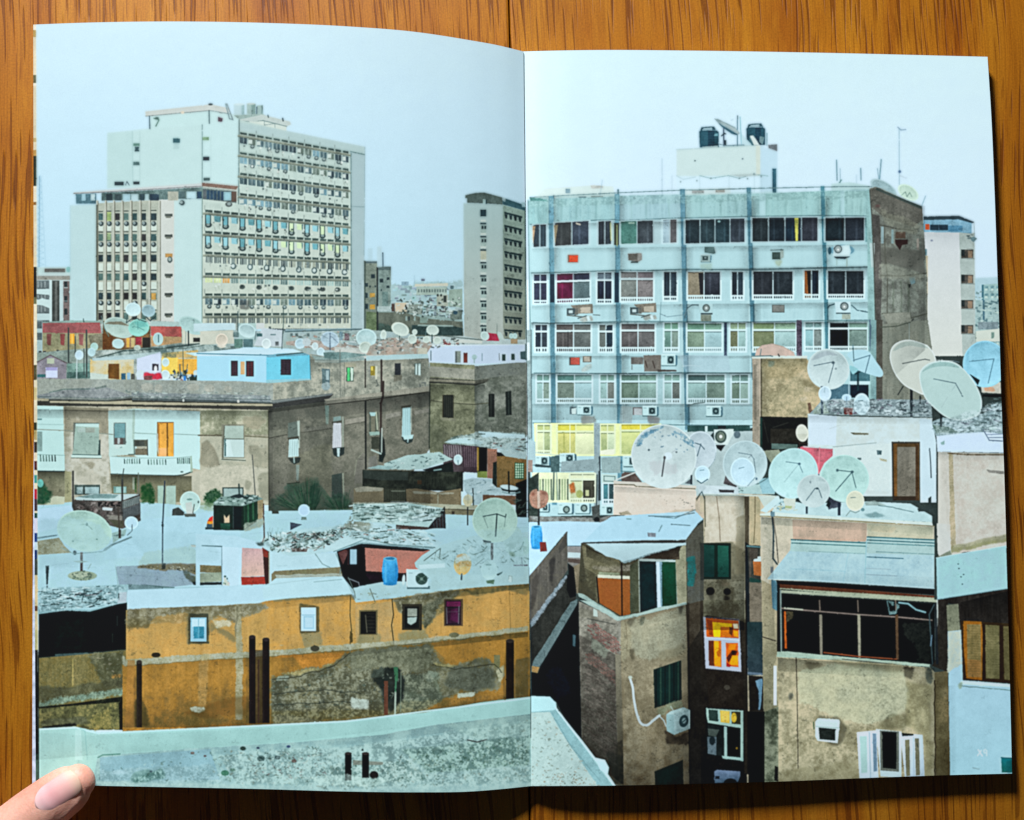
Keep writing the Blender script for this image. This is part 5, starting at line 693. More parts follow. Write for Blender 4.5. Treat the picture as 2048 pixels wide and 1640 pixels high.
# ---- printed margin of the sheet that peeks out under the left page
O()
EDGEX = lambda y: np.interp(y, [49, 820, 1300, 1567, 1640], [72, 73.5, 75.5, 77, 77])
def ER(y0, y1, c): P([40, y0, EDGEX(y0), y0, EDGEX(y1), y1, 40, y1], c, n=7)
ER(30, 1660, (222, 214, 186))
for y0, y1, c in ((44, 60, (236, 232, 214)), (60, 74, (196, 170, 110)), (74, 150, (226, 218, 190)), (150, 166, (120, 110, 78)), (166, 172, (236, 232, 214)), (276, 284, (200, 180, 130)), (300, 312, (196, 160, 100)), (312, 372, (44, 58, 44)), (372, 410, (226, 222, 200)), (404, 410, (150, 110, 60)), (534, 594, (18, 18, 18)), (594, 608, (120, 116, 88)), (608, 730, (228, 222, 196)), (730, 760, (96, 84, 60)), (775, 800, (206, 190, 140)), (845, 860, (60, 70, 56)), (860, 880, (190, 170, 120)), (884, 905, (70, 56, 50)), (905, 922, (226, 214, 190)), (922, 940, (96, 44, 48)), (950, 966, (70, 150, 140)), (978, 998, (176, 40, 60)), (998, 1022, (70, 52, 60)), (1026, 1036, (30, 90, 80)), (1036, 1066, (206, 210, 226)), (1066, 1084, (30, 70, 130)), (1084, 1100, (190, 216, 226)), (1100, 1118, (24, 60, 110)), (1118, 1150, (70, 80, 76)), (1150, 1260, (206, 190, 150)), (1212, 1222, (120, 80, 40)), (1260, 1300, (190, 180, 130)), (1300, 1318, (24, 24, 24)), (1318, 1508, (22, 28, 28)), (1508, 1520, (40, 60, 54)), (1520, 1600, (70, 96, 84))):
    ER(y0, y1, c)
# ---- right page: everything here starts at the fold
O()
LEFTIMG = IMG.copy()
P([1050, 640, 2040, 640, 2040, 1640, 1062, 1640], (60, 70, 68), n=4)
P([1047, 90, 2040, 90, 2040, 660, 1053, 660], (212, 241, 253), n=1, g=(208, 231, 247))
O(1600, 240, 4.555)
# pale sky line, far right blocks
P([1580, 1440, 1800, 1430, 1900, 1430, 1900, 2200, 1580, 2200], (176, 208, 218), n=4); P([1660, 1500, 1800, 1490, 1900, 1490, 1900, 2200, 1660, 2200], (160, 194, 194), n=8)
for y in range(1510, 2100, 70):
    for x in (1680, 1735, 1785): R(x, y, x+34, y+38, (120, 160, 166), n=16); R(x+4, y+24, x+30, y+44, (190, 216, 210))
P([1655, 1500, 1675, 1500, 1675, 1960, 1655, 1960], (66, 116, 130)); debris([1585, 1560, 1660, 1560, 1660, 1980, 1585, 1980], 30, [(196, 222, 220), (120, 150, 150), (150, 176, 170)], ln=(2, 7), w=(2, 4), seed=80)
O(1840, 600, 4.1)
P([455, 0, 680, 0, 680, 340, 455, 340], (164, 192, 192), n=8); R(515, 0, 530, 165, (74, 110, 126)); debris([455, 0, 650, 0, 650, 230, 455, 230], 60, [(190, 214, 208), (110, 140, 144), (90, 120, 126), (150, 180, 180)], ln=(3, 9), w=(2, 5), seed=81); R(475, 180, 640, 240, (130, 150, 156), n=14); P([460, 255, 650, 235, 655, 340, 460, 340], (206, 218, 208), n=3); R(585, 265, 608, 315, (130, 160, 150)); R(355, 265, 460, 350, (160, 180, 168), n=6); L([355, 320, 460, 312], (96, 110, 110), 1.4)
# pale tower behind
O(1600, 240, 4.555)
P([1120, 1020, 1450, 1020, 1475, 1060, 1480, 2150, 1130, 2150], (208, 218, 222), n=2, g=(212, 220, 214)); P([1450, 1020, 1590, 1030, 1600, 2150, 1480, 2150], (178, 194, 190), n=4)
P([1125, 900, 1450, 890, 1565, 935, 1565, 1035, 1450, 1025, 1125, 1020], (130, 176, 198), n=10, st=6); P([1125, 878, 1450, 872, 1590, 930, 1570, 940, 1440, 905, 1125, 912], (58, 76, 84)); R(1185, 955, 1348, 1005, (46, 66, 78)); L([1265, 955, 1265, 1005], (90, 120, 140), 1.4); R(1140, 948, 1180, 1000, (186, 90, 56)); L([1585, 930, 1590, 1075], (140, 160, 160), 1.3); R(1350, 960, 1480, 1015, (96, 150, 180), n=12)
debris([1510, 1040, 1605, 1050, 1600, 1110, 1520, 1090], 14, [(110, 130, 130), (170, 190, 190), (80, 100, 104)], ln=(2, 6), w=(1.5, 3), seed=82); E(1580, 1085, 24, 22, (120, 150, 156)); E(1200, 1098, 12, 9, (150, 160, 180))
for y in (1180, 1410, 1640, 1868): R(1470, y, 1578, y+78, (96, 90, 84), n=12); R(1530, y+10, 1570, y+75, (160, 130, 110), n=8); L([1470, y+80, 1590, y+84], (120, 130, 126), 1.2); R(1470, y, 1500, y+60, (52, 60, 60))
R(1125, 1175, 1155, 1250, (110, 150, 160), n=10); P([1140, 1230, 1165, 1240, 1160, 2000, 1140, 2000], (200, 186, 158), n=6); 
for y in (1430, 1580, 1800): R(1140, y, 1160, y+50, (60, 66, 70))
# roof hut with tanks
O(1320, 220, 7.314)
P([240, 580, 560, 575, 860, 530, 1340, 515, 1460, 520, 1720, 610, 1720, 1220, 240, 1220], (200, 230, 238), n=2); P([240, 580, 1400, 515, 1400, 960, 240, 965], (202, 226, 226), n=2); P([1460, 520, 1720, 610, 1720, 1200, 1460, 1200], (190, 222, 236), n=2); P([1400, 515, 1465, 520, 1465, 960, 1405, 955], (206, 222, 214)); R(240, 970, 1460, 1210, (208, 236, 248), n=1); R(1648, 855, 1700, 1210, (62, 104, 120)); L([1648, 860, 1650, 1200], (40, 80, 96), 1.4)
P([1580, 510, 1715, 500, 1715, 605, 1590, 560], (110, 120, 126), n=6); E(512, 742, 11, 10, (90, 110, 116)); E(1208, 715, 12, 11, (110, 130, 140)); L([240, 580, 860, 545, 1400, 515], (150, 180, 180), 1.2)
L([240, 960, 340, 1015, 520, 980], (160, 190, 196), 1.3); L([580, 960, 740, 1000, 1000, 960, 1160, 1000, 1380, 940, 1580, 965], (140, 176, 180), 1.4); P([1010, 950, 1400, 930, 1460, 960, 1160, 980], (176, 196, 196)); 
for x in (175, 580, 1010, 1380, 1485): L([x, 955, x, 1210], (170, 200, 210), 1)
for x, y in ((745, 1000), (1375, 935), (1160, 1000), (1280, 1005), (1480, 970), (300, 1050), (540, 1035)): E(x, y, 14, 16, (140, 166, 172), a=.8)
L([30, 710, 32, 1240], (160, 190, 204), 1.3); L([1132, 90, 1132, 520], (70, 110, 126), 1.6); L([1135, 85, 1135, 130], (110, 140, 150), 2.4); L([1172, 100, 1190, 510], (120, 180, 190), 1.4); L([1040, 150, 1070, 140], (160, 190, 200), 1.4)
for x0, y0, x1, y1 in ((572, 300, 858, 550), (1262, 255, 1540, 520)):
    P([x0, y0+15, x0+20, y0, x1-30, y0-5, x1, y0+20, x1, y1-10, x0+10, y1], (44, 84, 98), n=5); P([x0+130, y0, x1-60, y0, x1-60, y1-10, x0+130, y1-5], (30, 62, 78), n=3)
    P([x0+15, y0, x0+30, y0-45, x0+100, y0-55, x0+220, y0-60, x0+250, y0-10], (58, 92, 104)); P([x0+40, y0-5, x0+70, y0-35, x0+190, y0-45, x0+190, y0-8], (176, 206, 216)); 
    for k in range(5): L([x0+4, y0+40+k*40, x1-4, y0+30+k*40], (56, 96, 108), .8, .6)
P([790, 125, 850, 130, 1100, 250, 1170, 340, 1130, 370, 1060, 355, 900, 250], (150, 176, 182), n=4); P([850, 190, 1130, 350, 1130, 370, 1050, 350, 920, 260], (70, 110, 126)); P([850, 150, 1090, 270, 1160, 340, 1120, 340], (176, 194, 196)); L([930, 270, 935, 520], (70, 90, 110), 2.6); L([900, 380, 940, 340, 960, 350], (60, 80, 90), 2.4); R(945, 440, 968, 520, (56, 76, 84)); P([1190, 340, 1240, 400, 1360, 520, 1200, 520], (190, 222, 230)); P([1310, 380, 1360, 370, 1400, 420, 1460, 515, 1360, 515], (206, 222, 220)); P([1310, 380, 1300, 440, 1340, 515, 1375, 515], (80, 120, 130)); L([1565, 340, 1562, 520], (110, 150, 160), 1.6); L([870, 500, 960, 520, 1230, 510], (110, 140, 150), 1.6); P([610, 540, 850, 520, 850, 545, 620, 555], (186, 206, 206)); P([1460, 380, 1530, 400, 1500, 510, 1450, 470], (150, 176, 176), a=.6); P([800, 350, 850, 340, 850, 380, 790, 380], (110, 160, 172))
# antennas
O(1600, 240, 4.555)
for p, w in (([333, 365, 338, 550], 2.4), ([365, 440, 368, 580], 1.2), ([553, 440, 556, 550], 2.4), ([740, 360, 725, 540], 2.6), ([705, 440, 718, 540], 1.4), ([515, 500, 515, 600], .9), ([903, 75, 905, 590], 1.2), ([1145, 690, 1110, 780], 1.4)): L(p, (130, 170, 184), w)
L([890, 65, 920, 90, 965, 88], (130, 160, 180), 1.8); E(908, 470, 14, 14, (100, 130, 160)); L([905, 505, 970, 530], (170, 190, 200), 1.4); L([350, 580, 380, 545], (120, 170, 170), 2); P([285, 580, 450, 565, 640, 600, 640, 640, 285, 640], (190, 222, 224), n=6)
dish(760, 620, 135, 60, (150, 180, 186), ang=30, sh=-10); dish(985, 660, 105, 62, (186, 214, 200), ang=32, sh=-8); L([920, 690, 960, 655, 975, 700, 1000, 660, 1020, 700], (120, 150, 140), 1.1)
# ---- the main block: white balcony facade
O(1040, 360, Z)
P([240, 80, 700, 50, 900, 60, 920, 160, 120, 180], (208, 230, 228), n=3); R(440, 85, 485, 128, (130, 160, 170)); P([680, 50, 800, 55, 800, 80, 690, 85], (196, 206, 202), n=10); R(565, 160, 640, 185, (90, 110, 120)); R(685, 155, 800, 180, (150, 160, 156)); L([795, 0, 770, 160], (140, 176, 190), 1)
P([1590, 90, 2030, 75, 2030, 160, 1590, 160], (205, 226, 228)); R(1660, 100, 1775, 130, (150, 160, 160), n=8); R(1885, 92, 1975, 120, (160, 165, 160), n=8)
P([75, 200, 280, 175, 320, 180, 920, 160, 2350, 130, 3400, 85, 3430, 300, 3440, 2100, 2200, 2400, 2200, 3200, 100, 3250, 95, 1000], (178, 216, 222), n=3, st=3)
P([78, 200, 280, 180, 290, 430, 85, 430], (150, 194, 196), n=4, st=12); P([325, 185, 915, 160, 920, 385, 330, 425], (158, 200, 204), n=3, st=9); P([960, 150, 1545, 140, 1550, 370, 960, 385], (166, 204, 212), n=3, st=7); P([1580, 150, 2310, 130, 2310, 355, 1580, 370], (162, 203, 206), n=3, st=7); P([2370, 130, 3090, 100, 3090, 345, 2370, 350], (160, 203, 204), n=3, st=7); P([3130, 110, 3390, 105, 3400, 350, 3130, 345], (163, 204, 204), n=3, st=7)
P([92, 165, 280, 155, 325, 150, 940, 120, 1540, 95, 2340, 75, 3100, 60, 3400, 60, 3400, 68, 3100, 68, 2340, 84, 1540, 103, 940, 128, 325, 158, 92, 173], (108, 140, 146))
for k in range(70): x = 110+k*12; L([x, 168-(x-110)*.052, x, 196-(x-110)*.045], (136, 170, 172), .9, .8)
P([92, 170, 200, 175, 280, 205, 100, 200], (80, 140, 136)); R(938, 90, 955, 160, (96, 130, 140)); L([325, 148, 325, 200], (90, 120, 130), 1.8)
# recess strips (x in px, shifting right lower down)
def recess(x0t, x0b, wt, yt, yb, c=(104, 152, 168)):
    P([x0t, yt, x0t+wt, yt, x0b+wt, yb, x0b, yb], c, n=5, st=6)
O()
recess(1097, 1104, 10, 392, 1010); recess(1229, 1236, 10, 388, 1010); recess(1360, 1370, 10, 378, 860, (96, 140, 156)); recess(1493, 1504, 9, 375, 760, (90, 136, 152)); recess(1641, 1652, 8, 372, 740, (84, 136, 150))
L([1056, 400, 1066, 1020], (110, 150, 154), 1.6)
def seam(p): L(p, (90, 124, 130), 1.6)
for p in ([1060, 449, 1100, 448, 1112, 447, 1178, 441, 1229, 439, 1240, 441, 1361, 436, 1495, 433, 1642, 431, 1740, 432], [1062, 546, 1100, 546, 1240, 540, 1300, 541, 1371, 538, 1495, 540, 1640, 536, 1745, 534], [1066, 645, 1100, 647, 1240, 643, 1371, 643, 1500, 644, 1650, 641, 1745, 640], [1068, 746, 1240, 747, 1370, 745, 1505, 746], [1066, 846, 1240, 848, 1370, 850, 1505, 851], [1064, 930, 1200, 940, 1290, 945]): seam(p)
DK = [(44, 66, 80), (58, 76, 86), (34, 52, 66), (70, 86, 92), (50, 62, 70)]
def win(x0, y0, x1, y1, cols, fr=(206, 236, 242), tr=None, trc=None, rl=None, sk=0.):
    # a framed row of panes; tr = transom height, rl = balustrade height below; sk = right end lift
    s = lambda x, y: (x, y-(x-x0)/(x1-x0)*sk)
    def q(qa, qb, qc, qd, qcol, **k):
        P([*s(qa, qb), *s(qc, qb), *s(qc, qd), *s(qa, qd)], qcol, **k)
    q(x0-2.5, y0-2, x1+2.5, y1+2.5+(rl or 0), fr, n=3)
    n = len(cols); w = (x1-x0)/n
    for i, c in enumerate(cols):
        a, b = x0+i*w+1.1, x0+(i+1)*w-1.1; yy = y0
        if tr:
            q(a, y0, b, y0+tr, (trc or [c]*n)[i], n=6); q(a, y0, b, y0+2.5, tuple(v*.75 for v in (trc or [c]*n)[i])); yy = y0+tr+4
        q(a, yy, b, y1, c, n=7, g=tuple(v*.86 for v in c)); q(a, yy, b, yy+2, tuple(v*.7 for v in c))
        if sum(c) < 330:
            t = rr.uniform(.2, .7); q(a+(b-a)*t, yy+2, a+(b-a)*(t+.12), y1, tuple(v*1.35+6 for v in c), a=.4)
        if rl:
            m = max(2, int(w/4.2))
            for j in range(m):
                u = a+(b-a)*(j+.5)/m; q(u-1.1, y1+2.5+1, u+1.1, y1+rl*.86, tuple(v*.7 for v in c), n=0)
rr = np.random.default_rng(77)
# storey 1
win(1066, 450, 1093, 494, [(46, 62, 72), (56, 76, 86)], sk=1); P([1065, 452, 1071, 452, 1066, 490], (180, 150, 120)); win(1109, 446, 1178, 492, [(66, 70, 70), (64, 74, 88)], sk=4); P([1108, 450, 1116, 450, 1110, 490], (150, 130, 104)); win(1196, 443, 1223, 489, [(54, 62, 70), (60, 70, 78)], sk=1); L([1221, 446, 1222, 480], (186, 190, 140), 2.4); R(1228, 446, 1238, 490, (70, 72, 60)); L([1234, 450, 1234, 492], (170, 176, 130), 2)
win(1241, 443, 1307, 488, [(96, 150, 140), (70, 78, 84)], sk=2); L([1258, 446, 1268, 446], (196, 236, 220), 3); L([1153, 447, 1160, 449], (230, 220, 200), 3); R(1307, 440, 1322, 488, (176, 206, 212), n=4); win(1325, 440, 1354, 486, [(180, 212, 224), (110, 110, 112)], sk=1); win(1370, 440, 1490, 487, [(46, 60, 66), (52, 70, 76), (54, 76, 84), (72, 82, 92)], sk=3); E(1438, 443, 3, 2, (180, 230, 230))
win(1504, 436, 1636, 483, [(54, 64, 68), (44, 56, 64), (40, 60, 74), (68, 72, 82)], sk=1); P([1589, 436, 1597, 436, 1596, 482, 1591, 482], (214, 212, 110)); win(1650, 436, 1729, 482, [(38, 50, 56), (60, 68, 78)], sk=1); R(1730, 434, 1742, 484, (130, 176, 180), n=4)
# storey 2
win(1067, 549, 1094, 600, [(60, 66, 90), (60, 62, 84)], tr=13, rl=7); win(1113, 548, 1180, 598, [(112, 34, 70), (118, 142, 146)], tr=13, trc=[(104, 44, 74), (58, 62, 80)], rl=8, sk=2); R(1100, 548, 1109, 605, (40, 60, 74)); win(1194, 545, 1224, 598, [(48, 56, 74), (44, 54, 70)], tr=13, trc=[(96, 112, 122)]*2, rl=8); win(1241, 544, 1307, 594, [(134, 142, 138), (142, 136, 136)], tr=12, trc=[(126, 128, 128), (134, 128, 132)], rl=9); R(1229, 545, 1238, 605, (40, 64, 78))
win(1327, 544, 1354, 592, [(48, 60, 70), (58, 72, 82)], rl=9); win(1375, 544, 1441, 590, [(176, 158, 136), (62, 66, 76)], rl=9); P([1397, 546, 1407, 546, 1407, 589, 1400, 589], (50, 48, 52)); win(1463, 544, 1487, 590, [(44, 54, 62), (58, 74, 84)], rl=9); win(1506, 543, 1586, 589, [(56, 60, 66), (54, 62, 68)], rl=9); win(1608, 541, 1638, 588, [(160, 104, 60), (34, 44, 56)], rl=9); P([1614, 542, 1622, 542, 1622, 587, 1616, 587], (40, 34, 30)); win(1655, 542, 1728, 588, [(48, 56, 62), (52, 60, 66)], rl=8)
# storey 3
win(1070, 650, 1095, 694, [(50, 62, 76), (70, 82, 92)], tr=11, rl=10); win(1112, 649, 1182, 694, [(112, 106, 104), (120, 128, 126)], tr=11, rl=10); L([1136, 664, 1136, 694], (70, 66, 66), 2); win(1198, 650, 1226, 694, [(118, 128, 124), (44, 62, 74)], tr=11, rl=10); win(1242, 648, 1310, 694, [(108, 104, 104), (120, 120, 120)], tr=11, rl=10)
GL = (158, 200, 188); G2 = (176, 216, 214)
win(1328, 646, 1357, 694, [(130, 170, 160), (150, 176, 166)], tr=12, trc=[(130, 176, 156)]*2, rl=9); win(1374, 647, 1444, 694, [(140, 166, 146), (176, 216, 222)], tr=12, trc=[(120, 162, 142), (140, 184, 164)], rl=9); win(1460, 646, 1492, 693, [(140, 140, 110), G2], tr=12, trc=[(164, 190, 160)]*2, rl=10); win(1506, 646, 1592, 693, [(142, 146, 112), (180, 218, 218)], tr=12, trc=[(150, 172, 130), (160, 196, 170)], rl=10); win(1610, 645, 1644, 692, [(160, 210, 216), (130, 146, 144)], tr=10, trc=[(150, 190, 190)]*2, rl=9); win(1659, 646, 1735, 692, [(16, 22, 28), (140, 168, 160)], tr=9, trc=[(20, 36, 40), (150, 190, 176)], rl=9)
R(1448, 645, 1454, 712, (70, 84, 104), n=20); R(1594, 644, 1604, 712, (96, 90, 104), n=30)
# storey 4
win(1073, 750, 1099, 797, [G2, (150, 176, 164)], tr=11, trc=[(136, 180, 172)]*2, rl=8); win(1114, 750, 1184, 796, [(140, 160, 148), (180, 220, 226)], tr=11, trc=[(110, 156, 150), (140, 184, 180)], rl=9); win(1200, 750, 1229, 797, [G2, (140, 150, 144)], tr=11, trc=[(140, 180, 170)]*2, rl=9); win(1242, 750, 1313, 796, [(130, 156, 140), (166, 204, 196)], tr=11, trc=[(120, 156, 146), (140, 180, 166)], rl=10); win(1328, 750, 1360, 797, [G2, (120, 130, 126)], tr=11, trc=[(140, 180, 172)]*2, rl=9); win(1375, 750, 1450, 796, [(166, 206, 204), (130, 156, 144)], tr=11, trc=[(84, 110, 110), (120, 152, 148)], rl=10); win(1463, 750, 1497, 797, [(130, 156, 140), (176, 210, 200)], tr=12, trc=[(130, 166, 160)]*2, rl=10)
# storey 5 lit rooms
Y1 = (232, 240, 176); Y2 = (234, 246, 200)
P([1068, 846, 1190, 846, 1192, 912, 1070, 912], (230, 242, 184), n=6); win(1074, 850, 1101, 900, [Y2, (196, 208, 156)], tr=10, trc=[(206, 216, 150)]*2, rl=7, fr=(220, 236, 206)); win(1115, 849, 1188, 908, [(222, 222, 140), (236, 248, 204)], tr=12, trc=[(214, 210, 96), (226, 232, 150)], fr=(220, 234, 190)); L([1128, 865, 1128, 908], (180, 180, 100), 2); L([1140, 850, 1140, 908], (230, 240, 210), 1.6)
P([1196, 847, 1300, 847, 1280, 912, 1198, 912], (228, 240, 178), n=6); win(1201, 850, 1229, 906, [(196, 206, 150), (216, 236, 200)], tr=12, trc=[(206, 216, 150)]*2, fr=(222, 236, 200)); win(1242, 849, 1320, 908, [(220, 232, 160), (226, 240, 200)], tr=10, trc=[(220, 210, 90), (214, 214, 120)], fr=(220, 234, 190)); P([1200, 902, 1230, 898, 1228, 910, 1202, 910], (230, 238, 216), warp=1)
R(1188, 846, 1200, 1030, (150, 172, 176), n=5); R(1375, 851, 1500, 864, (52, 84, 82), n=10); R(1410, 852, 1415, 864, (200, 230, 230)); R(1436, 851, 1452, 864, (40, 50, 52)); R(1465, 850, 1498, 864, (50, 80, 78), n=8); P([1360, 864, 1505, 862, 1505, 1000, 1360, 1000], (176, 198, 200), n=5)
# storey 6
P([1064, 945, 1190, 945, 1190, 1005, 1064, 1005], (224, 236, 198), n=10)
for k in range(16): R(1068+k*5.5, 958, 1071+k*5.5, 1000, (150, 170, 130) if k % 3 else (70, 90, 80), a=.8)
win(1140, 948, 1190, 996, [(218, 232, 190), (84, 80, 68)], tr=9, trc=[(222, 234, 200)]*2, rl=8, fr=(216, 232, 206)); P([1138, 965, 1150, 962, 1152, 985, 1140, 990], (200, 120, 70), warp=2, n=30); E(1159, 988, 7, 8, (170, 176, 110)); R(1171, 980, 1178, 992, (190, 196, 150)); L([1108, 945, 1106, 1000], (90, 110, 104), 3); L([1113, 945, 1116, 1000], (150, 170, 160), 2)
win(1206, 968, 1228, 998, [(90, 150, 160), (70, 96, 100)], rl=9, fr=(206, 230, 236)); P([1203, 948, 1234, 950, 1232, 966, 1204, 966], (190, 216, 212)); L([1208, 952, 1230, 953, 1230, 963, 1208, 962, 1208, 952], (80, 110, 110), 1.2); R(1204, 915, 1240, 946, (150, 176, 178), n=4); L([1199, 915, 1198, 1000], (60, 72, 78), 3.4); L([1194, 950, 1192, 1040], (70, 84, 88), 2.4)
# tone along the bays
O()
for x, w in ((1107, 16), (1239, 16), (1370, 16), (1503, 16), (1651, 14)):
    for y0, y1 in ((392, 447), (495, 546), (608, 646), (710, 747), (808, 846)):
        if y0 > 760 and x > 1400: continue
        if y0 > 860 and x > 1300: continue
        xx = x+(y0-392)*.014
        shade([xx, y0, xx+w, y0, xx+w, y1, xx, y1], .28, 'r'); shade([xx-28, y0, xx-8, y0, xx-8, y1, xx-28, y1], .14, 'l')
for y in (448, 544, 645, 747):
    shade([1062, y, 1740 if y < 700 else 1505, y-(12 if y < 560 else 2), 1740 if y < 700 else 1505, y+9, 1062, y+12], .42, 'd')
for y in (497, 612, 712, 808):
    shade([1064, y, 1745 if y < 700 else (1505 if y < 880 else 1300), y-8 if y < 640 else y, 1745 if y < 700 else (1505 if y < 880 else 1300), y+5, 1064, y+8], .22, 'd')
for y0, y1, k in ((640, 1030, .06), (740, 1030, .08)): shade([1060, y0, 1510, y0, 1510, 840, 1060, 840], k, 'u')
rubble([1062, 395, 1742, 378, 1742, 396, 1062, 414], (110, 150, 148), (170, 210, 208), a=.35, warp=2)
for x in (1075, 1120, 1150, 1190, 1260, 1290, 1335, 1400, 1440, 1470, 1530, 1570, 1600, 1680, 1720): P([x, 400, x+5, 398, x+4, 440, x+1, 440], (120, 160, 158), a=.3, warp=1.5)
# wall units on the spandrels
O(1040, 360, Z)
R(460, 720, 562, 795, (140, 96, 80)); R(478, 728, 560, 790, (214, 88, 56), n=3); P([1040, 710, 1130, 705, 1175, 705, 1178, 770, 1140, 790, 1045, 775], (110, 106, 102), n=6); R(1050, 715, 1130, 770, (96, 92, 86)); P([1135, 705, 1175, 705, 1175, 770, 1135, 785], (140, 140, 136)); R(1070, 785, 1140, 800, (70, 80, 80)); P([1780, 645, 1880, 645, 1895, 700, 1870, 715, 1780, 700], (84, 108, 108), n=6); L([1880, 645, 1892, 700], (170, 196, 200), 2.4); ac(1745, 720, 90, 70, fan=False, col=(150, 176, 176)); R(1760, 735, 1815, 775, (66, 84, 84)); R(1780, 745, 1798, 755, (196, 222, 222)); P([1740, 800, 1860, 800, 1850, 860, 1750, 860], (150, 176, 160), a=.6, warp=2)
for dx, dy in ((0, 0), (612, -10)):
    P([487+dx, 1210+dy, 700+dx, 1195+dy, 705+dx, 1285+dy, 560+dx, 1290+dy], (140, 130, 118), n=6); P([580+dx, 1230+dy, 680+dx, 1225+dy, 680+dx, 1285+dy, 585+dx, 1280+dy], (190, 182, 166), n=4); R(450+dx, 1238+dy, 530+dx, 1300+dy, (72, 88, 92)); R(470+dx, 1256+dy, 510+dx, 1285+dy, (190, 214, 216)); R(530+dx, 1240+dy, 560+dx, 1300+dy, (110, 110, 104)); L([455+dx, 1305+dy, 600+dx, 1320+dy], (96, 100, 96), 2)
    P([570+dx, 1345+dy, 620+dx, 1310+dy, 700+dx, 1310+dy, 710+dx, 1355+dy, 650+dx, 1360+dy, 600+dx, 1375+dy], (160, 170, 164), warp=1.5, n=16); P([640+dx, 1318+dy, 665+dx, 1310+dy, 680+dx, 1355+dy, 655+dx, 1360+dy], (200, 226, 230)); L([560+dx, 1335+dy, 640+dx, 1310+dy], (70, 80, 80), 1.6)
L([705, 1300, 770, 1305], (96, 110, 110), 1.4); 
P([1725, 1195, 1860, 1195, 1860, 1280, 1735, 1280], (176, 210, 214), n=3); E(1797, 1235, 36, 38, (96, 110, 110)); E(1797, 1235, 24, 26, (150, 166, 164)); E(1797, 1235, 9, 10, (220, 240, 240)); R(1745, 1282, 1858, 1298, (66, 80, 84)); R(1745, 1300, 1845, 1362, (140, 150, 136), n=14); L([1590, 1330, 1610, 1240, 1660, 1205, 1720, 1205], (70, 90, 96), 1.6); L([1350, 1290, 1420, 1320, 1590, 1300, 1620, 1240], (110, 140, 150), 1.2); L([1360, 1180, 1350, 1370], (110, 146, 152), 1.2)
O(1400, 360, 4.452)
R(640, 640, 720, 708, (66, 84, 80), n=4); P([715, 625, 745, 630, 745, 690, 715, 705], (150, 170, 166)); L([630, 625, 740, 622], (84, 104, 104), 2); P([655, 710, 740, 710, 720, 770, 680, 770], (156, 170, 140), a=.6, warp=2); 
E(1265, 625, 110, 48, (112, 160, 178)); E(1155, 630, 16, 34, (50, 84, 96)); P([1190, 585, 1330, 580, 1345, 640, 1325, 680, 1185, 680], (206, 232, 236), n=2); E(1230, 615, 36, 38, (90, 104, 108)); E(1230, 615, 26, 27, (160, 176, 176)); E(1230, 620, 10, 10, (230, 244, 244)); P([1190, 682, 1340, 680, 1290, 705, 1210, 700], (56, 70, 76)); L([1218, 700, 1218, 760], (150, 176, 170), 1.4); L([1308, 690, 1308, 770], (150, 170, 160), 1.6)
P([1200, 1085, 1340, 1085, 1340, 1180, 1210, 1180], (196, 226, 232), n=2); E(1285, 1125, 38, 38, (84, 100, 104)); E(1285, 1125, 27, 27, (150, 166, 166)); E(1285, 1128, 9, 9, (230, 240, 240)); R(1210, 1182, 1340, 1192, (60, 76, 80)); R(1265, 1195, 1340, 1240, (160, 166, 146), a=.7); L([1350, 1115, 1400, 1160, 1510, 1180], (70, 100, 110), 1.8); L([1140, 1140, 1150, 1120, 1195, 1105], (50, 76, 84), 2.2)
R(640, 1110, 752, 1180, (104, 110, 108)); R(650, 1118, 748, 1172, (140, 144, 140)); R(1130, 1250, 1500, 1262, (110, 140, 140), a=.7)
# weathered side wall
P([1510, 75, 1560, 60, 1600, 70, 1975, 240, 1985, 330, 2020, 830, 2030, 1700, 1870, 1800, 1580, 2000, 1560, 1230], (124, 126, 118), n=9, c2=(140, 148, 138), st=4); P([1510, 90, 1550, 70, 1980, 250, 1985, 350, 1900, 420, 1620, 320, 1525, 240], (108, 104, 96), n=9, st=5); P([1590, 600, 1990, 620, 2010, 830, 1700, 760, 1600, 740], (110, 108, 100), n=8, warp=3); P([1520, 300, 1600, 320, 1620, 900, 1600, 1500, 1570, 1700, 1560, 1200, 1545, 560], (96, 92, 88), n=10, st=8); P([1470, 100, 1512, 80, 1540, 560, 1560, 1240, 1560, 2000, 1500, 2000, 1490, 560], (150, 190, 190), n=6, st=6)
P([1510, 560, 1555, 560, 1550, 780, 1525, 780], (200, 226, 228)); L([1512, 90, 1530, 320, 1550, 760, 1580, 1900], (88, 90, 84), 2.6); P([1575, 68, 1980, 235, 1975, 262, 1560, 85], (72, 84, 80)); L([1600, 400, 1700, 420, 1730, 430, 1900, 450], (86, 84, 76), 2.2); L([1600, 850, 1800, 855, 2015, 830], (84, 82, 74), 2.4); L([1640, 400, 1650, 700, 1670, 860, 1665, 1300], (100, 98, 88), 2); L([1620, 1190, 1870, 1180, 1880, 1230, 2020, 1190], (90, 90, 80), 2); L([1600, 1310, 1700, 1310, 1850, 1280, 1900, 1240], (72, 76, 70), 2.6); P([1630, 1190, 1870, 1175, 1880, 1260, 1680, 1300], (150, 152, 140), n=6)
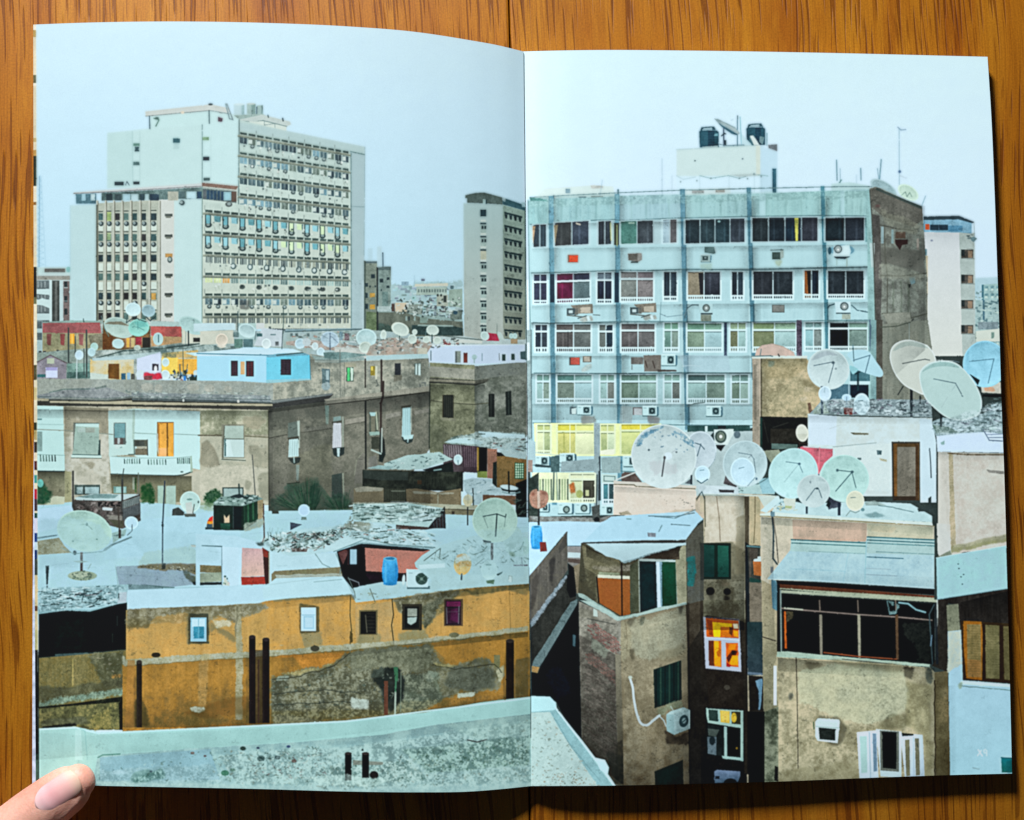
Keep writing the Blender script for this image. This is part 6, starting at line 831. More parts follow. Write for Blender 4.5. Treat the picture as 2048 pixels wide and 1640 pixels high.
R(1612, 415, 1636, 565, (150, 176, 180)); R(1702, 440, 1726, 565, (140, 166, 166)); R(1930, 520, 1950, 620, (170, 160, 150)); P([1735, 530, 1850, 530, 1850, 570, 1800, 580, 1780, 625, 1740, 570], (66, 44, 42), n=5); P([1740, 460, 1830, 460, 1830, 520, 1740, 520], (110, 86, 74), n=10); P([1560, 230, 1600, 210, 1610, 250, 1560, 255], (110, 62, 60), a=.6, warp=2); P([1860, 870, 1920, 860, 1915, 920, 1880, 930], (130, 160, 164)); P([1850, 925, 1880, 925, 1870, 960, 1855, 960], (56, 60, 56)); L([1860, 960, 1860, 1040], (90, 88, 76), 2, .6); P([1600, 250, 1940, 400, 1930, 480, 1640, 400], (140, 138, 122), warp=4, a=.6); P([1590, 740, 2000, 830, 1990, 890, 1600, 860], (152, 154, 140), warp=3, a=.7)
for x in (1720, 1790, 1850): L([x, 900, x+6, 1170], (104, 112, 98), 3, .5, warp=2)
P([1700, 1310, 1760, 1300, 1760, 1560, 1700, 1600], (160, 168, 152), warp=3, a=.6)
O(1400, 640, Z)
R(1650, 0, 1705, 770, (132, 170, 172), n=6, st=6); P([1700, 0, 1760, 0, 1760, 770, 1700, 770], (92, 86, 78), n=8, st=8); P([1760, 40, 2200, 0, 2240, 300, 2240, 780, 1760, 780], (146, 150, 138), n=9, st=10, c2=(128, 130, 118)); L([1740, 70, 1900, 60, 2030, 20], (90, 94, 84), 2)
win_ = None
# storey 4 behind dishes on the right end
R(1450, 470, 1640, 590, (70, 110, 120), n=8); R(1440, 590, 1640, 622, (196, 228, 234)); R(1450, 625, 1625, 750, (30, 40, 52), n=4); R(1240, 620, 1450, 770, (80, 116, 132), n=8); L([1640, 0, 1640, 250], (100, 120, 140), 2.4); L([1628, 0, 1650, 60, 1640, 300], (90, 120, 136), 1.4)
# tan stair block
P([505, 365, 590, 370, 1030, 370, 1160, 620, 1160, 900, 1040, 905, 1040, 1250, 600, 1260, 510, 1200], (178, 158, 126), n=7, c2=(196, 178, 144)); P([505, 365, 592, 368, 592, 1260, 508, 1210], (170, 156, 140), n=7, st=6); L([592, 370, 592, 930], (96, 84, 66), 2.6); P([515, 430, 545, 430, 545, 970, 520, 960], (126, 116, 104), a=.7); L([575, 370, 580, 1200], (196, 180, 160), 1.6); P([495, 345, 1035, 345, 1035, 370, 500, 372], (206, 222, 216)); 
P([600, 380, 1030, 375, 1040, 450, 900, 560, 640, 580, 610, 500], (170, 144, 104), warp=4, a=.6); P([620, 700, 900, 640, 1140, 700, 1130, 880, 700, 920], (198, 180, 144), warp=4, a=.6); P([960, 740, 1040, 740, 1040, 790, 970, 790], (206, 196, 172), warp=3); P([1000, 640, 1080, 640, 1060, 690, 1010, 690], (206, 192, 166), warp=2); P([990, 560, 1090, 600, 1160, 640, 1150, 700, 1080, 650, 1010, 620], (120, 100, 74), warp=3, a=.7); P([655, 395, 720, 390, 715, 455, 660, 460], (110, 130, 116), warp=2, n=14); P([1040, 800, 1070, 800, 1080, 860, 1100, 880, 1050, 900], (90, 50, 40), warp=1)
P([545, 290, 600, 245, 700, 228, 800, 255, 900, 310, 920, 345, 530, 345], (206, 184, 172), n=4); L([545, 290, 600, 245, 700, 230, 800, 257, 905, 315], (186, 166, 152), 1.6); L([500, 350, 680, 345, 700, 350], (90, 116, 120), 2); L([590, 280, 580, 350], (110, 130, 130), 1.8); L([755, 330, 765, 350], (80, 70, 70), 2); R(940, 250, 985, 345, (74, 66, 80), n=24); R(930, 0, 982, 345, (90, 82, 96), n=26, a=.9)
rubble([600, 380, 1150, 380, 1150, 930, 600, 930], (150, 132, 100), (206, 190, 158), k=.9, a=.35)
P([582, 930, 1040, 940, 1040, 1250, 620, 1265, 590, 1250], (26, 26, 24), n=4); P([680, 1050, 1020, 1050, 1020, 1190, 680, 1190], (46, 42, 36), n=8); P([690, 1190, 940, 1200, 940, 1250, 690, 1245], (90, 112, 106), n=5); R(580, 940, 600, 1250, (40, 66, 60)); L([700, 1040, 850, 990], (66, 66, 60), 1); L([610, 960, 660, 1180], (60, 60, 56), 1)
P([600, 1260, 760, 1250, 900, 1500, 700, 1400], (150, 156, 136), n=6)
# white hut roof and wall
P([1180, 770, 1400, 760, 2230, 770, 2240, 940, 1050, 910, 1090, 870], (140, 160, 164), n=12); debris([1200, 770, 2200, 770, 2230, 930, 1180, 900], 150, [(196, 222, 226), (60, 76, 84), (150, 170, 176), (90, 104, 110), (210, 230, 234), (46, 56, 60), (110, 100, 116)], ln=(4, 14), w=(1, 3.4), seed=90, ang=(-.5, .4)); P([1100, 860, 1200, 800, 1250, 900, 1090, 905], (150, 170, 160), n=10); P([1385, 845, 1475, 850, 1470, 915, 1390, 910], (110, 46, 40), n=10)
P([1040, 905, 1260, 925, 1640, 935, 2240, 945, 2260, 1700, 1040, 1700], (206, 228, 232), n=3, c2=(198, 216, 216)); P([1050, 910, 1320, 925, 1310, 1210, 1050, 1200], (206, 228, 240), n=2); P([1290, 1230, 1860, 1190, 1860, 1640, 1620, 1640, 1560, 1400, 1300, 1310], (207, 226, 226), n=4, warp=2); P([1450, 1085, 1530, 1088, 1625, 1092, 1625, 1108, 1480, 1106], (110, 104, 84), n=10); P([1705, 1255, 1755, 1260, 1750, 1300, 1710, 1300], (90, 116, 122), n=24); R(1520, 1330, 1556, 1350, (96, 120, 124)); P([1730, 1340, 1800, 1350, 1800, 1372, 1740, 1360], (190, 186, 160), warp=1); L([1280, 1225, 1640, 1190, 1700, 1185], (150, 170, 170), 1.2); L([1250, 1050, 1360, 1010], (176, 190, 190), 1, .6)
P([940, 1235, 1000, 1215, 1280, 1240, 1280, 1310, 1200, 1380, 1150, 1480, 1140, 1500, 1100, 1440, 980, 1260], (198, 108, 122), n=4, st=4); L([1000, 1222, 1270, 1240], (196, 212, 216), 2); L([1155, 1230, 1140, 1500], (226, 140, 150), 1.6)
R(1855, 1180, 2030, 1720, (66, 54, 44)); 
O(1740, 640, 4.823)
P([215, 1180, 478, 1180, 485, 1740, 225, 1740], (104, 76, 50), n=8); R(235, 1185, 262, 1740, (126, 88, 50), n=8); P([262, 1225, 438, 1225, 440, 1700, 262, 1700], (142, 134, 122), n=6, st=7, g=(122, 112, 100)); R(440, 1200, 462, 1740, (84, 58, 40), n=8); L([215, 1180, 225, 1740], (50, 50, 50), 2.6); L([478, 1180, 480, 1740], (90, 80, 66), 2); P([210, 1175, 480, 1175, 480, 1192, 215, 1192], (70, 66, 60)); R(230, 1700, 440, 1740, (60, 46, 36))
P([480, 950, 590, 960, 620, 1080, 640, 1180, 640, 1760, 485, 1760], (200, 226, 236), n=2); L([575, 1240, 585, 1380, 590, 1520], (70, 84, 92), 2); P([605, 1000, 650, 1090, 700, 1160, 660, 1180], (110, 130, 130), a=.5)
P([600, 980, 700, 940, 900, 960, 1100, 900, 1270, 800, 1280, 1100, 1000, 1090, 640, 1130, 610, 1060], (150, 176, 182), n=10); debris([620, 960, 900, 970, 1260, 700, 1270, 1080, 900, 1080, 640, 1100], 110, [(190, 220, 230), (70, 90, 90), (110, 134, 134), (46, 60, 64), (206, 228, 238), (90, 96, 110)], ln=(5, 18), w=(1, 3.4), seed=91, ang=(-.35, .35)); P([600, 1010, 760, 1030, 860, 1085, 640, 1090], (96, 120, 112), n=10); P([1085, 720, 1270, 715, 1270, 745, 1085, 740], (14, 22, 24)); P([1060, 580, 1260, 600, 1265, 710, 1080, 700], (200, 202, 190), n=8); P([1110, 640, 1200, 650, 1210, 690, 1110, 690], (206, 160, 130), warp=1.5)
P([640, 1120, 900, 1090, 1130, 1080, 1285, 1100, 1290, 1280, 650, 1270], (202, 226, 246), n=2); P([680, 1180, 720, 1160, 720, 1200, 690, 1205], (140, 176, 176), warp=1); L([1090, 1055, 1150, 1160, 1280, 1168], (110, 130, 150), 2); L([1130, 1105, 1280, 1100], (130, 150, 170), 1.6); L([1140, 1135, 1280, 1133], (110, 130, 150), 1.4); L([1120, 1075, 1280, 1070], (130, 150, 160), 1.4); P([1150, 1035, 1220, 1035, 1220, 1060, 1150, 1060], (190, 220, 220))
P([655, 1270, 1295, 1285, 1310, 1700, 1330, 2200, 900, 2240, 760, 2300, 655, 2000], (208, 203, 194), n=4, c2=(198, 206, 198), k=1); P([655, 1275, 760, 1280, 800, 2220, 760, 2290, 660, 2240], (206, 208, 200), n=3); P([755, 1280, 800, 1300, 810, 1640, 830, 2180, 770, 2220, 770, 1640], (186, 162, 124), n=6, warp=1); L([755, 1285, 940, 1300, 1290, 1300], (120, 90, 64), 2.6); P([1130, 1445, 1290, 1455, 1295, 1485, 1150, 1475], (110, 108, 104), warp=1)
P([700, 2200, 1060, 2120, 1330, 2060, 1330, 2130, 800, 2240, 660, 2290], (160, 150, 110), n=8, warp=2)
# big dishes upper right
dish(1110, 425, 215, 225, (146, 206, 228), sh=-14, rim=6); L([960, 400, 1195, 375, 1140, 610], (84, 130, 150), 1.4); P([960, 520, 1060, 580, 1040, 630], (26, 34, 34))
def blob(p, c, rimc, w=3, n=2):
    P(p, rimc, n=1); q = np.array(p, float).reshape(-1, 2); m = q.mean(0); q2 = m+(q-m)*(1-w*.013); P(list(q2.ravel()), c, n=n)
def curve(p, k=8):
    q = np.array(p, float).reshape(-1, 2); n = len(q); o = []
    for i in range(n):
        a, b, c, d = q[i-1], q[i], q[(i+1) % n], q[(i+2) % n]
        for j in range(k):
            t = j/k; o.append(.5*((2*b)+(-a+c)*t+(2*a-5*b+4*c-d)*t*t+(-a+3*b-3*c+d)*t**3))
    return list(np.array(o).ravel())
R(375, 30, 382, 200, (150, 170, 168)); R(385, 660, 412, 930, (30, 38, 44)); L([320, 910, 400, 890, 540, 885], (50, 66, 64), 2.6); L([320, 640, 270, 720], (60, 66, 64), 2.4); R(476, 730, 492, 810, (50, 60, 60))
blob(curve([190, 350, 230, 240, 350, 190, 480, 215, 580, 270, 640, 400, 620, 620, 540, 720, 440, 690, 320, 620, 230, 500]), (202, 212, 204), (222, 236, 236)); P(curve([225, 300, 290, 225, 400, 205, 500, 230, 560, 270, 480, 262, 360, 250]), (170, 190, 184), a=.7); L([315, 420, 530, 378, 575, 388], (96, 104, 104), 1.7)
R(675, 900, 698, 1030, (40, 46, 50))
blob(curve([480, 500, 560, 420, 680, 392, 820, 410, 930, 500, 1030, 640, 1080, 780, 1060, 900, 980, 950, 870, 970, 740, 940, 620, 850, 530, 750, 485, 620]), (182, 212, 210), (206, 228, 228)); P(curve([500, 500, 600, 425, 700, 405, 800, 420, 860, 460, 720, 445, 600, 460]), (146, 182, 180), a=.8); L([615, 568, 825, 610, 895, 738], (96, 122, 130), 1.6); L([830, 620, 790, 680], (150, 176, 180), 0.8); L([750, 740, 690, 845], (160, 184, 186), 0.8)
L([800, 395, 860, 408], (110, 130, 140), 1.4); L([610, 385, 800, 395], (196, 210, 210), 1)
# dishes on the tan block and hut
O(1400, 640, Z)
P(curve([1420, 330, 1500, 290, 1620, 300, 1700, 400, 1765, 500, 1740, 550, 1620, 520, 1500, 470, 1470, 400]), (176, 218, 230), n=2); P(curve([1440, 440, 1520, 470, 1510, 500, 1470, 520]), (150, 206, 214)); L([1475, 240, 1485, 400], (96, 130, 140), 1.6); L([1480, 390, 1640, 340, 1595, 510], (90, 124, 140), 1.8); R(1515, 500, 1535, 680, (36, 60, 66)); L([1500, 520, 1540, 500], (40, 60, 66), 3)
dish(1238, 474, 205, 195, (186, 208, 210), ang=28, sh=-12, rim=8); P(curve([1080, 390, 1130, 330, 1230, 300, 1330, 340, 1240, 340, 1150, 370]), (160, 176, 184), a=.6); L([1100, 440, 1280, 405, 1290, 425, 1240, 605], (90, 112, 124), 1.4); E(1285, 412, 15, 14, (90, 110, 120)); E(1310, 470, 10, 10, (140, 160, 166))
R(1165, 640, 1190, 905, (56, 70, 84)); dish(1205, 710, 62, 72, (190, 218, 232), sh=-2); dish(1415, 748, 46, 34, (176, 212, 232), sh=-8); L([1415, 740, 1415, 830], (120, 150, 166), 1.6); dish(1560, 810, 78, 104, (190, 222, 232), sh=-3); L([1530, 780, 1570, 778], (96, 126, 134), 1.6); L([1205, 650, 1200, 700], (150, 180, 190), 1.2); R(1432, 620, 1440, 730, (196, 224, 232))
dish(985, 1090, 60, 84, (204, 212, 200), sh=-4, ang=-8); P([930, 1100, 1040, 1100, 1000, 1165, 950, 1150], (190, 196, 180), a=.5); L([960, 1180, 960, 1250], (56, 40, 36), 2.3); L([960, 1190, 1040, 1195], (70, 50, 46), 1.6)
# outdoor units on the facade
O(1040, 660, Z)
ac(1365, 235, 135, 105); ac(555, 730, 130, 85); ac(1185, 735, 135, 90); ac(1797, 735, 140, 95); ac(150, 1215, 130, 95); ac(385, 1190, 140, 90); ac(1000, 1215, 130, 100)
R(475, 262, 578, 340, (100, 84, 80)); R(490, 266, 575, 332, (188, 96, 84), n=4); R(605, 250, 690, 310, (110, 104, 96), n=10); R(618, 255, 672, 305, (176, 170, 158), n=8); P([590, 370, 630, 330, 690, 320, 700, 370, 650, 390, 600, 400], (170, 190, 188), n=20, warp=1.5)
R(1070, 262, 1190, 330, (120, 116, 112), n=10); P([1190, 245, 1360, 240, 1360, 400, 1200, 400], (140, 132, 124), n=10, c2=(110, 102, 96)); L([1210, 300, 1225, 360], (80, 66, 60), 2.4); L([1280, 300, 1300, 365], (80, 66, 60), 2.4); L([1080, 340, 1080, 380], (110, 120, 120), 1.4); P([1320, 380, 1510, 385, 1510, 400, 1330, 405], (84, 76, 72)); L([1570, 350, 1640, 340, 1740, 350], (196, 220, 224), 1.2); P([1530, 240, 2010, 245, 2030, 400, 1600, 405], (166, 194, 206), a=.5, n=5)
R(480, 740, 545, 812, (90, 110, 116)); P([495, 760, 545, 750, 540, 810, 500, 810], (190, 214, 214), n=10); R(1088, 745, 1180, 820, (110, 104, 104)); R(1100, 755, 1178, 820, (176, 186, 190), n=6); P([600, 820, 720, 830, 730, 900, 600, 900], (120, 116, 108), a=.7, warp=2); P([1230, 830, 1340, 830, 1340, 900, 1230, 900], (120, 112, 112), a=.7, warp=2); P([970, 730, 1090, 740, 1080, 900, 960, 900], (150, 164, 164), a=.6); L([1610, 740, 1680, 710, 1780, 700], (96, 116, 116), 1.8); P([290, 1230, 380, 1200, 380, 1370, 300, 1370], (74, 100, 102), n=10); P([400, 1270, 760, 1240, 770, 1360, 390, 1370], (150, 174, 178), n=4); P([130, 1290, 300, 1310, 300, 1330, 150, 1320], (60, 80, 84))
P([780, 1230, 970, 1220, 970, 1380, 790, 1380], (152, 178, 180), n=4); L([770, 1220, 775, 1640], (60, 70, 78), 2.2); L([60, 1170, 460, 1220], (170, 196, 200), 1.2)
P([980, 1390, 1010, 1370, 1110, 1380, 1180, 1470, 980, 1460], (110, 90, 84), n=6); L([920, 1450, 1110, 1375], (206, 216, 212), 2.6)
P([1870, 960, 2060, 955, 2060, 1000, 2000, 1110, 1880, 1090], (206, 226, 224), n=3); E(1937, 1030, 56, 62, (66, 84, 80)); E(1937, 1028, 40, 44, (110, 124, 112)); E(1937, 1028, 15, 16, (236, 244, 236)); P([1890, 1110, 1980, 1110, 1940, 1170, 1900, 1140], (22, 26, 28)); P([1820, 1040, 1870, 980, 1875, 1090], (50, 70, 72)); E(2095, 1010, 32, 36, (96, 116, 124)); 
# strip by the fold
P([62, 0, 100, 0, 110, 1050, 70, 1050], (158, 182, 184), n=12); P([62, 120, 95, 120, 95, 290, 70, 300], (206, 226, 232)); L([108, 0, 112, 1040], (104, 130, 134), 2); P([62, 1040, 150, 1080, 150, 1300, 62, 1300], (170, 200, 206), n=4); R(70, 1255, 120, 1370, (166, 140, 130)); 
# terrace wall, pink-cream
O(1040, 920, Z)
P([60, 200, 180, 120, 180, 600, 60, 600], (60, 72, 66), n=12)
P([90, 540, 780, 560, 900, 520, 940, 560, 800, 620, 90, 620], (120, 116, 112), n=12, c2=(140, 150, 148)); ac(180, 418, 96, 80); ac(370, 415, 132, 100, fan=False); ac(537, 415, 130, 98, fan=False); E(448, 478, 34, 36, (70, 90, 90)); E(448, 478, 20, 22, (140, 164, 160)); E(618, 465, 34, 36, (70, 90, 90)); E(618, 465, 20, 22, (140, 164, 160)); ac(785, 440, 120, 90); P([690, 450, 770, 430, 770, 600, 700, 580], (80, 86, 84), n=14); E(740, 575, 28, 26, (30, 34, 36))
P([905, 225, 1680, 280, 1700, 300, 1700, 560, 900, 530], (222, 213, 200), n=4, c2=(212, 208, 196), k=1); P([900, 200, 1180, 215, 1700, 250, 1700, 280, 905, 235], (206, 206, 196)); L([910, 235, 1100, 240, 1120, 255, 1690, 278], (130, 116, 96), 2); debris([1300, 340, 1650, 380, 1680, 500, 1500, 520], 26, [(180, 170, 156), (190, 190, 180), (110, 106, 100)], ln=(1, 4), w=(1, 2), seed=95); P([950, 510, 1040, 485, 1080, 525, 960, 530], (176, 162, 140), warp=1); P([1500, 480, 1690, 470, 1690, 520, 1400, 530], (170, 156, 130), warp=2, a=.6)
P([1690, 360, 1750, 320, 1800, 330, 1800, 560, 1690, 570], (204, 190, 170), n=6); P([1700, 400, 1745, 330, 1770, 380, 1780, 360, 1740, 310, 1700, 370], (120, 100, 76), warp=1, a=.8)
# middle ochre house strip with green shutters
P([1780, 310, 2220, 330, 2350, 340, 2500, 520, 2550, 3140, 1800, 3140, 1770, 600], (208, 196, 172), n=4, c2=(200, 190, 166), g=(182, 162, 132)); P([1790, 620, 2220, 900, 2200, 1250, 1760, 1240, 1760, 1140], (130, 120, 98), warp=3, n=9, c2=(108, 98, 80))
O(1400, 920, Z)
P([0, 330, 580, 330, 700, 340, 600, 500, 0, 500], (206, 194, 168), n=4); P([40, 350, 420, 350, 420, 780, 50, 800], (200, 192, 172), n=4, c2=(208, 206, 190), k=1); P([350, 560, 430, 520, 430, 1100, 340, 1100], (150, 132, 106), warp=2, a=.7, n=8); P([0, 1150, 430, 1150, 430, 1650, 0, 1650], (104, 94, 76), n=10, c2=(140, 132, 112), k=2); P([0, 1170, 300, 1170, 280, 1420, 40, 1430, 0, 1300], (140, 130, 108), warp=4, a=.6, n=8)
for x, y, r in ((100, 1265, 42), (262, 1270, 36)): E(x, y, r, r*.95, (34, 30, 26)); P([x-30, y+20, x+30, y+20, x+10, y+110, x-10, y+110], (50, 44, 36), a=.6, warp=3)
P([240, 1300, 280, 1300, 270, 1400, 240, 1400], (46, 40, 34), warp=2); P([180, 1160, 280, 1170, 270, 1210, 190, 1200], (120, 100, 80), warp=3, a=.7)
P([430, 350, 475, 350, 470, 1640, 436, 1640], (84, 72, 58), n=7, st=8); P([475, 350, 580, 360, 585, 820, 478, 820], (190, 172, 140), n=5); P([475, 1180, 600, 1180, 610, 1640, 475, 1640], (96, 86, 74), n=8); P([435, 790, 480, 820, 480, 1640, 440, 1640], (30, 36, 40), n=4)
L([160, 350, 185, 560, 195, 780], (140, 110, 90), 1.3); L([532, 340, 530, 600, 520, 800], (120, 96, 70), 1.5); L([45, 350, 50, 640], (120, 110, 90), 2.6); L([70, 1490, 130, 1500], (170, 170, 150), 2)
P([0, 320, 760, 345, 720, 400, 640, 490, 560, 350, 0, 345], (196, 214, 208), n=5)
R(15, 800, 300, 1150, (24, 44, 38), n=3); P([35, 815, 138, 825, 138, 1130, 38, 1125], (34, 74, 66), n=3, g=(26, 58, 56)); P([172, 825, 275, 830, 278, 1130, 172, 1128], (42, 100, 84), n=3, g=(30, 74, 66)); L([18, 810, 20, 1100], (110, 120, 110), 1.4)
for k in range(9): L([40, 840+k*32, 135, 842+k*32], (26, 58, 54), .8, .6); L([175, 842+k*32, 274, 845+k*32], (30, 80, 68), .8, .6)
P([455, 820, 580, 825, 588, 1180, 480, 1180], (66, 66, 60), n=8); L([455, 830, 580, 840], (96, 134, 140), 3); P([510, 975, 545, 930, 590, 935, 590, 1120, 520, 1110], (178, 112, 66), n=7); P([515, 965, 545, 930, 590, 935, 590, 980, 520, 980], (196, 218, 220)); P([475, 850, 560, 860, 555, 950, 500, 960, 490, 1150, 475, 1150], (90, 80, 72), n=10); P([480, 1130, 590, 1160, 590, 1185, 480, 1180], (36, 66, 60))
P([470, 1560, 610, 1560, 610, 1650, 470, 1650], (26, 56, 54), n=3); P([475, 1180, 600, 1185, 605, 1560, 480, 1560], (118, 104, 90), n=7)
# cluster of dishes along the terrace
P([0, 250, 60, 245, 370, 255, 375, 330, 0, 325], (196, 216, 222), n=8); P([180, 285, 330, 290, 325, 315, 190, 312], (66, 60, 64)); P([225, 230, 255, 120, 360, 240, 350, 262], (84, 78, 80), n=12); P([370, 240, 700, 180, 780, 330, 560, 330, 380, 320], (176, 208, 208), n=6); P([560, 180, 680, 170, 760, 320, 600, 320], (150, 196, 206), n=6); L([370, 250, 560, 230, 660, 170], (90, 120, 124), 1.6); debris([360, 240, 460, 240, 450, 300, 370, 310], 10, [(60, 84, 84), (130, 160, 160)], ln=(2, 6), w=(1, 2), seed=96)
P([730, 260, 860, 330, 940, 345, 990, 440, 940, 400, 900, 350, 720, 335], (44, 60, 62), n=6)
P([580, 490, 740, 350, 760, 345, 780, 400, 640, 510], (196, 226, 230), n=3); P([690, 500, 780, 370, 1000, 420, 1300, 410, 1600, 400, 2030, 420, 2240, 540, 2240, 600, 1400, 560, 700, 520], (186, 218, 222), n=6); debris([700, 480, 780, 390, 920, 400, 930, 490], 30, [(110, 150, 160), (60, 84, 96), (206, 228, 228), (186, 196, 170)], ln=(3, 9), w=(1.5, 4), seed=97, ang=(-1, 1)); P([800, 380, 840, 350, 925, 365, 915, 470, 850, 490, 820, 440], (200, 214, 204), n=6); P([820, 440, 890, 445, 880, 470, 820, 462], (176, 186, 140))
O(1040, 660, Z)
P([1660, 1000, 2270, 990, 2270, 1560, 1660, 1540], (170, 196, 204), a=.0)
dish(1745, 1160, 150, 185, (178, 198, 206), ang=-5, sh=-10); L([1690, 1090, 1740, 1105, 1780, 1150], (76, 100, 112), 1.7); L([1745, 1100, 1710, 1215], (80, 104, 116), 1.7); P([1590, 1480, 1650, 1430, 1660, 1490], (90, 100, 106)); R(1645, 1400, 1662, 1490, (40, 50, 60)); L([1890, 1180, 1880, 1250, 1820, 1340], (140, 166, 176), 0.9)
dish(1387, 1220, 318, 308, (188, 208, 210), ang=28, sh=-12, rim=12, n=2); debris([1120, 1100, 1200, 1000, 1380, 930, 1360, 945, 1200, 1040, 1140, 1120], 70, [(96, 140, 164), (120, 160, 176), (150, 180, 190)], ln=(3, 8), w=(1.5, 4), seed=98, ang=(-1.3, .2)); debris([1500, 960, 1660, 1060, 1680, 1140, 1600, 1080, 1450, 1000], 44, [(110, 150, 170), (130, 166, 180)], ln=(2, 7), w=(1.5, 4), seed=99, ang=(0, 1.5)); debris([1250, 950, 1600, 1000, 1640, 1200, 1300, 1150], 14, [(120, 150, 166)], ln=(2, 5), w=(1, 3), seed=100); P([1250, 1280, 1500, 1290, 1500, 1400, 1300, 1400], (184, 192, 196), warp=5, a=.6)
E(1430, 1215, 38, 36, (206, 228, 236)); E(1395, 1232, 12, 16, (90, 86, 86)); L([1395, 1235, 1370, 1410], (90, 92, 96), 2.6); E(1243, 1157, 10, 10, (80, 100, 110)); E(1510, 1178, 9, 9, (96, 110, 116)); L([1465, 1185, 1510, 1150], (166, 180, 186), 1.2)
dish(1760, 1390, 74, 82, (186, 220, 234), sh=-2); L([1735, 1355, 1775, 1350], (110, 146, 160), 1.4); L([1710, 1450, 1750, 1480, 1810, 1440], (50, 76, 84), 1.7); P([1700, 1500, 1760, 1480, 1800, 1520, 1740, 1590], (180, 200, 206), n=8); L([1700, 1630, 1755, 1560, 1780, 1630], (60, 84, 90), 1.6)
O(1400, 640, Z)
dish(435, 1388, 215, 225, (176, 203, 208), ang=10, sh=-9, rim=8); L([370, 1280, 490, 1300, 520, 1340, 535, 1470], (110, 136, 146), 1.4); L([470, 1330, 500, 1300], (120, 140, 150), 1.1); dish(413, 1465, 118, 138, (186, 220, 234), ang=-12, sh=-2); L([375, 1432, 425, 1420], (110, 146, 160), 1.2); L([460, 1600, 530, 1520], (110, 140, 150), 1.1); E(545, 1532, 10, 12, (90, 120, 140)); E(-5, 1470, 60, 70, (186, 220, 234), a=.0)
L([1145, 1490, 1150, 1530], (70, 100, 120), 2.4)
dish(900, 1480, 235, 248, (176, 218, 220), ang=35, sh=-8, rim=8); L([830, 1368, 955, 1385, 990, 1470], (96, 130, 140), 1.4); L([950, 1395, 815, 1560], (140, 176, 180), 1.0); E(958, 1388, 14, 12, (70, 100, 116))
P([1230, 1790, 1250, 1640, 1360, 1700, 1360, 1800, 1240, 1830], (66, 70, 84), n=10, a=.9)
dish(1395, 1530, 238, 228, (172, 212, 208), ang=25, sh=-8, rim=8); E(1325, 1450, 12, 14, (80, 110, 120)); L([1325, 1448, 1465, 1465, 1505, 1620], (84, 116, 120), 1.7); L([1465, 1470, 1310, 1650], (80, 112, 118), 1.9); E(1468, 1465, 15, 12, (70, 100, 110))
R(1330, 1760, 1355, 1885, (40, 52, 66)); R(1020, 1800, 1040, 1870, (40, 52, 66)); P([1215, 1790, 1240, 1740, 1265, 1770, 1245, 1815], (36, 44, 48))
dish(1095, 1650, 160, 160, (184, 206, 208), ang=30, sh=-5, rim=6); L([1025, 1740, 1110, 1625, 1145, 1630, 1175, 1715], (96, 120, 130), 1.6); E(1130, 1625, 14, 10, (66, 90, 100)); E(1065, 1565, 8, 12, (140, 160, 166))
dish(1497, 1745, 88, 98, (206, 214, 194), sh=-2); L([1455, 1714, 1500, 1712], (110, 130, 130), 1.4); L([1410, 1890, 1450, 1840, 1500, 1860, 1540, 1840], (110, 130, 124), 1.2); P([1590, 1760, 1680, 1740, 1800, 1790, 1600, 1790], (130, 150, 146), n=14, a=.7); P([1570, 1870, 1700, 1860, 1800, 1890, 1650, 1910], (120, 156, 160), warp=2, n=10); L([1720, 1790, 1860, 1810, 2060, 1850], (100, 130, 134), 1.6, warp=1); E(1570, 1830, 18, 16, (110, 150, 156)); P([2100, 1820, 2210, 1800, 2200, 1720, 2230, 1700, 2230, 1850, 2110, 1850], (60, 70, 70), warp=1)
# ---- near house with the awning
O(1400, 920, Z)
P([580, 520, 700, 500, 900, 520, 1500, 560, 2240, 600, 2250, 640, 2100, 635, 600, 545, 580, 540], (206, 226, 220), n=4); L([580, 542, 680, 545, 1500, 590, 2260, 640], (150, 130, 96), 2.4)
P([585, 545, 2260, 640, 2260, 1200, 660, 1160, 740, 1500, 745, 3100, 620, 3100, 600, 1500], (212, 206, 188), n=4, c2=(204, 199, 178), k=1); P([585, 545, 690, 550, 740, 1040, 660, 1150, 700, 1450, 740, 1600, 610, 1700, 595, 1100], (206, 200, 180), n=4, c2=(190, 186, 168))
rubble([590, 560, 880, 580, 870, 860, 650, 1150, 740, 1600, 610, 1640], (150, 142, 120), (210, 206, 188), k=.9, a=.3)
P([890, 575, 1610, 610, 1605, 790, 900, 770], (200, 172, 152), n=5, st=5); P([1615, 610, 2250, 650, 2250, 760, 1620, 740], (196, 196, 172), n=6); P([1600, 625, 1900, 640, 1850, 700, 1660, 690], (206, 190, 158), warp=2, a=.5)
L([690, 500, 700, 560, 710, 700, 705, 950, 745, 1005], (50, 70, 76), 3.4); L([705, 550, 735, 750, 755, 990], (110, 100, 90), 2); R(680, 500, 720, 545, (110, 140, 150)); R(680, 1030, 710, 1090, (120, 126, 130))
P([690, 1155, 735, 1160, 735, 1440, 700, 1400], (110, 160, 180), n=5); R(690, 1155, 700, 1400, (60, 90, 100)); P([700, 1440, 740, 1440, 740, 1470, 710, 1465], (190, 180, 160))
P([880, 770, 1600, 790, 1610, 740, 2260, 775, 2260, 1240, 650, 1145, 870, 870], (168, 205, 216), n=4, c2=(176, 210, 216), k=.9, st=3); P([880, 765, 1600, 790, 1600, 910, 870, 880], (172, 207, 206), n=4); P([1610, 740, 2260, 775, 2260, 920, 1610, 900], (170, 203, 203), n=4)
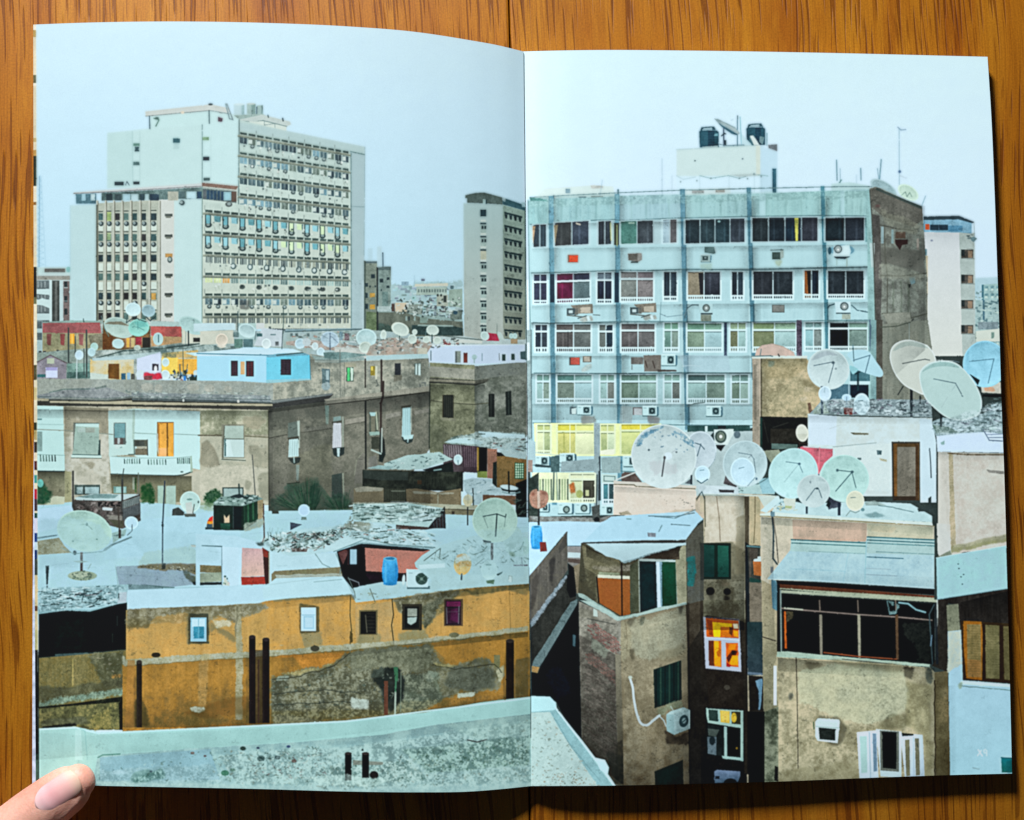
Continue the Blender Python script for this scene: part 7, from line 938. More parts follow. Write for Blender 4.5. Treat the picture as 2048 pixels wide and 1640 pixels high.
for y, x0, x1, c, w in ((768, 880, 1600, (60, 110, 116), 2.4), (800, 885, 1600, (70, 120, 124), 1.8), (742, 1615, 2260, (64, 116, 124), 2.6), (772, 1615, 2260, (56, 104, 112), 2.2), (800, 1615, 2260, (80, 130, 136), 1.8), (885, 1700, 2260, (110, 150, 156), 1.3), (935, 1610, 1960, (76, 120, 136), 1.8), (880, 1050, 1600, (130, 170, 176), 1.1), (1045, 1600, 1840, (150, 176, 186), 1), (1105, 1600, 1900, (140, 166, 178), 1.1), (1050, 880, 1400, (140, 190, 204), .9)): L([x0, y, x1, y+(x1-x0)*.045], c, w)
L([1605, 790, 1590, 1190], (146, 196, 206), 1.3); L([1430, 900, 1380, 1180], (146, 196, 210), .9); L([655, 1148, 1200, 1170, 2260, 1240], (190, 224, 232), 1.4)
P([735, 1160, 2260, 1245, 2260, 1300, 745, 1200], (14, 12, 12), n=2); P([750, 1195, 1400, 1240, 2260, 1310, 2260, 1335, 760, 1235], (98, 54, 36), n=5); P([770, 1235, 2260, 1330, 2260, 1360, 775, 1265], (168, 176, 152), n=6); L([775, 1262, 2260, 1358], (90, 96, 84), 1.4); R(740, 1200, 770, 1660, (18, 20, 22))
O(1500, 1160, 3.793)
P([200, 80, 235, 70, 1400, 165, 1400, 640, 240, 560, 205, 540], (10, 12, 14), n=2)
P([225, 75, 1420, 150, 1420, 170, 235, 100], (170, 180, 158), n=5); L([232, 80, 238, 560], (130, 150, 146), 3); L([250, 100, 1380, 175], (70, 80, 78), 1.4); L([240, 215, 820, 262, 1110, 280, 1380, 305], (140, 120, 112), 2.8); L([260, 212, 400, 225], (190, 200, 180), 2.4)
for x, c in ((535, (146, 136, 120)), (825, (160, 154, 134)), (1112, (96, 66, 48))): L([x-8, 155, x-4, 240], (130, 110, 98), 2.4); P([x-10, 262, x+12, 262, x+16, 560+x*.04, x-4, 560+x*.04], c, n=5)
P([258, 238, 272, 238, 280, 520, 264, 520], (196, 96, 40)); P([270, 235, 330, 240, 330, 300, 275, 325], (96, 80, 56), a=.8, warp=1.5); P([1160, 330, 1380, 300, 1380, 620, 1260, 620, 1240, 480, 1170, 420], (44, 46, 40), warp=4, a=.7); P([1030, 155, 1100, 165, 1140, 200, 1100, 262, 1050, 260], (90, 120, 120), n=20, warp=1.5, thr=0); L([1040, 160, 1060, 260, 1100, 250, 1130, 190], (110, 146, 148), 1.8); L([1130, 172, 1200, 180, 1260, 225, 1330, 245], (130, 176, 184), 3.4); L([1400, 180, 1360, 260, 1385, 640], (60, 76, 80), 2.6); L([1380, 420, 1370, 500], (120, 160, 190), 1.6)
P([205, 545, 250, 540, 820, 590, 1365, 640, 1365, 662, 700, 610, 240, 585, 205, 580], (170, 196, 180), n=8, warp=.8); L([560, 550, 820, 580, 1110, 600], (150, 84, 56), 2.6); L([700, 600, 1100, 640], (60, 50, 44), 2, .7)
R(1415, 150, 1432, 620, (196, 210, 206)); P([1432, 150, 1500, 170, 1500, 700, 1380, 650, 1410, 600], (50, 44, 38), n=7); P([1400, 170, 1416, 170, 1430, 640, 1410, 640], (36, 40, 44))
# cream wall below
P([90, 600, 210, 585, 700, 610, 1370, 665, 1400, 700, 1500, 700, 1525, 1640, 215, 1640], (188, 172, 142), n=5, c2=(196, 182, 150), g=(156, 138, 106)); P([370, 690, 600, 640, 900, 640, 1170, 700, 1210, 820, 1180, 980, 1080, 1040, 900, 1080, 700, 1070, 560, 1000, 370, 930], (202, 208, 180), warp=4, n=5, c2=(194, 198, 166)); P([420, 620, 560, 620, 540, 660, 440, 690], (110, 96, 74), warp=3, n=8); P([600, 600, 1160, 640, 1150, 700, 900, 680, 700, 650], (140, 128, 98), warp=4, a=.6); P([1160, 650, 1250, 660, 1230, 740, 1170, 740], (70, 60, 48), warp=3, n=8); P([1240, 670, 1320, 690, 1300, 720, 1250, 700], (206, 190, 160), warp=2); P([1330, 660, 1390, 660, 1380, 800, 1340, 780], (60, 70, 66), warp=3, n=8)
P([1190, 760, 1370, 800, 1380, 1640, 1330, 1640, 1320, 1160, 1180, 1100], (156, 138, 98), warp=4, a=.7, n=6); P([1080, 1010, 1180, 1000, 1230, 1100, 1100, 1130, 950, 1130, 1000, 1080], (110, 96, 66), warp=4, a=.6, n=6); P([1400, 700, 1500, 690, 1525, 1640, 1410, 1640], (110, 92, 66), n=7, g=(84, 70, 46)); L([1400, 760, 1405, 1200, 1400, 1640], (60, 48, 34), 2.6, warp=1); P([1430, 900, 1495, 900, 1500, 1100, 1430, 1120], (130, 106, 74), warp=3, a=.5)
L([350, 590, 358, 900, 365, 1430], (70, 56, 46), 2); P([300, 850, 335, 850, 325, 900, 295, 910], (84, 84, 76), warp=2); debris([380, 700, 1100, 700, 1100, 1000, 380, 950], 26, [(160, 156, 128), (140, 130, 104), (206, 204, 176)], ln=(2, 6), w=(.8, 1.6), seed=101, a=.7); P([215, 1450, 800, 1380, 830, 1520, 215, 1560], (130, 112, 80), warp=4, a=.6)
P([90, 0, 205, 60, 205, 560, 200, 600, 180, 650, 215, 960, 215, 1560, 120, 1560, 100, 900, 90, 450], (176, 158, 130), n=6, g=(120, 116, 92)); P([110, 1000, 215, 960, 215, 1560, 110, 1560], (84, 88, 72), n=12, c2=(120, 124, 104)); R(178, 650, 203, 950, (206, 222, 226)); L([90, 430, 195, 462], (70, 60, 50), 2.2); P([160, 0, 205, 20, 205, 235, 170, 215], (90, 130, 146)); P([190, 1410, 215, 1420, 215, 1530, 185, 1520], (16, 16, 16))
rubble([215, 620, 1380, 690, 1380, 1600, 215, 1600], (146, 132, 104), (196, 190, 162), k=.8, a=.3)
# hooded vent and open white shutters
P([480, 1060, 520, 1030, 680, 1050, 740, 1120, 720, 1220, 680, 1250, 600, 1260], (70, 62, 50), a=.6, warp=3, n=6); P([495, 1075, 515, 1048, 675, 1058, 682, 1075, 665, 1238, 512, 1220, 495, 1190], (196, 222, 222), n=3); P([520, 1118, 648, 1130, 646, 1218, 528, 1208], (40, 46, 42), n=8); L([500, 1110, 670, 1122], (150, 176, 176), 1.4); L([482, 1080, 485, 1130], (60, 90, 66), 2)
P([810, 1155, 960, 1140, 975, 1500, 830, 1505], (206, 228, 240), n=2); P([832, 1185, 885, 1185, 890, 1460, 845, 1465], (176, 216, 214), n=3); P([930, 1165, 958, 1165, 965, 1450, 938, 1455], (120, 150, 172), n=4); L([905, 1155, 915, 1500], (160, 190, 206), 1.6); P([955, 1130, 1150, 1150, 1150, 1500, 990, 1490], (200, 226, 232), n=2); P([985, 1140, 1130, 1150, 1130, 1455, 990, 1445], (110, 116, 108)); P([1000, 1150, 1112, 1155, 1110, 1435, 1008, 1425], (10, 16, 16), n=1)
P([1140, 1160, 1310, 1175, 1325, 1490, 1175, 1495], (200, 224, 240), n=2); P([1150, 1160, 1240, 1168, 1240, 1180, 1155, 1185], (20, 24, 22)); P([1175, 1212, 1210, 1210, 1215, 1485, 1185, 1490], (130, 122, 98), n=7); P([1250, 1200, 1282, 1200, 1290, 1480, 1258, 1485], (122, 116, 96), n=7); L([1265, 1240, 1275, 1270], (60, 70, 70), 1.4); L([1240, 1190, 1245, 1490], (166, 190, 200), 1.3)
# right edge: balcony, brown shutters, white wall
O(1720, 920, 4.825)
P([740, 610, 870, 620, 880, 900, 770, 940, 750, 900], (204, 210, 206), n=3); P([765, 930, 870, 870, 890, 910, 800, 940], (140, 150, 134), n=6, warp=1)
P([735, 945, 1410, 825, 1425, 1240, 745, 1345], (164, 206, 216), n=2, c2=(156, 206, 208), k=.7); 
for x, y in ((948, 1003), (955, 1047), (1000, 1105), (975, 1128), (988, 1198)): E(x, y, 8, 6, (70, 96, 100))
L([735, 945, 870, 920, 1410, 828], (190, 222, 226), 1.3); L([745, 1345, 1425, 1240], (120, 160, 170), 1.4)
P([750, 1350, 1430, 1245, 1440, 1620, 960, 1640, 950, 1400, 850, 1380, 820, 1640, 760, 1640], (50, 44, 40), n=8, st=8)
for x in (1050, 1130, 1200, 1270, 1340): L([x, 1310, x+5, 1560], (74, 64, 58), 2, .6)
O(1500, 1160, 3.793)
P([1595, 170, 1955, 75, 1970, 330, 1610, 320], (46, 40, 36), n=7, st=8); P([1490, 190, 1580, 180, 1595, 390, 1500, 390], (140, 140, 118), n=5); P([1500, 390, 1600, 380, 1620, 760, 1985, 790, 2000, 1480, 1518, 1485, 1505, 700], (168, 206, 224), n=2, g=(160, 206, 220)); P([1500, 390, 1595, 385, 1605, 640, 1500, 700], (186, 198, 184), n=4, warp=1.5)
P([1600, 310, 1970, 330, 1985, 785, 1615, 760], (60, 42, 24), n=5); P([1620, 310, 1755, 315, 1765, 400, 1760, 760, 1640, 745, 1620, 500], (150, 98, 36), n=7); P([1645, 335, 1750, 335, 1755, 740, 1650, 735], (136, 112, 70), n=7, st=5); P([1785, 340, 1890, 345, 1895, 750, 1790, 745], (120, 104, 70), n=7, st=5); P([1920, 350, 1965, 352, 1975, 760, 1930, 755], (110, 92, 60), n=7); R(1765, 330, 1785, 755, (46, 30, 20)); R(1893, 340, 1922, 760, (50, 34, 22)); P([1650, 600, 1750, 610, 1750, 740, 1650, 735], (160, 112, 60), a=.6)
for k in range(20): L([1650, 350+k*19, 1750, 352+k*19], (96, 76, 44), .8, .5); L([1792, 355+k*19, 1888, 357+k*19], (84, 72, 46), .8, .5)
P([1600, 765, 1985, 790, 1985, 815, 1590, 790], (190, 222, 220)); L([1590, 800, 1985, 838], (110, 146, 146), 1.6, warp=.8); P([1570, 770, 1610, 770, 1600, 830, 1575, 820], (140, 166, 150), warp=2)
P([1905, 1345, 1990, 1350, 1995, 1460, 1910, 1460], (28, 116, 128), n=6, g=(24, 92, 84)); P([1935, 1370, 1990, 1360, 1990, 1460, 1940, 1460], (20, 84, 88), a=.7, warp=2); L([1905, 1347, 1990, 1352], (20, 80, 90), 1.6); P([1685, 1420, 1745, 1430, 1740, 1440, 1690, 1430], (140, 176, 186))
# printed page number
O(1880, 1440, 11.71)
NUMC = (196, 224, 238)
L([895, 700, 990, 840], NUMC, 3); L([965, 715, 930, 770, 880, 835], NUMC, 2.6); L([1030, 700, 1060, 690, 1095, 720, 1080, 770, 1040, 770, 1025, 730, 1040, 700], (190, 222, 226), 2.4); L([1090, 730, 1095, 835], (190, 222, 226), 2.6)
# ---- courtyard, shed with torn roof, brick tower
O(1040, 920, Z)
P([78, 600, 420, 590, 780, 600, 900, 560, 1700, 590, 1560, 790, 590, 800, 590, 960, 460, 960, 455, 690, 440, 700, 90, 1120], (180, 218, 236), n=3); P([800, 600, 880, 545, 1690, 490, 1770, 570, 1720, 610, 1600, 770, 1180, 765, 600, 800], (172, 214, 232), n=3); 
for p in ([1300, 545, 1500, 560, 1690, 480], [1240, 540, 1500, 545, 1680, 510], [1460, 620, 1640, 632]): L(p, (100, 130, 140), 1.8)
P([1230, 700, 1310, 705, 1310, 745, 1235, 740], (130, 140, 150), n=20); L([1340, 690, 1370, 630], (120, 156, 166), 2); L([1030, 568, 1070, 570], (110, 150, 150), 2)
P([455, 830, 590, 830, 580, 1080, 460, 990], (150, 150, 150), n=5, g=(120, 116, 110)); L([460, 830, 590, 830], (90, 110, 120), 1.6); P([460, 950, 590, 960, 580, 1000, 462, 985], (90, 74, 68)); P([460, 890, 590, 895, 590, 945, 460, 940], (186, 210, 214)); P([490, 1040, 590, 990, 600, 1320, 540, 1280], (130, 112, 92), n=9); P([465, 1000, 520, 1040, 545, 1280, 480, 1300, 470, 1150], (16, 22, 24))
P([95, 1110, 370, 800, 450, 690, 460, 1060, 300, 1300, 98, 1600], (112, 104, 94), n=8, st=12, c2=(88, 82, 76)); P([285, 960, 340, 920, 310, 1230, 290, 1200], (40, 38, 38), warp=2, a=.7); P([100, 1150, 180, 1050, 140, 1400, 98, 1500], (56, 50, 46), a=.6, warp=3); P([370, 850, 450, 700, 455, 820, 380, 900], (64, 62, 60), a=.6)
P([95, 1590, 300, 1290, 455, 1090, 460, 1130, 330, 1330, 100, 1650], (120, 138, 146), n=12, warp=1.5); P([100, 1640, 330, 1330, 465, 1130, 520, 1200, 540, 1320, 320, 1640, 200, 1900, 105, 2000], (48, 50, 46), n=6, st=6)
O(740, 1080, Z)
P([1545, 860, 1900, 350, 1990, 560, 1700, 1000, 1560, 1180], (50, 50, 46), n=6, st=6); P([1548, 780, 1880, 340, 1905, 350, 1880, 400, 1560, 850], (126, 142, 152), n=14, warp=1.5); P([1560, 1215, 1570, 1180, 1940, 600, 2000, 570, 2000, 640, 1640, 1220, 1610, 1280, 1560, 1270], (110, 130, 132), n=14, warp=1.2, c2=(90, 110, 112)); P([1560, 1215, 1635, 1225, 1615, 1285, 1560, 1270], (176, 140, 90), n=8)
P([1640, 1225, 2010, 600, 2040, 540, 2060, 1900, 1990, 1960, 1800, 1560, 1740, 1540, 1560, 1490, 1560, 1275, 1620, 1285], (8, 16, 20), n=1); P([1900, 330, 1960, 360, 1990, 540, 1930, 560, 1900, 480], (14, 18, 20)); P([1955, 910, 1985, 920, 1980, 1030, 1955, 1020], (60, 84, 92)); P([1700, 1300, 1850, 1200, 1950, 1500, 1800, 1540], (14, 24, 32), warp=4, a=.8); P([1560, 1280, 1620, 1290, 1640, 1500, 1560, 1490], (10, 14, 16))
O(1040, 920, Z)
P([590, 800, 660, 800, 1000, 990, 1560, 830, 1600, 800, 1620, 1400, 960, 1540, 560, 1290], (92, 82, 64), n=8, c2=(70, 64, 50)); P([600, 820, 740, 900, 960, 960, 970, 1500, 800, 1390, 740, 1360, 730, 1100, 620, 1040], (130, 116, 90), n=8, c2=(108, 98, 78)); P([700, 1030, 960, 1030, 1080, 1010, 1070, 1070, 960, 1075, 700, 1060], (150, 140, 126), warp=3, n=10)
rubble([600, 830, 740, 900, 960, 980, 960, 1480, 740, 1360, 620, 1060], (88, 78, 58), (142, 128, 100), k=1., a=.4)
P([740, 1130, 970, 1150, 1060, 1140, 1062, 1490, 980, 1505, 770, 1380], (158, 98, 52), n=5, c2=(140, 82, 42)); P([750, 1105, 1060, 1120, 1060, 1150, 750, 1135], (206, 214, 196), n=6); P([760, 1080, 960, 1090, 960, 1110, 760, 1108], (150, 156, 130), n=10); L([740, 1130, 760, 1370], (28, 20, 18), 2.6); L([980, 1000, 985, 1500], (48, 30, 20), 3)
P([1062, 1020, 1150, 960, 1150, 1460, 1064, 1480], (84, 84, 66), n=7); P([1150, 960, 1510, 960, 1520, 1420, 1155, 1470], (20, 40, 42), n=3); P([1370, 980, 1505, 980, 1512, 1400, 1370, 1420], (18, 74, 52), n=4, g=(12, 54, 36)); P([1312, 965, 1352, 965, 1360, 1430, 1325, 1435], (196, 226, 240)); P([1345, 965, 1368, 965, 1372, 1425, 1360, 1430], (120, 156, 170)); P([1150, 950, 1510, 965, 1510, 985, 1150, 975], (186, 208, 206)); L([1145, 960, 1155, 1470], (176, 190, 182), 1.8); L([1505, 970, 1518, 1400], (150, 176, 172), 1.8); P([1500, 960, 1560, 830, 1600, 820, 1610, 1400, 1520, 1420], (150, 144, 120), n=7); P([1200, 890, 1530, 850, 1540, 960, 1180, 950], (74, 60, 48), n=10)
P([600, 795, 1180, 775, 1600, 765, 1610, 820, 1540, 830, 1000, 1000, 900, 930, 740, 880, 640, 810], (176, 212, 222), n=3, warp=1.5); P([600, 795, 1180, 775, 1600, 770, 1600, 800, 600, 805], (60, 56, 52), n=10); P([640, 810, 1605, 800, 1605, 822, 1500, 835, 1240, 905, 1160, 935, 1000, 998, 960, 965, 830, 925, 760, 885, 720, 860], (182, 214, 222), n=3, warp=1.2)
P([1600, 770, 1680, 660, 1770, 600, 1775, 1500, 1620, 1500], (98, 94, 84), n=9, c2=(80, 80, 74), st=6); P([1615, 940, 1700, 920, 1690, 1210, 1620, 1220], (36, 108, 108), warp=2, n=6); P([1600, 1500, 1780, 1400, 1790, 1650, 1610, 1700], (70, 62, 54), n=6); R(1740, 800, 1775, 1160, (60, 62, 58))
P([560, 1285, 600, 1290, 960, 1510, 1300, 1450, 1600, 1380, 1610, 1400, 1300, 1480, 950, 1545, 720, 1400, 570, 1320], (150, 176, 170), n=8, warp=.8)
# brick tower faces
O(1140, 1200, 4.317)
P([75, 10, 410, 160, 440, 180, 460, 1600, 400, 1600, 100, 1200, 80, 300], (142, 136, 126), n=8, g=(92, 86, 74), c2=(156, 152, 140)); P([80, 300, 400, 480, 395, 900, 420, 1590, 390, 1590, 105, 1220], (108, 100, 92), n=10, g=(70, 64, 54))
rr = np.random.default_rng(44)
def bricks(poly, rows, cols, c1, c2, seed, a=.8):
    q = tp(poly); m, bx = pmask(q, 1.5); r = np.random.default_rng(seed); o = list(T); O()
    x0, y0, x1, y1 = bx
    y = y0-200.
    k = 0
    while y < y1+20:
        k += 1
        x = x0-10.+(k % 2)*5
        while x < x1:
            yy = y+(x-x0)*.62
            if x0 <= x < x1 and y0 <= yy < y1 and m[int(yy-y0), int(x-x0)] > .5 and r.random() < .86:
                j = r.uniform(-10, 12); c = np.array(c1)*(1-(w := r.random()))+np.array(c2)*w+j
                P([x, yy, x+8.5, yy+5.3, x+8.5, yy+7.8, x, yy+2.6], c, a=a, n=3)
            x += 10
        y += 4.2
    T[:] = o
rubble([80, 60, 420, 200, 440, 1500, 110, 1200], (76, 70, 62), (142, 136, 124), k=1., a=.3)
bricks([130, 180, 240, 190, 400, 330, 430, 400, 410, 480, 200, 320, 130, 260], 0, 0, (164, 100, 92), (116, 74, 70), 1, .95); bricks([110, 430, 160, 430, 390, 610, 395, 760, 300, 640, 130, 520], 0, 0, (150, 100, 90), (104, 76, 70), 2, .9); bricks([110, 520, 390, 700, 400, 1100, 400, 1450, 100, 1100], 0, 0, (124, 108, 100), (78, 68, 62), 3, .7)
P([190, 330, 330, 430, 320, 510, 200, 430, 185, 380], (140, 144, 130), warp=2, n=5); P([80, 60, 200, 100, 240, 170, 80, 150], (140, 134, 120), n=8, a=.8); P([200, 70, 235, 90, 240, 145, 200, 140], (186, 206, 200)); L([150, 160, 390, 210], (60, 60, 56), 1.6, .7)
P([390, 460, 450, 480, 460, 1000, 470, 1600, 420, 1600, 400, 900], (150, 140, 122), n=7, g=(96, 82, 64)); P([400, 1250, 470, 1200, 470, 1600, 380, 1600], (50, 46, 38), a=.7, warp=3); P([300, 1300, 460, 1350, 460, 1610, 390, 1600], (40, 44, 38), a=.6, warp=3); P([75, 0, 200, 20, 410, 140, 470, 150, 740, 70, 1000, 20, 1000, 40, 740, 95, 480, 180, 410, 180, 200, 60], (168, 194, 188), n=6, warp=1)
P([440, 175, 1000, 40, 1020, 300, 1030, 1600, 465, 1600, 440, 500], (172, 156, 132), n=5, g=(126, 102, 76), c2=(158, 138, 112)); P([520, 190, 990, 60, 1010, 420, 960, 480, 760, 520, 560, 500, 520, 380], (178, 178, 156), warp=5, n=5, c2=(168, 164, 140), a=.9); P([440, 180, 520, 180, 540, 480, 450, 560], (166, 154, 126), warp=3, a=.7); P([500, 170, 560, 150, 555, 240, 500, 240], (84, 74, 60), warp=3, a=.8); P([600, 150, 640, 140, 630, 220, 600, 220], (70, 74, 62), warp=2, a=.7); P([520, 430, 560, 420, 550, 540, 525, 540], (84, 70, 54), warp=3); P([930, 60, 970, 50, 960, 120, 940, 130], (70, 64, 54), warp=2, a=.8); P([760, 460, 1000, 360, 1010, 520, 960, 520, 780, 560], (130, 112, 86), warp=4, a=.6); L([480, 180, 500, 420], (120, 100, 78), 2.6, .5, warp=2)
rubble([450, 200, 1000, 60, 1010, 500, 480, 1500], (146, 132, 108), (184, 178, 156), k=.8, a=.22)
P([720, 600, 960, 520, 965, 860, 730, 935], (22, 46, 44), n=3)
for k in range(6): L([745+k*38, 600-k*13, 745+k*38, 915-k*13], (52, 78, 66) if k % 2 else (14, 32, 32), 3, .8)
P([735, 940, 960, 870, 970, 930, 840, 960, 760, 1000], (140, 150, 124), warp=3, a=.8, n=8); P([730, 1480, 975, 1380, 980, 1600, 735, 1600], (28, 46, 42), n=3); P([800, 1100, 900, 1180, 1030, 1120, 1030, 1260, 830, 1230], (50, 40, 32), a=.8, warp=3); P([1000, 40, 1160, 0, 1160, 140, 1130, 560, 1150, 1600, 1030, 1600, 1020, 600], (72, 60, 48), n=7, g=(14, 12, 12)); P([1010, 440, 1160, 200, 1160, 1600, 1030, 1600], (30, 26, 22), a=.6, n=4)
L(curve([515, 670, 542, 750, 552, 850, 575, 970, 610, 1060, 665, 1078, 722, 1035, 768, 1000, 768, 1002, 720, 1040, 665, 1082, 610, 1064, 573, 972, 550, 850, 540, 752], 5), (196, 214, 220), 4.); 0; L([770, 1000, 810, 1040, 830, 1090], (190, 216, 222), 2.2); E(520, 668, 18, 14, (186, 200, 190)); L([550, 930, 545, 1100, 550, 1400], (150, 130, 104), 1.2, .7); P([830, 990, 870, 960, 980, 925, 1035, 950, 1035, 1110, 900, 1165, 835, 1130], (166, 206, 210), n=2); P([835, 985, 870, 962, 980, 928, 1030, 948, 890, 990], (196, 230, 232)); P([895, 992, 1033, 950, 1033, 1110, 900, 1163], (182, 218, 222), n=2); E(983, 1045, 40, 54, (56, 84, 90), ang=12); E(985, 1042, 18, 24, (150, 184, 188), ang=12); L([970, 1055, 1000, 1030], (50, 80, 86), 2); L([870, 920, 890, 950], (186, 206, 200), 2)
# dark shaft with the lit windows
P([1130, 100, 1180, 120, 1520, 0, 1530, 1640, 1130, 1640], (60, 50, 40), n=6, g=(12, 10, 10)); P([1150, 0, 1510, 0, 1520, 200, 1480, 180, 1180, 130, 1150, 150], (96, 86, 68), n=8, c2=(130, 122, 100)); P([1180, 610, 1500, 640, 1500, 940, 1200, 930], (40, 32, 26), n=7); E(1355, 755, 26, 22, (70, 62, 54)); 
P([1150, 145, 1460, 165, 1480, 620, 1170, 590], (176, 188, 206), n=2); P([1172, 155, 1455, 180, 1458, 330, 1178, 318], (196, 96, 16), n=4); P([1230, 190, 1400, 205, 1395, 235, 1300, 230, 1300, 322, 1240, 318], (255, 208, 20), n=2); P([1178, 165, 1225, 175, 1232, 300, 1200, 300, 1190, 215], (150, 70, 16), n=8); P([1300, 232, 1380, 235, 1390, 320, 1305, 320], (212, 120, 20), n=10); P([1375, 230, 1410, 240, 1400, 310, 1375, 290], (110, 56, 14)); P([1405, 205, 1450, 205, 1452, 245, 1415, 245], (255, 246, 214)); P([1410, 260, 1450, 270, 1452, 320, 1415, 315], (240, 160, 20)); L([1175, 152, 1455, 172], (60, 44, 50), 2); L([1170, 322, 1462, 348], (196, 206, 220), 2.4)
P([1195, 350, 1305, 352, 1308, 580, 1200, 565], (206, 110, 16), n=6); P([1195, 350, 1240, 352, 1245, 570, 1200, 565], (96, 46, 22), n=6); P([1245, 352, 1285, 355, 1280, 520, 1250, 560], (236, 170, 30)); P([1265, 450, 1305, 400, 1305, 510, 1270, 480], (196, 110, 10), n=10); P([1255, 500, 1300, 490, 1300, 575, 1255, 570], (250, 150, 20)); P([1345, 370, 1450, 372, 1455, 580, 1350, 570], (200, 96, 14), n=6); P([1350, 500, 1400, 430, 1450, 440, 1430, 480, 1400, 490, 1370, 540], (90, 36, 16), n=6); P([1400, 480, 1450, 480, 1452, 565, 1375, 560], (255, 156, 18), n=3); P([1370, 375, 1440, 380, 1420, 430, 1370, 430], (224, 130, 20), n=8); P([1350, 540, 1390, 560, 1380, 580, 1352, 575], (170, 30, 20)); P([1395, 440, 1430, 440, 1420, 470, 1398, 470], (50, 28, 20))
P([1170, 930, 1495, 955, 1500, 1390, 1300, 1360, 1260, 1345, 1175, 1335], (14, 18, 18), n=3); P([1175, 935, 1495, 955, 1490, 1110, 1190, 1060, 1178, 1000], (156, 190, 182), n=4); P([1195, 945, 1275, 952, 1280, 1050, 1200, 1040], (44, 62, 58), n=4); P([1295, 952, 1380, 960, 1378, 1065, 1300, 1055], (206, 180, 84), n=3); P([1305, 955, 1370, 960, 1370, 1050, 1310, 1045], (226, 196, 100)); P([1395, 962, 1480, 965, 1478, 1075, 1396, 1068], (60, 56, 36)); E(1415, 1015, 24, 42, (206, 176, 66)); 
P([1190, 1065, 1330, 1095, 1330, 1350, 1190, 1330], (26, 32, 32), n=6); P([1330, 1090, 1355, 1095, 1358, 1375, 1332, 1370], (150, 184, 180)); P([1355, 1095, 1475, 1105, 1478, 1355, 1358, 1350], (10, 12, 14)); R(1472, 960, 1495, 1390, (150, 184, 176)); P([1310, 1345, 1495, 1362, 1498, 1388, 1320, 1368], (146, 182, 178)); P([1190, 1110, 1290, 1120, 1260, 1180, 1195, 1170], (70, 80, 76), n=8); P([1185, 1180, 1265, 1180, 1262, 1340, 1190, 1325], (84, 100, 108), n=8); E(1228, 1215, 26, 38, (30, 40, 44)); E(1440, 1280, 8, 10, (140, 110, 40)); P([1245, 1480, 1270, 1466, 1470, 1480, 1470, 1520, 1450, 1570, 1250, 1580], (110, 130, 160), n=5, g=(60, 80, 96)); E(1385, 1590, 62, 50, (16, 18, 20)); R(1255, 1520, 1290, 1545, (30, 36, 44))
P([1525, 190, 1660, 190, 1665, 650, 1535, 650], (38, 56, 58), n=4, g=(50, 64, 72)); P([1530, 620, 1660, 630, 1660, 650, 1530, 640], (110, 130, 150), a=.7); P([1540, 650, 1665, 660, 1670, 960, 1550, 960], (36, 30, 26), n=5); P([1600, 700, 1665, 680, 1660, 790, 1640, 950, 1625, 950, 1630, 790], (110, 150, 176), n=5, warp=1); P([1535, 960, 1680, 960, 1680, 1640, 1540, 1640], (10, 9, 10), n=2); L([1520, 0, 1535, 1500], (20, 18, 18), 3); P([1500, 640, 1530, 640, 1530, 1500, 1505, 1500], (40, 34, 28), n=5)
# tone under roofs and in the shaft
O(1400, 920, 4.824)
shade([590, 550, 2255, 640, 2255, 720, 590, 620], .3, 'd'); shade([600, 560, 700, 560, 720, 1700, 600, 1700], .18, 'l'); shade([0, 330, 430, 340, 430, 420, 0, 420], .25, 'd'); shade([0, 700, 430, 700, 430, 1640, 0, 1640], .3, 'u'); shade([330, 350, 430, 350, 430, 1640, 330, 1640], .3, 'l'); 0; shade([650, 1050, 2260, 1130, 2260, 1235, 650, 1145], .1, 'u')
O(1500, 1160, 3.793)
shade([210, 590, 1400, 670, 1400, 760, 210, 690], .4, 'd'); shade([215, 1250, 1520, 1250, 1520, 1640, 215, 1640], .22, 'u'); shade([1250, 700, 1400, 700, 1400, 1640, 1250, 1640], .22, 'l'); 0
shade([1595, 170, 1975, 80, 1975, 330, 1600, 330], .4, 'd'); shade([1500, 800, 1560, 800, 1570, 1480, 1520, 1480], .12, 'r')
O(1140, 1200, 4.317)
0; 0; shade([430, 170, 1000, 40, 1010, 130, 440, 270], .25, 'd'); shade([450, 800, 1030, 700, 1030, 1600, 460, 1600], .35, 'u'); shade([820, 60, 1030, 20, 1030, 1600, 820, 1600], .35, 'l'); shade([80, 500, 460, 700, 460, 1600, 90, 1300], .4, 'u')
O(1400, 640, 4.824)
shade([600, 375, 1030, 375, 1030, 450, 600, 450], .25, 'd'); shade([592, 370, 680, 370, 680, 930, 592, 930], .2, 'r'); 0; shade([1040, 920, 2260, 950, 2260, 1010, 1040, 990], .18, 'd'); rubble([1180, 775, 2220, 780, 2220, 925, 1110, 895], (90, 108, 114), (200, 220, 226), k=1.5, a=.45, off=.12)
O(1740, 640, 4.824)
rubble([630, 990, 1270, 780, 1275, 1070, 650, 1110], (110, 134, 138), (204, 226, 232), k=1.3, a=.5, off=.15); shade([655, 1275, 1300, 1290, 1300, 1360, 655, 1350], .22, 'd'); rubble([660, 1290, 1300, 1300, 1330, 2100, 780, 2200], (184, 178, 164), (208, 206, 198), k=.8, a=.4)
O(1040, 920, 4.824)
rubble([915, 250, 1690, 300, 1690, 520, 915, 500], (204, 196, 182), (226, 220, 208), k=.9, a=.35); shade([915, 255, 1690, 300, 1690, 350, 915, 310], .15, 'd'); 0; 0; shade([640, 830, 960, 990, 1540, 830, 1540, 930, 1000, 1080, 640, 930], .45, 'd'); shade([600, 800, 1600, 770, 1600, 830, 1000, 1000, 640, 830], .1, 'u')
O()
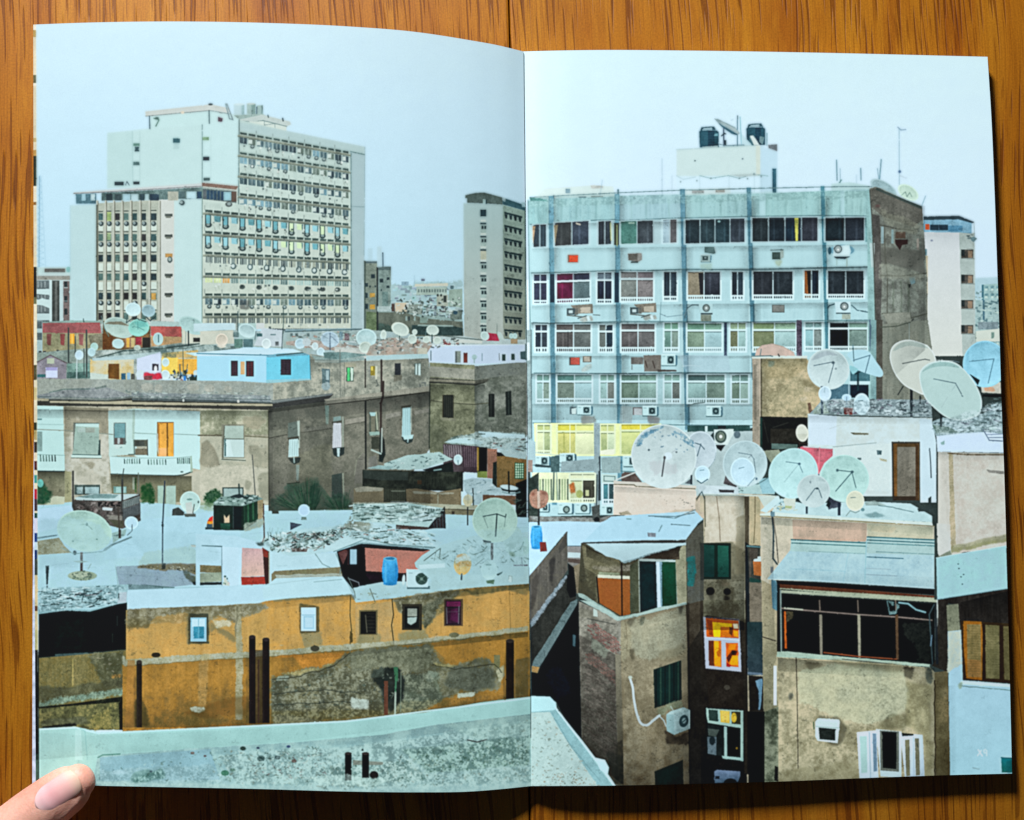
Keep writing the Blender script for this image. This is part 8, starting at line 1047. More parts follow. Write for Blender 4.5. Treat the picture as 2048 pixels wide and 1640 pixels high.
shade([1743, 377, 1850, 412, 1850, 700, 1745, 790], .15, 'l'); shade([1850, 465, 1950, 465, 1950, 500, 1850, 500], .08, 'd')
# near parapet on the right page
O()
P([1062, 1393, 1098, 1393, 1112, 1405, 1114, 1420, 1160, 1475, 1192, 1517, 1210, 1520, 1218, 1535, 1216, 1548, 1232, 1572, 1232, 1640, 1062, 1640], (168, 210, 212), n=2); P([1062, 1400, 1100, 1398, 1112, 1420, 1180, 1510, 1225, 1572, 1232, 1640, 1200, 1640, 1170, 1540, 1120, 1460, 1100, 1425, 1062, 1425], (140, 184, 190), n=4); P([1062, 1425, 1100, 1424, 1120, 1460, 1160, 1520, 1215, 1600, 1210, 1640, 1062, 1640], (176, 204, 202), n=5); L([1098, 1395, 1113, 1418, 1190, 1518, 1228, 1570], (190, 226, 232), 3); P([1190, 1515, 1210, 1520, 1217, 1536, 1214, 1548, 1200, 1540], (186, 224, 232), n=2); L([1104, 1428, 1140, 1490, 1200, 1562], (110, 150, 156), 1.4, .7, warp=1); P([1062, 1392, 1100, 1393, 1112, 1406, 1110, 1420, 1062, 1424], (176, 220, 226), n=2)
debris([1064, 1430, 1100, 1432, 1200, 1575, 1064, 1575], 240, [(150, 176, 170), (130, 152, 144), (190, 216, 212), (120, 130, 116), (160, 150, 130), (196, 220, 218)], ln=(2, 7), w=(.8, 2.4), seed=110, ang=(-1, 1), a=.6); debris([1085, 1540, 1150, 1545, 1190, 1570, 1080, 1570], 50, [(130, 120, 100), (110, 116, 104), (150, 130, 110)], ln=(1.5, 5), w=(.8, 2), seed=111, ang=(-1, 1), a=.7)
# round red dish and barrel next to the fold
O(1040, 920, Z)
barrel(160, 750, 56, 105); P([190, 790, 250, 790, 262, 880, 195, 885], (122, 56, 48), n=8); R(172, 450, 190, 630, (50, 54, 54))
P(curve([90, 360, 110, 300, 160, 280, 170, 300, 200, 290, 260, 310, 275, 380, 240, 450, 170, 470, 110, 440]), (176, 130, 112), n=12); P([165, 300, 190, 300, 195, 460, 170, 465], (206, 190, 176), a=.8); P([110, 320, 150, 310, 150, 350, 110, 350], (120, 66, 52), warp=2, a=.7); P([210, 310, 260, 320, 260, 350, 215, 340], (120, 70, 56), warp=2, a=.7); L([180, 250, 182, 300], (150, 160, 150), 1.4)
O()
fx = np.arange(CW)[None, :] < (1047+(np.arange(CH)[:, None]-103)*.0102)
IMG = np.where(fx[..., None], LEFTIMG, IMG); del LEFTIMG
# ---- finish of the whole print: a little ink softness and grain
def blur(a, k):
    for ax in (0, 1):
        b = a*k[0]
        for i in range(1, len(k)):
            b = b+k[i]*(np.roll(a, i, ax)+np.roll(a, -i, ax))
        a = b
    return a
yy, xx = np.mgrid[0:CH, 0:CW].astype(np.float32)
dx = upn(9, 9, 31)*.3+upn(3, 3, 33)*.42; dy = upn(9, 9, 32)*.3+upn(3, 3, 34)*.42
xi = np.clip(np.round(xx+dx), 0, CW-1).astype(int); yi = np.clip(np.round(yy+dy), 0, CH-1).astype(int)
xi = np.where((xx < 1066) & (xx > 1040), xx.astype(int), xi)
IMG = IMG[yi, xi]
s = blur(IMG, [.44, .28]); far = blur(blur(s, [.16, .14, .11, .08, .05, .03, .01]), [.16, .14, .11, .08, .05, .03, .01])
IMG = s+(s-blur(s, [.2, .16, .12, .08, .04]))*.35+np.clip(s-far, -60, 26)*.24; del far
L_ = IMG.mean(2); wgt = np.clip((206-L_)/60, 0, 1)*np.clip(L_/50, .1, 1)          # the sky and the brightest paint stay clean
stain = upn(34, 110, 51)*.5+upn(12, 60, 52)*.3+upn(5, 34, 53)*.3
f = 1+wgt*(NC*.05+NL*.06+NM*.035+N3*.045+NF*.03-np.clip(stain, 0, 1)*.15)
crack = np.clip(1-np.abs(upn(26, 20, 54)*.7+upn(7, 7, 55)*.4)*34, 0, 1)*np.clip(upn(60, 50, 56)*3-.3, 0, 1)*wgt
spot = np.clip(upn(3.2, 3.2, 57)*.6+upn(9, 9, 58)*.6-.62, 0, 1)*2.2*wgt
f = f*(1-crack*.2)*(1-np.clip(spot, 0, .5)*.4)
sky = (np.arange(CH)[:, None] < 560) & (IMG.min(2) > 165) & (IMG[..., 2] > IMG[..., 0]+14)
f = np.where(sky, 1., f)
IMG = np.where(sky[..., None], soft(soft(IMG, 4), 4)*.6+IMG*.4, IMG)
IMG = IMG*f[..., None]
# ink balance: greyer, a little greener in the earth tones
L_ = IMG.mean(2, keepdims=True); rb = np.clip((IMG[..., 0]-IMG[..., 2])/70, 0, 1); sat = np.where((IMG.max(2)-IMG.min(2)) > 90, 1.04, .97)[..., None]
IMG = L_+(IMG-L_)*sat
mid = rb*np.clip(1-((IMG.max(2)-IMG.min(2))-48)/36, 0, 1)*np.clip(L_[..., 0]/80, 0, 1)*np.clip((196-L_[..., 0])/40, 0, 1)
IMG += mid[..., None]*np.array([-12, 3, 3.5], np.float32)
IMG = 128+(IMG-128)*np.where(IMG < 128, 1.09, 1.05); IMG = IMG+np.array([-1.5, .5, 1.], np.float32)*np.clip((150-L_)/60, 0, 1)
IMG[..., 0] *= 1-.018*np.clip((225-L_[..., 0])/60, 0, 1)
del L_, wgt, stain, f, crack, spot, rb, sat, mid
IMG = np.clip(IMG, 2, 254)
del yy, xx, dx, dy, xi, yi, s
# ------------------------------------------------------------------ scene
import bpy, bmesh
from mathutils import Vector, Matrix
SC = bpy.context.scene; COL = SC.collection
W, H = 2048, 1640
PXM = 5.5                                   # print picture units per millimetre
CAMH = .42
C = Vector((-CAMH*math.tan(math.radians(3.0)), -CAMH*math.tan(math.radians(2.5)), CAMH))
cam = bpy.data.cameras.new('camera'); co = bpy.data.objects.new('camera', cam); COL.objects.link(co)
zc_ = C.normalized(); xc_ = Vector((0, 1, 0)).cross(zc_).normalized(); yc_ = zc_.cross(xc_)
rot = Matrix((xc_, yc_, zc_)).transposed()
co.location = C; co.rotation_euler = rot.to_euler()
DIST = C.length; FPX = PXM*1000*DIST
cam.sensor_width = 36; cam.lens = 36*FPX/W; cam.clip_start = .01; cam.clip_end = 20
SC.camera = co
RM = np.array(rot); CV = np.array(C)
def at(x, y, z):
    """where the sheet's layout point (x, y) lies when the paper there is z metres above the table"""
    x, y, z = np.broadcast_arrays(np.asarray(x, float), np.asarray(y, float), np.asarray(z, float))
    d = np.stack([(x-W/2)/FPX, (H/2-y)/FPX, -np.ones_like(x)], -1)@RM.T
    t = (z-CV[2])/d[..., 2]
    return CV+d*t[..., None]
def interp(t, p): return np.interp(t, [a for a, b in p], [b for a, b in p])
def smooth(t, p):
    xs = np.array([a for a, b in p], float); ys = np.array([b for a, b in p], float)
    m = np.gradient(ys, xs); t = np.asarray(t, float)
    i = np.clip(np.searchsorted(xs, t, side='right')-1, 0, len(xs)-2); h = xs[i+1]-xs[i]; u = (t-xs[i])/h
    return (2*u**3-3*u**2+1)*ys[i]+(u**3-2*u**2+u)*h*m[i]+(-2*u**3+3*u**2)*ys[i+1]+(u**3-u**2)*h*m[i+1]
TOPL = [(72.5, 49), (150, 46), (322, 43), (537, 46), (698, 53), (832, 64), (940, 80.5), (993, 90), (1047, 103)]
BOTL = [(77, 1567), (188, 1571), (307, 1573.6), (512, 1577.7), (697, 1583), (836, 1584.5), (939, 1583), (1007, 1577.7), (1062, 1572)]
LEFTX = [(49, 72.5), (820, 74), (1300, 76), (1567, 77.5)]
TOPR = [(1047, 103), (1100, 101.5), (1205, 100), (1358, 101), (1614, 105), (1975, 113.6)]
BOTR = [(1062, 1572), (1230, 1571), (1400, 1567.5), (1558, 1563), (1716, 1556.6), (1903, 1550), (2024, 1547)]
RIGHTX = [(113, 1975), (240, 1983), (372, 1988.6), (525, 1994), (640, 1998), (775, 2002), (951, 2008.5), (1179, 2015), (1547, 2024)]
fold = lambda y: 1047+(y-103)*.0102
ZL = [(0, 11), (.12, 12.2), (.3, 13.6), (.5, 14.2), (.68, 13.2), (.82, 11), (.92, 8.2), (.97, 6), (1, 4.2)]
ZR = [(0, 4.2), (.025, 5.3), (.07, 6.2), (.16, 6.6), (.35, 6.2), (.7, 5.4), (1, 4.8)]
def sheet(side, nu, nv, dz=0., grow=0., tilt=0.):
    """grid of points of one page; grow widens it on its outer edge (layout units)"""
    s = np.linspace(0, 1, nu); s = s if side == 'R' else s
    if side == 'L': s = 1-(1-s)**1.0
    t = np.linspace(0, 1, nv)
    S, TT = np.meshgrid(s, t)
    tp_, bt, = (TOPL, BOTL) if side == 'L' else (TOPR, BOTR)
    y = 820.+0*S
    for _ in range(4):
        if side == 'L': xa = smooth(y, LEFTX)-grow; xb = fold(y)
        else: xa = fold(y); xb = smooth(y, RIGHTX)+grow
        x = xa+(xb-xa)*S
        y = smooth(x, tp_)*(1-TT)+smooth(x, bt)*TT
    if side == 'L': z = smooth(S, ZL)*(1+.45*(1-TT)**1.3*np.sin(np.pi*.5*np.clip(1.25-S, 0, 1)))+.25*np.sin(S*9+TT*4)*(1-S)
    else: z = smooth(S, ZR)+.12*np.sin(S*7+TT*5)*S
    z = z*1e-3+dz
    return x, y, z
def mesh_obj(name, verts, faces, mat, parent=None, uv=None, shade=True):
    me = bpy.data.meshes.new(name); me.from_pydata([tuple(v) for v in verts], [], faces); me.update()
    if uv is not None:
        l = me.uv_layers.new(name='print'); idx = np.zeros(len(me.loops), np.int32); me.loops.foreach_get('vertex_index', idx)
        l.data.foreach_set('uv', np.asarray(uv, np.float32)[idx].ravel())
    me.polygons.foreach_set('use_smooth', [shade]*len(me.polygons))
    for m in (mat if isinstance(mat, list) else [mat]): me.materials.append(m)
    o = bpy.data.objects.new(name, me); COL.objects.link(o)
    if parent: o.parent = parent
    return o
def slab(name, side, mats, parent, dz, thick, grow=0., nu=90, nv=60, zmin=None, under_print=False):
    """a sheet or stack: printed top (material 0), bottom and edges (material 1)"""
    x, y, z = sheet(side, nu, nv, dz, grow)
    top = at(x, y, z).reshape(-1, 3)
    uv = np.stack([x/W, 1-y/H], -1).reshape(-1, 2)
    zb = z-thick
    if zmin is not None: zb = np.maximum(zb, zmin)
    bot = top.copy(); bot[:, 2] = zb.reshape(-1)
    n = nu*nv; V = np.concatenate([top, bot]); UV = np.concatenate([uv, uv])
    F = []; I = lambda i, j: j*nu+i
    for j in range(nv-1):
        for i in range(nu-1):
            F.append((I(i, j), I(i, j+1), I(i+1, j+1), I(i+1, j)))
    k = len(F)
    for j in range(nv-1):
        for i in range(nu-1):
            F.append((n+I(i, j), n+I(i+1, j), n+I(i+1, j+1), n+I(i, j+1)))
    # the cut edges have their own vertices, so the paper shades flat up to its rim
    ring = [I(i, 0) for i in range(nu-1)]+[I(nu-1, j) for j in range(nv-1)]+[I(i, nv-1) for i in range(nu-1, 0, -1)]+[I(0, j) for j in range(nv-1, 0, -1)]
    ring = np.array(ring); m = len(ring); b0 = 2*n
    V = np.concatenate([V, top[ring], bot[ring]]); UV = np.concatenate([UV, uv[ring], uv[ring]])
    for i in range(m):
        F.append((b0+i, b0+(i+1) % m, b0+m+(i+1) % m, b0+m+i))
    o = mesh_obj(name, V, F, mats, parent, UV)
    o.data.polygons.foreach_set('material_index', [0]*k+[1]*(len(F)-k))
    sm = [True]*(2*k)+[False]*(len(F)-2*k); o.data.polygons.foreach_set('use_smooth', sm)
    return o
# ---- materials
class N:
    def __init__(s, name):
        s.m = bpy.data.materials.new(name); s.m.use_nodes = True; s.t = s.m.node_tree; s.b = s.t.nodes['Principled BSDF']
    def n(s, ty, **k):
        x = s.t.nodes.new(ty)
        for a, v in k.items():
            if a.startswith('i_'): x.inputs[a[2:].replace('_', ' ')].default_value = v
            else: setattr(x, a, v)
        return x
    def l(s, a, ao, b, bi): s.t.links.new(a.outputs[ao], b.inputs[bi])
    def ramp(s, src, so, stops, interp='LINEAR'):
        r = s.n('ShaderNodeValToRGB'); r.color_ramp.interpolation = interp
        e = r.color_ramp.elements
        while len(e) < len(stops): e.new(.5)
        for q, (p, c) in zip(e, stops): q.position = p; q.color = (*c, 1) if len(c) == 3 else c
        s.l(src, so, r, 'Fac'); return r
    def mix(s, f, a, b, mode='MIX', fac=None):
        x = s.n('ShaderNodeMix', data_type='RGBA', blend_type=mode)
        if f is None: x.inputs[0].default_value = fac
        else: s.t.links.new(f, x.inputs[0])
        for i, v in ((6, a), (7, b)):
            if isinstance(v, tuple): x.inputs[i].default_value = (*v, 1)
            else: s.t.links.new(v, x.inputs[i])
        return x.outputs[2]
LCOL = (.93, .98, 1.07)
def print_material():
    lin = np.where(IMG/255 <= .04045, IMG/255/12.92, ((IMG/255+.055)/1.055)**2.4)
    Y, X = np.mgrid[0:CH, 0:CW].astype(np.float32)
    u = (X/CW-.5)*2; v = (Y/CH-.5)*2
    ill = ILL[0]+ILL[1]*u+ILL[2]*v+ILL[3]*v*v+ILL[4]*u*u+ILL[5]*u*v          # how brightly the lamp reaches that place of the sheet
    alb = (lin-GLOSS)/(ill[..., None]*np.array(LCOL, np.float32))
    alb = np.clip(alb, .004, .9)
    buf = np.ones((CH, CW, 4), np.float32); buf[..., :3] = alb[::-1]
    im = bpy.data.images.new('printed_picture', CW, CH, float_buffer=True, alpha=False); im.colorspace_settings.name = 'Linear Rec.709' if 'Linear Rec.709' in [i.name for i in bpy.types.ColorManagedInputColorspaceSettings.bl_rna.properties['name'].enum_items] else 'Non-Color'
    im.pixels.foreach_set(buf.ravel()); im.update(); im.pack()
    m = N('printed_paper'); uv = m.n('ShaderNodeUVMap', uv_map='print'); tx = m.n('ShaderNodeTexImage', image=im, interpolation='Cubic', extension='EXTEND')
    m.l(uv, 'UV', tx, 'Vector')
    tc = m.n('ShaderNodeTexCoord')
    no = m.n('ShaderNodeTexNoise', i_Scale=2600., i_Detail=2.); m.l(tc, 'Object', no, 'Vector')
    gr = m.ramp(no, 'Fac', [(.3, (.94, .94, .94)), (.7, (1.05, 1.05, 1.05))])
    c = m.mix(None, tx.outputs['Color'], gr.outputs['Color'], 'MULTIPLY', .6)
    m.t.links.new(c, m.b.inputs['Base Color'])
    m.b.inputs['Roughness'].default_value = .42; m.b.inputs['Specular IOR Level'].default_value = .35
    n2 = m.n('ShaderNodeTexNoise', i_Scale=38., i_Detail=3.); m.l(tc, 'Object', n2, 'Vector')
    bp = m.n('ShaderNodeBump', i_Strength=.22, i_Distance=.0006); m.l(n2, 'Fac', bp, 'Height'); m.l(bp, 'Normal', m.b, 'Normal')
    return m.m
def paper_edge(col=(.72, .76, .78)):
    m = N('paper_edges'); tc = m.n('ShaderNodeTexCoord'); mp = m.n('ShaderNodeMapping'); mp.inputs['Scale'].default_value = (30, 30, 5200); m.l(tc, 'Object', mp, 'Vector')
    no = m.n('ShaderNodeTexNoise', i_Scale=1., i_Detail=2.); m.l(mp, 'Vector', no, 'Vector')
    r = m.ramp(no, 'Fac', [(.35, tuple(c*.62 for c in col)), (.65, col)]); m.l(r, 'Color', m.b, 'Base Color'); m.b.inputs['Roughness'].default_value = .8
    return m.m
def wood(name, seed, bright=1.):
    m = N(name); tc = m.n('ShaderNodeTexCoord'); mp0 = m.n('ShaderNodeMapping'); mp0.inputs['Rotation'].default_value = (0, 0, math.radians(-3.2)); mp0.inputs['Location'].default_value = (seed*.37, seed*.71, 0)
    m.l(tc, 'Object', mp0, 'Vector')
    # gentle sideways wander of the grain
    wn = m.n('ShaderNodeTexNoise', i_Scale=7., i_Detail=1.5); m.l(mp0, 'Vector', wn, 'Vector')
    ws = m.n('ShaderNodeVectorMath', operation='SUBTRACT'); m.l(wn, 'Color', ws, 0); ws.inputs[1].default_value = (.5, .5, .5)
    wm = m.n('ShaderNodeVectorMath', operation='MULTIPLY'); m.l(ws, 'Vector', wm, 0); wm.inputs[1].default_value = (.016, 0, 0)
    wa = m.n('ShaderNodeVectorMath', operation='ADD'); m.l(mp0, 'Vector', wa, 0); m.l(wm, 'Vector', wa, 1)
    def st(sx, sy, det=3., rough=.5, dist=0.):
        mp = m.n('ShaderNodeMapping'); mp.inputs['Scale'].default_value = (sx, sy, 1); m.l(wa, 'Vector', mp, 'Vector')
        no = m.n('ShaderNodeTexNoise', i_Scale=1., i_Detail=det, i_Roughness=rough, i_Distortion=dist); m.l(mp, 'Vector', no, 'Vector'); return no
    base = m.ramp(st(55, 4, 4.), 'Fac', [(.28, (.25, .078, .002)), (.45, (.295, .102, .004)), (.6, (.335, .128, .006)), (.78, (.375, .156, .010))])
    c = base.outputs['Color']
    fine = m.ramp(st(2100, 34, 3., .6), 'Fac', [(.3, (.72, .64, .52)), (.5, (1, 1, 1)), (.72, (1.16, 1.13, 1.08))])
    c = m.mix(None, c, fine.outputs['Color'], 'MULTIPLY', .8)
    blo = m.ramp(st(48, 11, 5., .65), 'Fac', [(.5, (0, 0, 0)), (.66, (.8, .8, .8))])
    c = m.mix(blo.outputs['Color'], c, m.mix(None, c, (.68, .48, .3), 'MULTIPLY', .85))
    band = m.ramp(st(52, 2.2, 5., .62, .4), 'Fac', [(.47, (0, 0, 0)), (.495, (.8, .8, .8)), (.52, (.1, .1, .1)), (.56, (0, 0, 0))])
    c = m.mix(band.outputs['Color'], c, m.mix(None, c, (.76, .64, .5), 'MULTIPLY', .6))
    # open pores: short thin dark dashes along the grain, denser in places
    den = st(24, 6, 3., .6)
    def pores(sx, sy, lo_, hi_, mul, k, det=0.):
        nonlocal c
        no = st(sx, sy, det, .45); ad = m.n('ShaderNodeMath', operation='MULTIPLY_ADD'); m.l(den, 'Fac', ad, 0); ad.inputs[1].default_value = .28; m.l(no, 'Fac', ad, 2)
        r = m.ramp(ad, 'Value', [(lo_, (0, 0, 0)), (hi_, (1, 1, 1))]); c = m.mix(r.outputs['Color'], c, m.mix(None, c, mul, 'MULTIPLY', k)); return r
    por = pores(900, 30, .745, .80, (.46, .36, .24), .85)
    pores(1300, 44, .76, .82, (.56, .46, .34), .75, 1.)
    pores(420, 20, .80, .88, (.56, .44, .32), .65, 3.)
    iso = m.n('ShaderNodeTexNoise', i_Scale=1500., i_Detail=2.); m.l(wa, 'Vector', iso, 'Vector'); ir = m.ramp(iso, 'Fac', [(.3, (.82, .8, .75)), (.7, (1.12, 1.12, 1.12))]); c = m.mix(None, c, ir.outputs['Color'], 'MULTIPLY', .9)
    m.t.links.new(c, m.b.inputs['Base Color'])
    m.b.inputs['Roughness'].default_value = .38; m.b.inputs['Specular IOR Level'].default_value = .35
    bp = m.n('ShaderNodeBump', i_Strength=.35, i_Distance=.0004, invert=True); m.l(por, 'Color', bp, 'Height'); m.l(bp, 'Normal', m.b, 'Normal')
    return m.m
def props(o, label=None, cat=None, kind=None, group=None):
    if label: o['label'] = label
    if cat: o['category'] = cat
    if kind: o['kind'] = kind
    if group: o['group'] = group
# ---- the table: oak boards, the joint between the two middle ones shows above and below the book
table = bpy.data.objects.new('tabletop', None); COL.objects.link(table)
props(table, 'oiled oak tabletop of joined boards with dark open grain under the book', 'table', 'structure')
def board(xa0, xa1, seed):
    """xa0, xa1: layout x of the left and right side at the top and bottom of the picture"""
    def line(p, y): return p[0]+(p[1]-p[0])*y/H
    ys = np.linspace(-1500, 3100, 47); bm = bmesh.new(); th = .026; r = .0009
    prof = [(0, -th), (0, -r), (r*.35, -r*.3), (r, 0), (1, 0), (1+r*0, 0)]
    V = []; 
    for y in ys:
        a = at(line(xa0, y), y, 0.)[:2]; b = at(line(xa1, y), y, 0.)[:2]
        d = (b-a)/np.linalg.norm(b-a); row = []
        k = .00022                                   # half the open joint
        for off, z in ((k, -th), (k, -r), (k+r*.3, -r*.3), (k+r, 0)): row.append((*(a+d*off), z))
        m0 = len(row)
        for f in np.linspace(.02, .98, 12): row.append((*(a+(b-a)*f), 0))
        for off, z in ((k+r, 0), (k+r*.3, -r*.3), (k, -r), (k, -th)): row.append((*(b-d*off), z))
        V.append(row)
    nr = len(V[0]); verts = [p for row in V for p in row]; F = []
    for j in range(len(V)-1):
        for i in range(nr): F.append((j*nr+i, j*nr+(i+1) % nr, (j+1)*nr+(i+1) % nr, (j+1)*nr+i)[::-1])
    F.append(tuple(range(nr))[::-1]); F.append(tuple((len(V)-1)*nr+i for i in range(nr)))
    o = mesh_obj('board', verts, F, wood('oak_board', seed), table, shade=False)
    bm = bmesh.new(); bm.from_mesh(o.data); bmesh.ops.recalc_face_normals(bm, faces=bm.faces); bm.to_mesh(o.data); bm.free()
    return o
S0, S1 = (1018, 1060), (2380, 2450)
board((-1900, -1900), (-560, -530), 1.3); board((-560, -530), S0, 2.1); board(S0, S1, 5.4); board(S1, (3800, 3850), 3.2)
# ---- the book
book = bpy.data.objects.new('photo_book', None); COL.objects.link(book); book.location = (0, 0, 0)
props(book, 'open softcover photo book showing a printed city roofscape across two glossy pages', 'book')
ILL = [1.1953, -0.1819, -0.4589, 0.1313, -0.003, 0.115]; GLOSS = .0
#ILLSET
PM = print_material(); LCOL = (.93, .98, 1.07); PE = paper_edge()
cv = N('cover_card'); tc = cv.n('ShaderNodeTexCoord'); no = cv.n('ShaderNodeTexNoise', i_Scale=420., i_Detail=4.); cv.l(tc, 'Object', no, 'Vector'); r = cv.ramp(no, 'Fac', [(.35, (.42, .48, .58)), (.65, (.72, .78, .88))]); cv.l(r, 'Color', cv.b, 'Base Color'); cv.b.inputs['Roughness'].default_value = .6
lp = slab('page', 'L', [PM, PE], book, 0, .00018, 0, 150, 100); lp['label'] = 'left page curving up from the fold with office tower and ochre wall'
rp = slab('page', 'R', [PM, PE], book, 0, .00018, 0, 150, 100); rp['label'] = 'right page lying flatter with white balcony block and satellite dishes'
lb = slab('page_block', 'L', [PM, PE], book, -.00026, .0034, 6.0, 110, 70, zmin=.0009); lb['label'] = 'stack of pages under the left page, edges peeking out'
rb = slab('page_block', 'R', [PE, PE], book, -.00026, .0036, -1.2, 110, 70, zmin=.0006)
cl = slab('cover', 'L', [cv.m, cv.m], book, -.0038, .0004, 0, 80, 60, zmin=.0002)
# the cover edge shows only along the lower part, where it runs out past the pages
cr = slab('cover', 'R', [cv.m, cv.m], book, -.004, .0004, -1.5, 60, 40, zmin=.00015)
xs_ = np.array([v.co.x for v in cl.data.vertices]); y0_, y1_ = max(v.co.y for v in cl.data.vertices), min(v.co.y for v in cl.data.vertices)
fx_ = float(at(1055, 800, .004)[0]); wx_ = fx_-xs_.min()
for v in cl.data.vertices:
    t = (y0_-v.co.y)/(y0_-y1_); ext = np.interp(t, [0, .3, .62, .75, 1], [-2, .5, 8, 10.5, 14.])/PXM*1e-3
    v.co.x -= ext*min(1, max(0, (fx_-v.co.x)/wx_))**6
# ---- the hand: thumb on the lower left corner of the book, the rest beside and below the picture
hand_m = N('skin'); tc = hand_m.n('ShaderNodeTexCoord')
n1 = hand_m.n('ShaderNodeTexNoise', i_Scale=90., i_Detail=3.); hand_m.l(tc, 'Object', n1, 'Vector'); n2 = hand_m.n('ShaderNodeTexNoise', i_Scale=900., i_Detail=3.); hand_m.l(tc, 'Object', n2, 'Vector')
r = hand_m.ramp(n1, 'Fac', [(.3, (.62, .25, .17)), (.55, (.70, .34, .24)), (.75, (.74, .40, .29))]); r2 = hand_m.ramp(n2, 'Fac', [(.3, (.9, .88, .86)), (.7, (1.04, 1.03, 1.02))])
c = hand_m.mix(None, r.outputs['Color'], r2.outputs['Color'], 'MULTIPLY', .9); hand_m.t.links.new(c, hand_m.b.inputs['Base Color'])
hand_m.b.inputs['Roughness'].default_value = .55; hand_m.b.inputs['Subsurface Weight'].default_value = .35; hand_m.b.inputs['Subsurface Radius'].default_value = (.006, .0022, .0012); hand_m.b.inputs['Subsurface Scale'].default_value = 1.
n3 = hand_m.n('ShaderNodeTexVoronoi', i_Scale=1500.); hand_m.l(tc, 'Object', n3, 'Vector'); bp = hand_m.n('ShaderNodeBump', i_Strength=.25, i_Distance=.0002); cm = hand_m.n('ShaderNodeMapping'); cm.inputs['Rotation'].default_value = (0, 0, math.radians(-36)); cm.inputs['Scale'].default_value = (900, 120, 300); hand_m.l(tc, 'Object', cm, 'Vector'); cn = hand_m.n('ShaderNodeTexNoise', i_Scale=1., i_Detail=3., i_Distortion=.6); hand_m.l(cm, 'Vector', cn, 'Vector'); ca = hand_m.n('ShaderNodeMath', operation='MULTIPLY_ADD'); hand_m.l(cn, 'Fac', ca, 0); ca.inputs[1].default_value = 1.5; hand_m.l(n3, 'Distance', ca, 2); hand_m.l(ca, 'Value', bp, 'Height'); hand_m.l(bp, 'Normal', hand_m.b, 'Normal')
def tube(bm, pts, seg=28, cap=7):
    """loft through (centre, half width, half height, up vector) rings with rounded ends"""
    P_ = [Vector(p[0]) for p in pts]; rings = []
    n = len(pts)
    for i in range(n):
        d = (P_[min(i+1, n-1)]-P_[max(i-1, 0)]).normalized(); up = Vector(pts[i][3] if len(pts[i]) > 3 else (0, 0, 1)); s = d.cross(up).normalized(); u = s.cross(d).normalized()
        rings.append((P_[i], s, u, pts[i][1], pts[i][2], d))
    full = []
    def endcap(r, sgn):
        c_, s, u, a, b, d = r; out = []
        L_ = min(a, b)*.92
        for k in range(1, cap+1):
            th = math.pi/2*k/(cap+.35); out.append((c_+d*sgn*L_*math.sin(th), s, u, a*math.cos(th), b*math.cos(th), d))
        return out
    full = endcap(rings[0], -1)[::-1]+rings+endcap(rings[-1], 1)
    vr = []
    for c_, s, u, a, b, d in full:
        vr.append([bm.verts.new(c_+s*a*math.cos(2*math.pi*k/seg)+u*b*math.sin(2*math.pi*k/seg)) for k in range(seg)])
    for A, B in zip(vr, vr[1:]):
        for k in range(seg): bm.faces.new((A[k], A[(k+1) % seg], B[(k+1) % seg], B[k]))
    bm.faces.new(vr[0][::-1]); bm.faces.new(vr[-1])
mm = lambda x, y, z: Vector((x*1e-3, y*1e-3, z*1e-3))
zt = 18.5
TIP = Vector(at(134, 1580, zt*1e-3))*1000          # middle of the rounded end of the thumb
dd = Vector((.815, .58, 0)).normalized(); 
up = Vector((-.10, .13, 1)).normalized()
def th(k, dz=0, side=0): return (TIP-dd*k+Vector((.58, -.815, 0))*side+Vector((0, 0, dz)))
bm = bmesh.new()
def ring(v, a, b, u=None): return (v*1e-3, a*1e-3, b*1e-3, tuple(u or up))
tube(bm, [ring(th(-5.4, -.7, -.2), 5.6, 4.8), ring(th(-3.4, -.5, -.1), 7.1, 5.9), ring(th(-.5, -.2, 0), 8.0, 6.6), ring(th(4, .3), 8.5, 7.0), ring(th(9, .7), 8.7, 7.2), ring(th(15, .8), 8.8, 7.3), ring(th(21, .8), 8.6, 7.5), ring(th(27, .6), 8.9, 7.9), ring(th(34, -.4), 8.7, 7.9), ring(th(42, -1.6), 8.6, 8.1), ring(th(52, -2.6, .5), 9.8, 9.2), ring(th(62, -3, 2), 12, 10.5), ring(th(76, -2.5, 6), 15, 12.5), ring(th(92, -1.5, 12), 16, 13.5), ring(th(104, -1, 18), 15, 13.5)])
T0 = th(84, -3, 20)
wrist = T0+Vector((-34, -34, 2)); kn = [T0+Vector((24, -8, -1)), T0+Vector((27, -30, 0)), T0+Vector((24, -51, 0)), T0+Vector((17, -70, -2))]
for i, k_ in enumerate(kn):
    base = wrist+Vector((6, 12-i*12, 0))
    tube(bm, [ring(base, 13, 14, (0, 0, 1)), ring(base*.5+k_*.5, 13.5, 13, (0, 0, 1)), ring(k_, 11.5, 11, (0, 0, 1))])
    Ls = [(40, 24, 19), (45, 28, 20), (41, 26, 20), (32, 20, 18)][i]; rad = [8.4, 8.8, 8.2, 7.2][i]
    an = math.radians([8, 0, -7, -16][i]); q = k_.copy(); pr = [ring(q, rad+1.8, rad+1.5, (0, 0, 1))]
    for L_, z_, f in zip(Ls, (-1.5, -3.5, -3), (0, .1, .18)):
        nx = q+Vector((math.cos(an-f), math.sin(an-f), 0))*L_; nx.z = max(q.z+z_, rad+.3)
        pr.append(ring(q*.5+nx*.5, rad, rad*.95, (0, 0, 1))); pr.append(ring(nx, rad*.97, rad*.93, (0, 0, 1))); q = nx; rad *= .93
    tube(bm, pr)
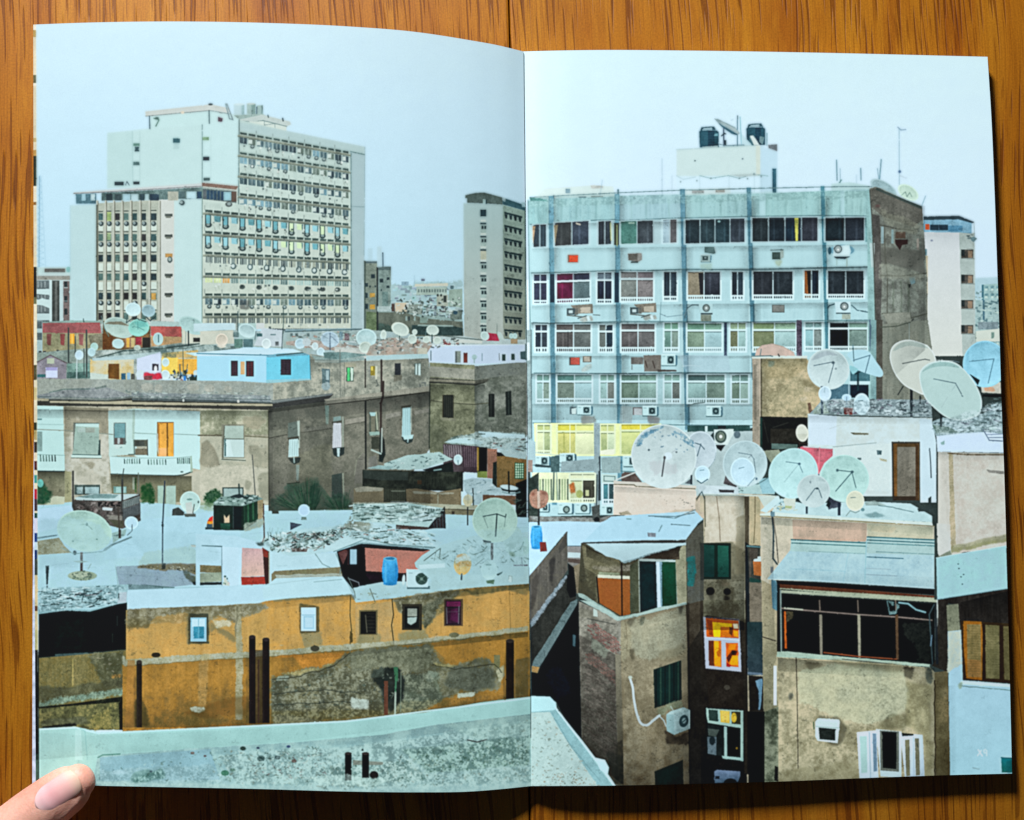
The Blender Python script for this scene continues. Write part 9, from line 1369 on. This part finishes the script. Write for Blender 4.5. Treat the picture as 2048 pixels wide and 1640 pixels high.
tube(bm, [ring(wrist+Vector((22, -4, -1)), 26, 14, (0, 0, 1)), ring(wrist, 27, 17, (0, 0, 1)), ring(wrist+Vector((-30, -22, 4)), 26, 19, (0, 0, 1)), ring(wrist+Vector((-80, -60, 10)), 30, 25, (0, 0, 1)), ring(wrist+Vector((-150, -115, 14)), 38, 33, (0, 0, 1))])
# folds of skin beside the nail
tube(bm, [ring(th(-4, 4.0, 3.9), 1.0, .8), ring(th(-1.5, 4.3, 4.9), 1.3, 1.1), ring(th(3, 4.6, 5.6), 1.4, 1.2), ring(th(7.5, 4.7, 6.0), 1.4, 1.2), ring(th(10.5, 4.2, 6.4), 1.2, 1.0)], 12, 4)
tube(bm, [ring(th(-3, -5.0, 4.4), 1.0, .8), ring(th(3, -5.0, 5.5), 1.2, 1.0), ring(th(9, -4.8, 6.1), 1.2, .9)], 12, 4)
tube(bm, [ring(th(6.6, -4.4, 6.0), 1.0, .8), ring(th(8.8, -2.4, 7.0), 1.1, .8), ring(th(9.3, 0, 7.3), 1.1, .8), ring(th(8.2, 3.2, 6.6), 1.1, .8)], 12, 4)
me = bpy.data.meshes.new('person'); bm.to_mesh(me); bm.free(); me.materials.append(hand_m.m); me.polygons.foreach_set('use_smooth', [True]*len(me.polygons))
hand = bpy.data.objects.new('person', me); COL.objects.link(hand)
props(hand, 'bare hand reaching in at the lower left, thumb pressing the corner of the open book', 'person')
rmod = hand.modifiers.new('r', 'REMESH'); rmod.mode = 'VOXEL'; rmod.voxel_size = .00065; rmod.use_smooth_shade = True
sm = hand.modifiers.new('s', 'SMOOTH'); sm.factor = .5; sm.iterations = 6
# nail
nm = N('nail'); tc = nm.n('ShaderNodeTexCoord'); sx = nm.n('ShaderNodeSeparateXYZ'); uvn = nm.n('ShaderNodeUVMap', uv_map='print'); nm.l(uvn, 'UV', sx, 'Vector')
rr_ = nm.ramp(sx, 'X', [(0, (.70, .44, .30)), (.1, (.70, .44, .32)), (.24, (.70, .38, .32)), (.6, (.68, .33, .31)), (.84, (.72, .42, .40)), (.97, (.74, .47, .43))]); nm.l(rr_, 'Color', nm.b, 'Base Color'); nm.b.inputs['Roughness'].default_value = .55; nm.b.inputs['Specular IOR Level'].default_value = .5; nm.b.inputs['Subsurface Weight'].default_value = .15; nm.b.inputs['Subsurface Radius'].default_value = (.003, .001, .001)
NV = []; NUV = []; nu, nv = 30, 24
side_ = dd.cross(up).normalized()
upo = side_.cross(dd).normalized()
for j in range(nv):
    for i in range(nu):
        u = i/(nu-1); v = j/(nv-1)*2-1                       # u: 0 free edge .. 1 cuticle
        round_ = (1-(1-u)**1*0)*1.0
        w = 4.35*(1-max(0, (u-.68)/.32)**2.4*.34)*(1-max(0, (.22-u)/.22)**2*.16)
        k = -7.4+15.4*u-(-1.5*v*v)*(1 if u < .5 else 1)*0-(1.5*v*v)*(1 if u > .5 else -1)*abs(u-.5)*2*.9
        along = k; ss = v*w
        zc = np.interp(along, [-9, -7.4, -5.6, -3.4, 0, 4, 9, 15], [4.2, 4.9, 5.5, 6.15, 6.85, 7.4, 7.9, 8.1])
        hw = np.interp(along, [-8, -6.2, -4.6, -2.8, 0, 4, 9, 15], [6, 6.4, 6.8, 7.2, 7.7, 8.4, 8.7, 8.8])
        zz = zc*math.sqrt(max(.05, 1-(ss/hw)**2))-.28+.42*(1-abs(v)**3)*min(1, (1-u)*5)
        p = th(along, 0, 0)+side_*(ss-.5)+upo*zz
        NV.append(p*1e-3); NUV.append((u, (v+1)/2))
F = [(j*nu+i, j*nu+i+1, (j+1)*nu+i+1, (j+1)*nu+i) for j in range(nv-1) for i in range(nu-1)]
nail = mesh_obj('thumbnail', NV, F, nm.m, hand, NUV); so = nail.modifiers.new('t', 'SOLIDIFY'); so.thickness = .0005; so.offset = 0
# ---- light: one window high at the far left, pale room light from all around
ld = bpy.data.lights.new('window_light', 'AREA'); ld.shape = 'RECTANGLE'; ld.size = .16; ld.size_y = .15; ld.energy = 23.; ld.color = LCOL
lo = bpy.data.objects.new('window_light', ld); COL.objects.link(lo); lo.location = (-.28, .78, .45); lo.rotation_euler = (Vector((0, .02, 0))-lo.location).to_track_quat('-Z', 'Y').to_euler()
w = bpy.data.worlds.new('World'); SC.world = w; w.use_nodes = True; bg = w.node_tree.nodes['Background']; bg.inputs['Color'].default_value = (.62, .8, 1., 1); bg.inputs['Strength'].default_value = .05
vsn = SC.view_settings; vsn.view_transform = 'Standard'; vsn.look = 'None'; vsn.exposure = 0; vsn.gamma = 1; vsn.use_curve_mapping = False
SC.render.resolution_x = 1024; SC.render.resolution_y = 820
SC.cycles.use_denoising = True
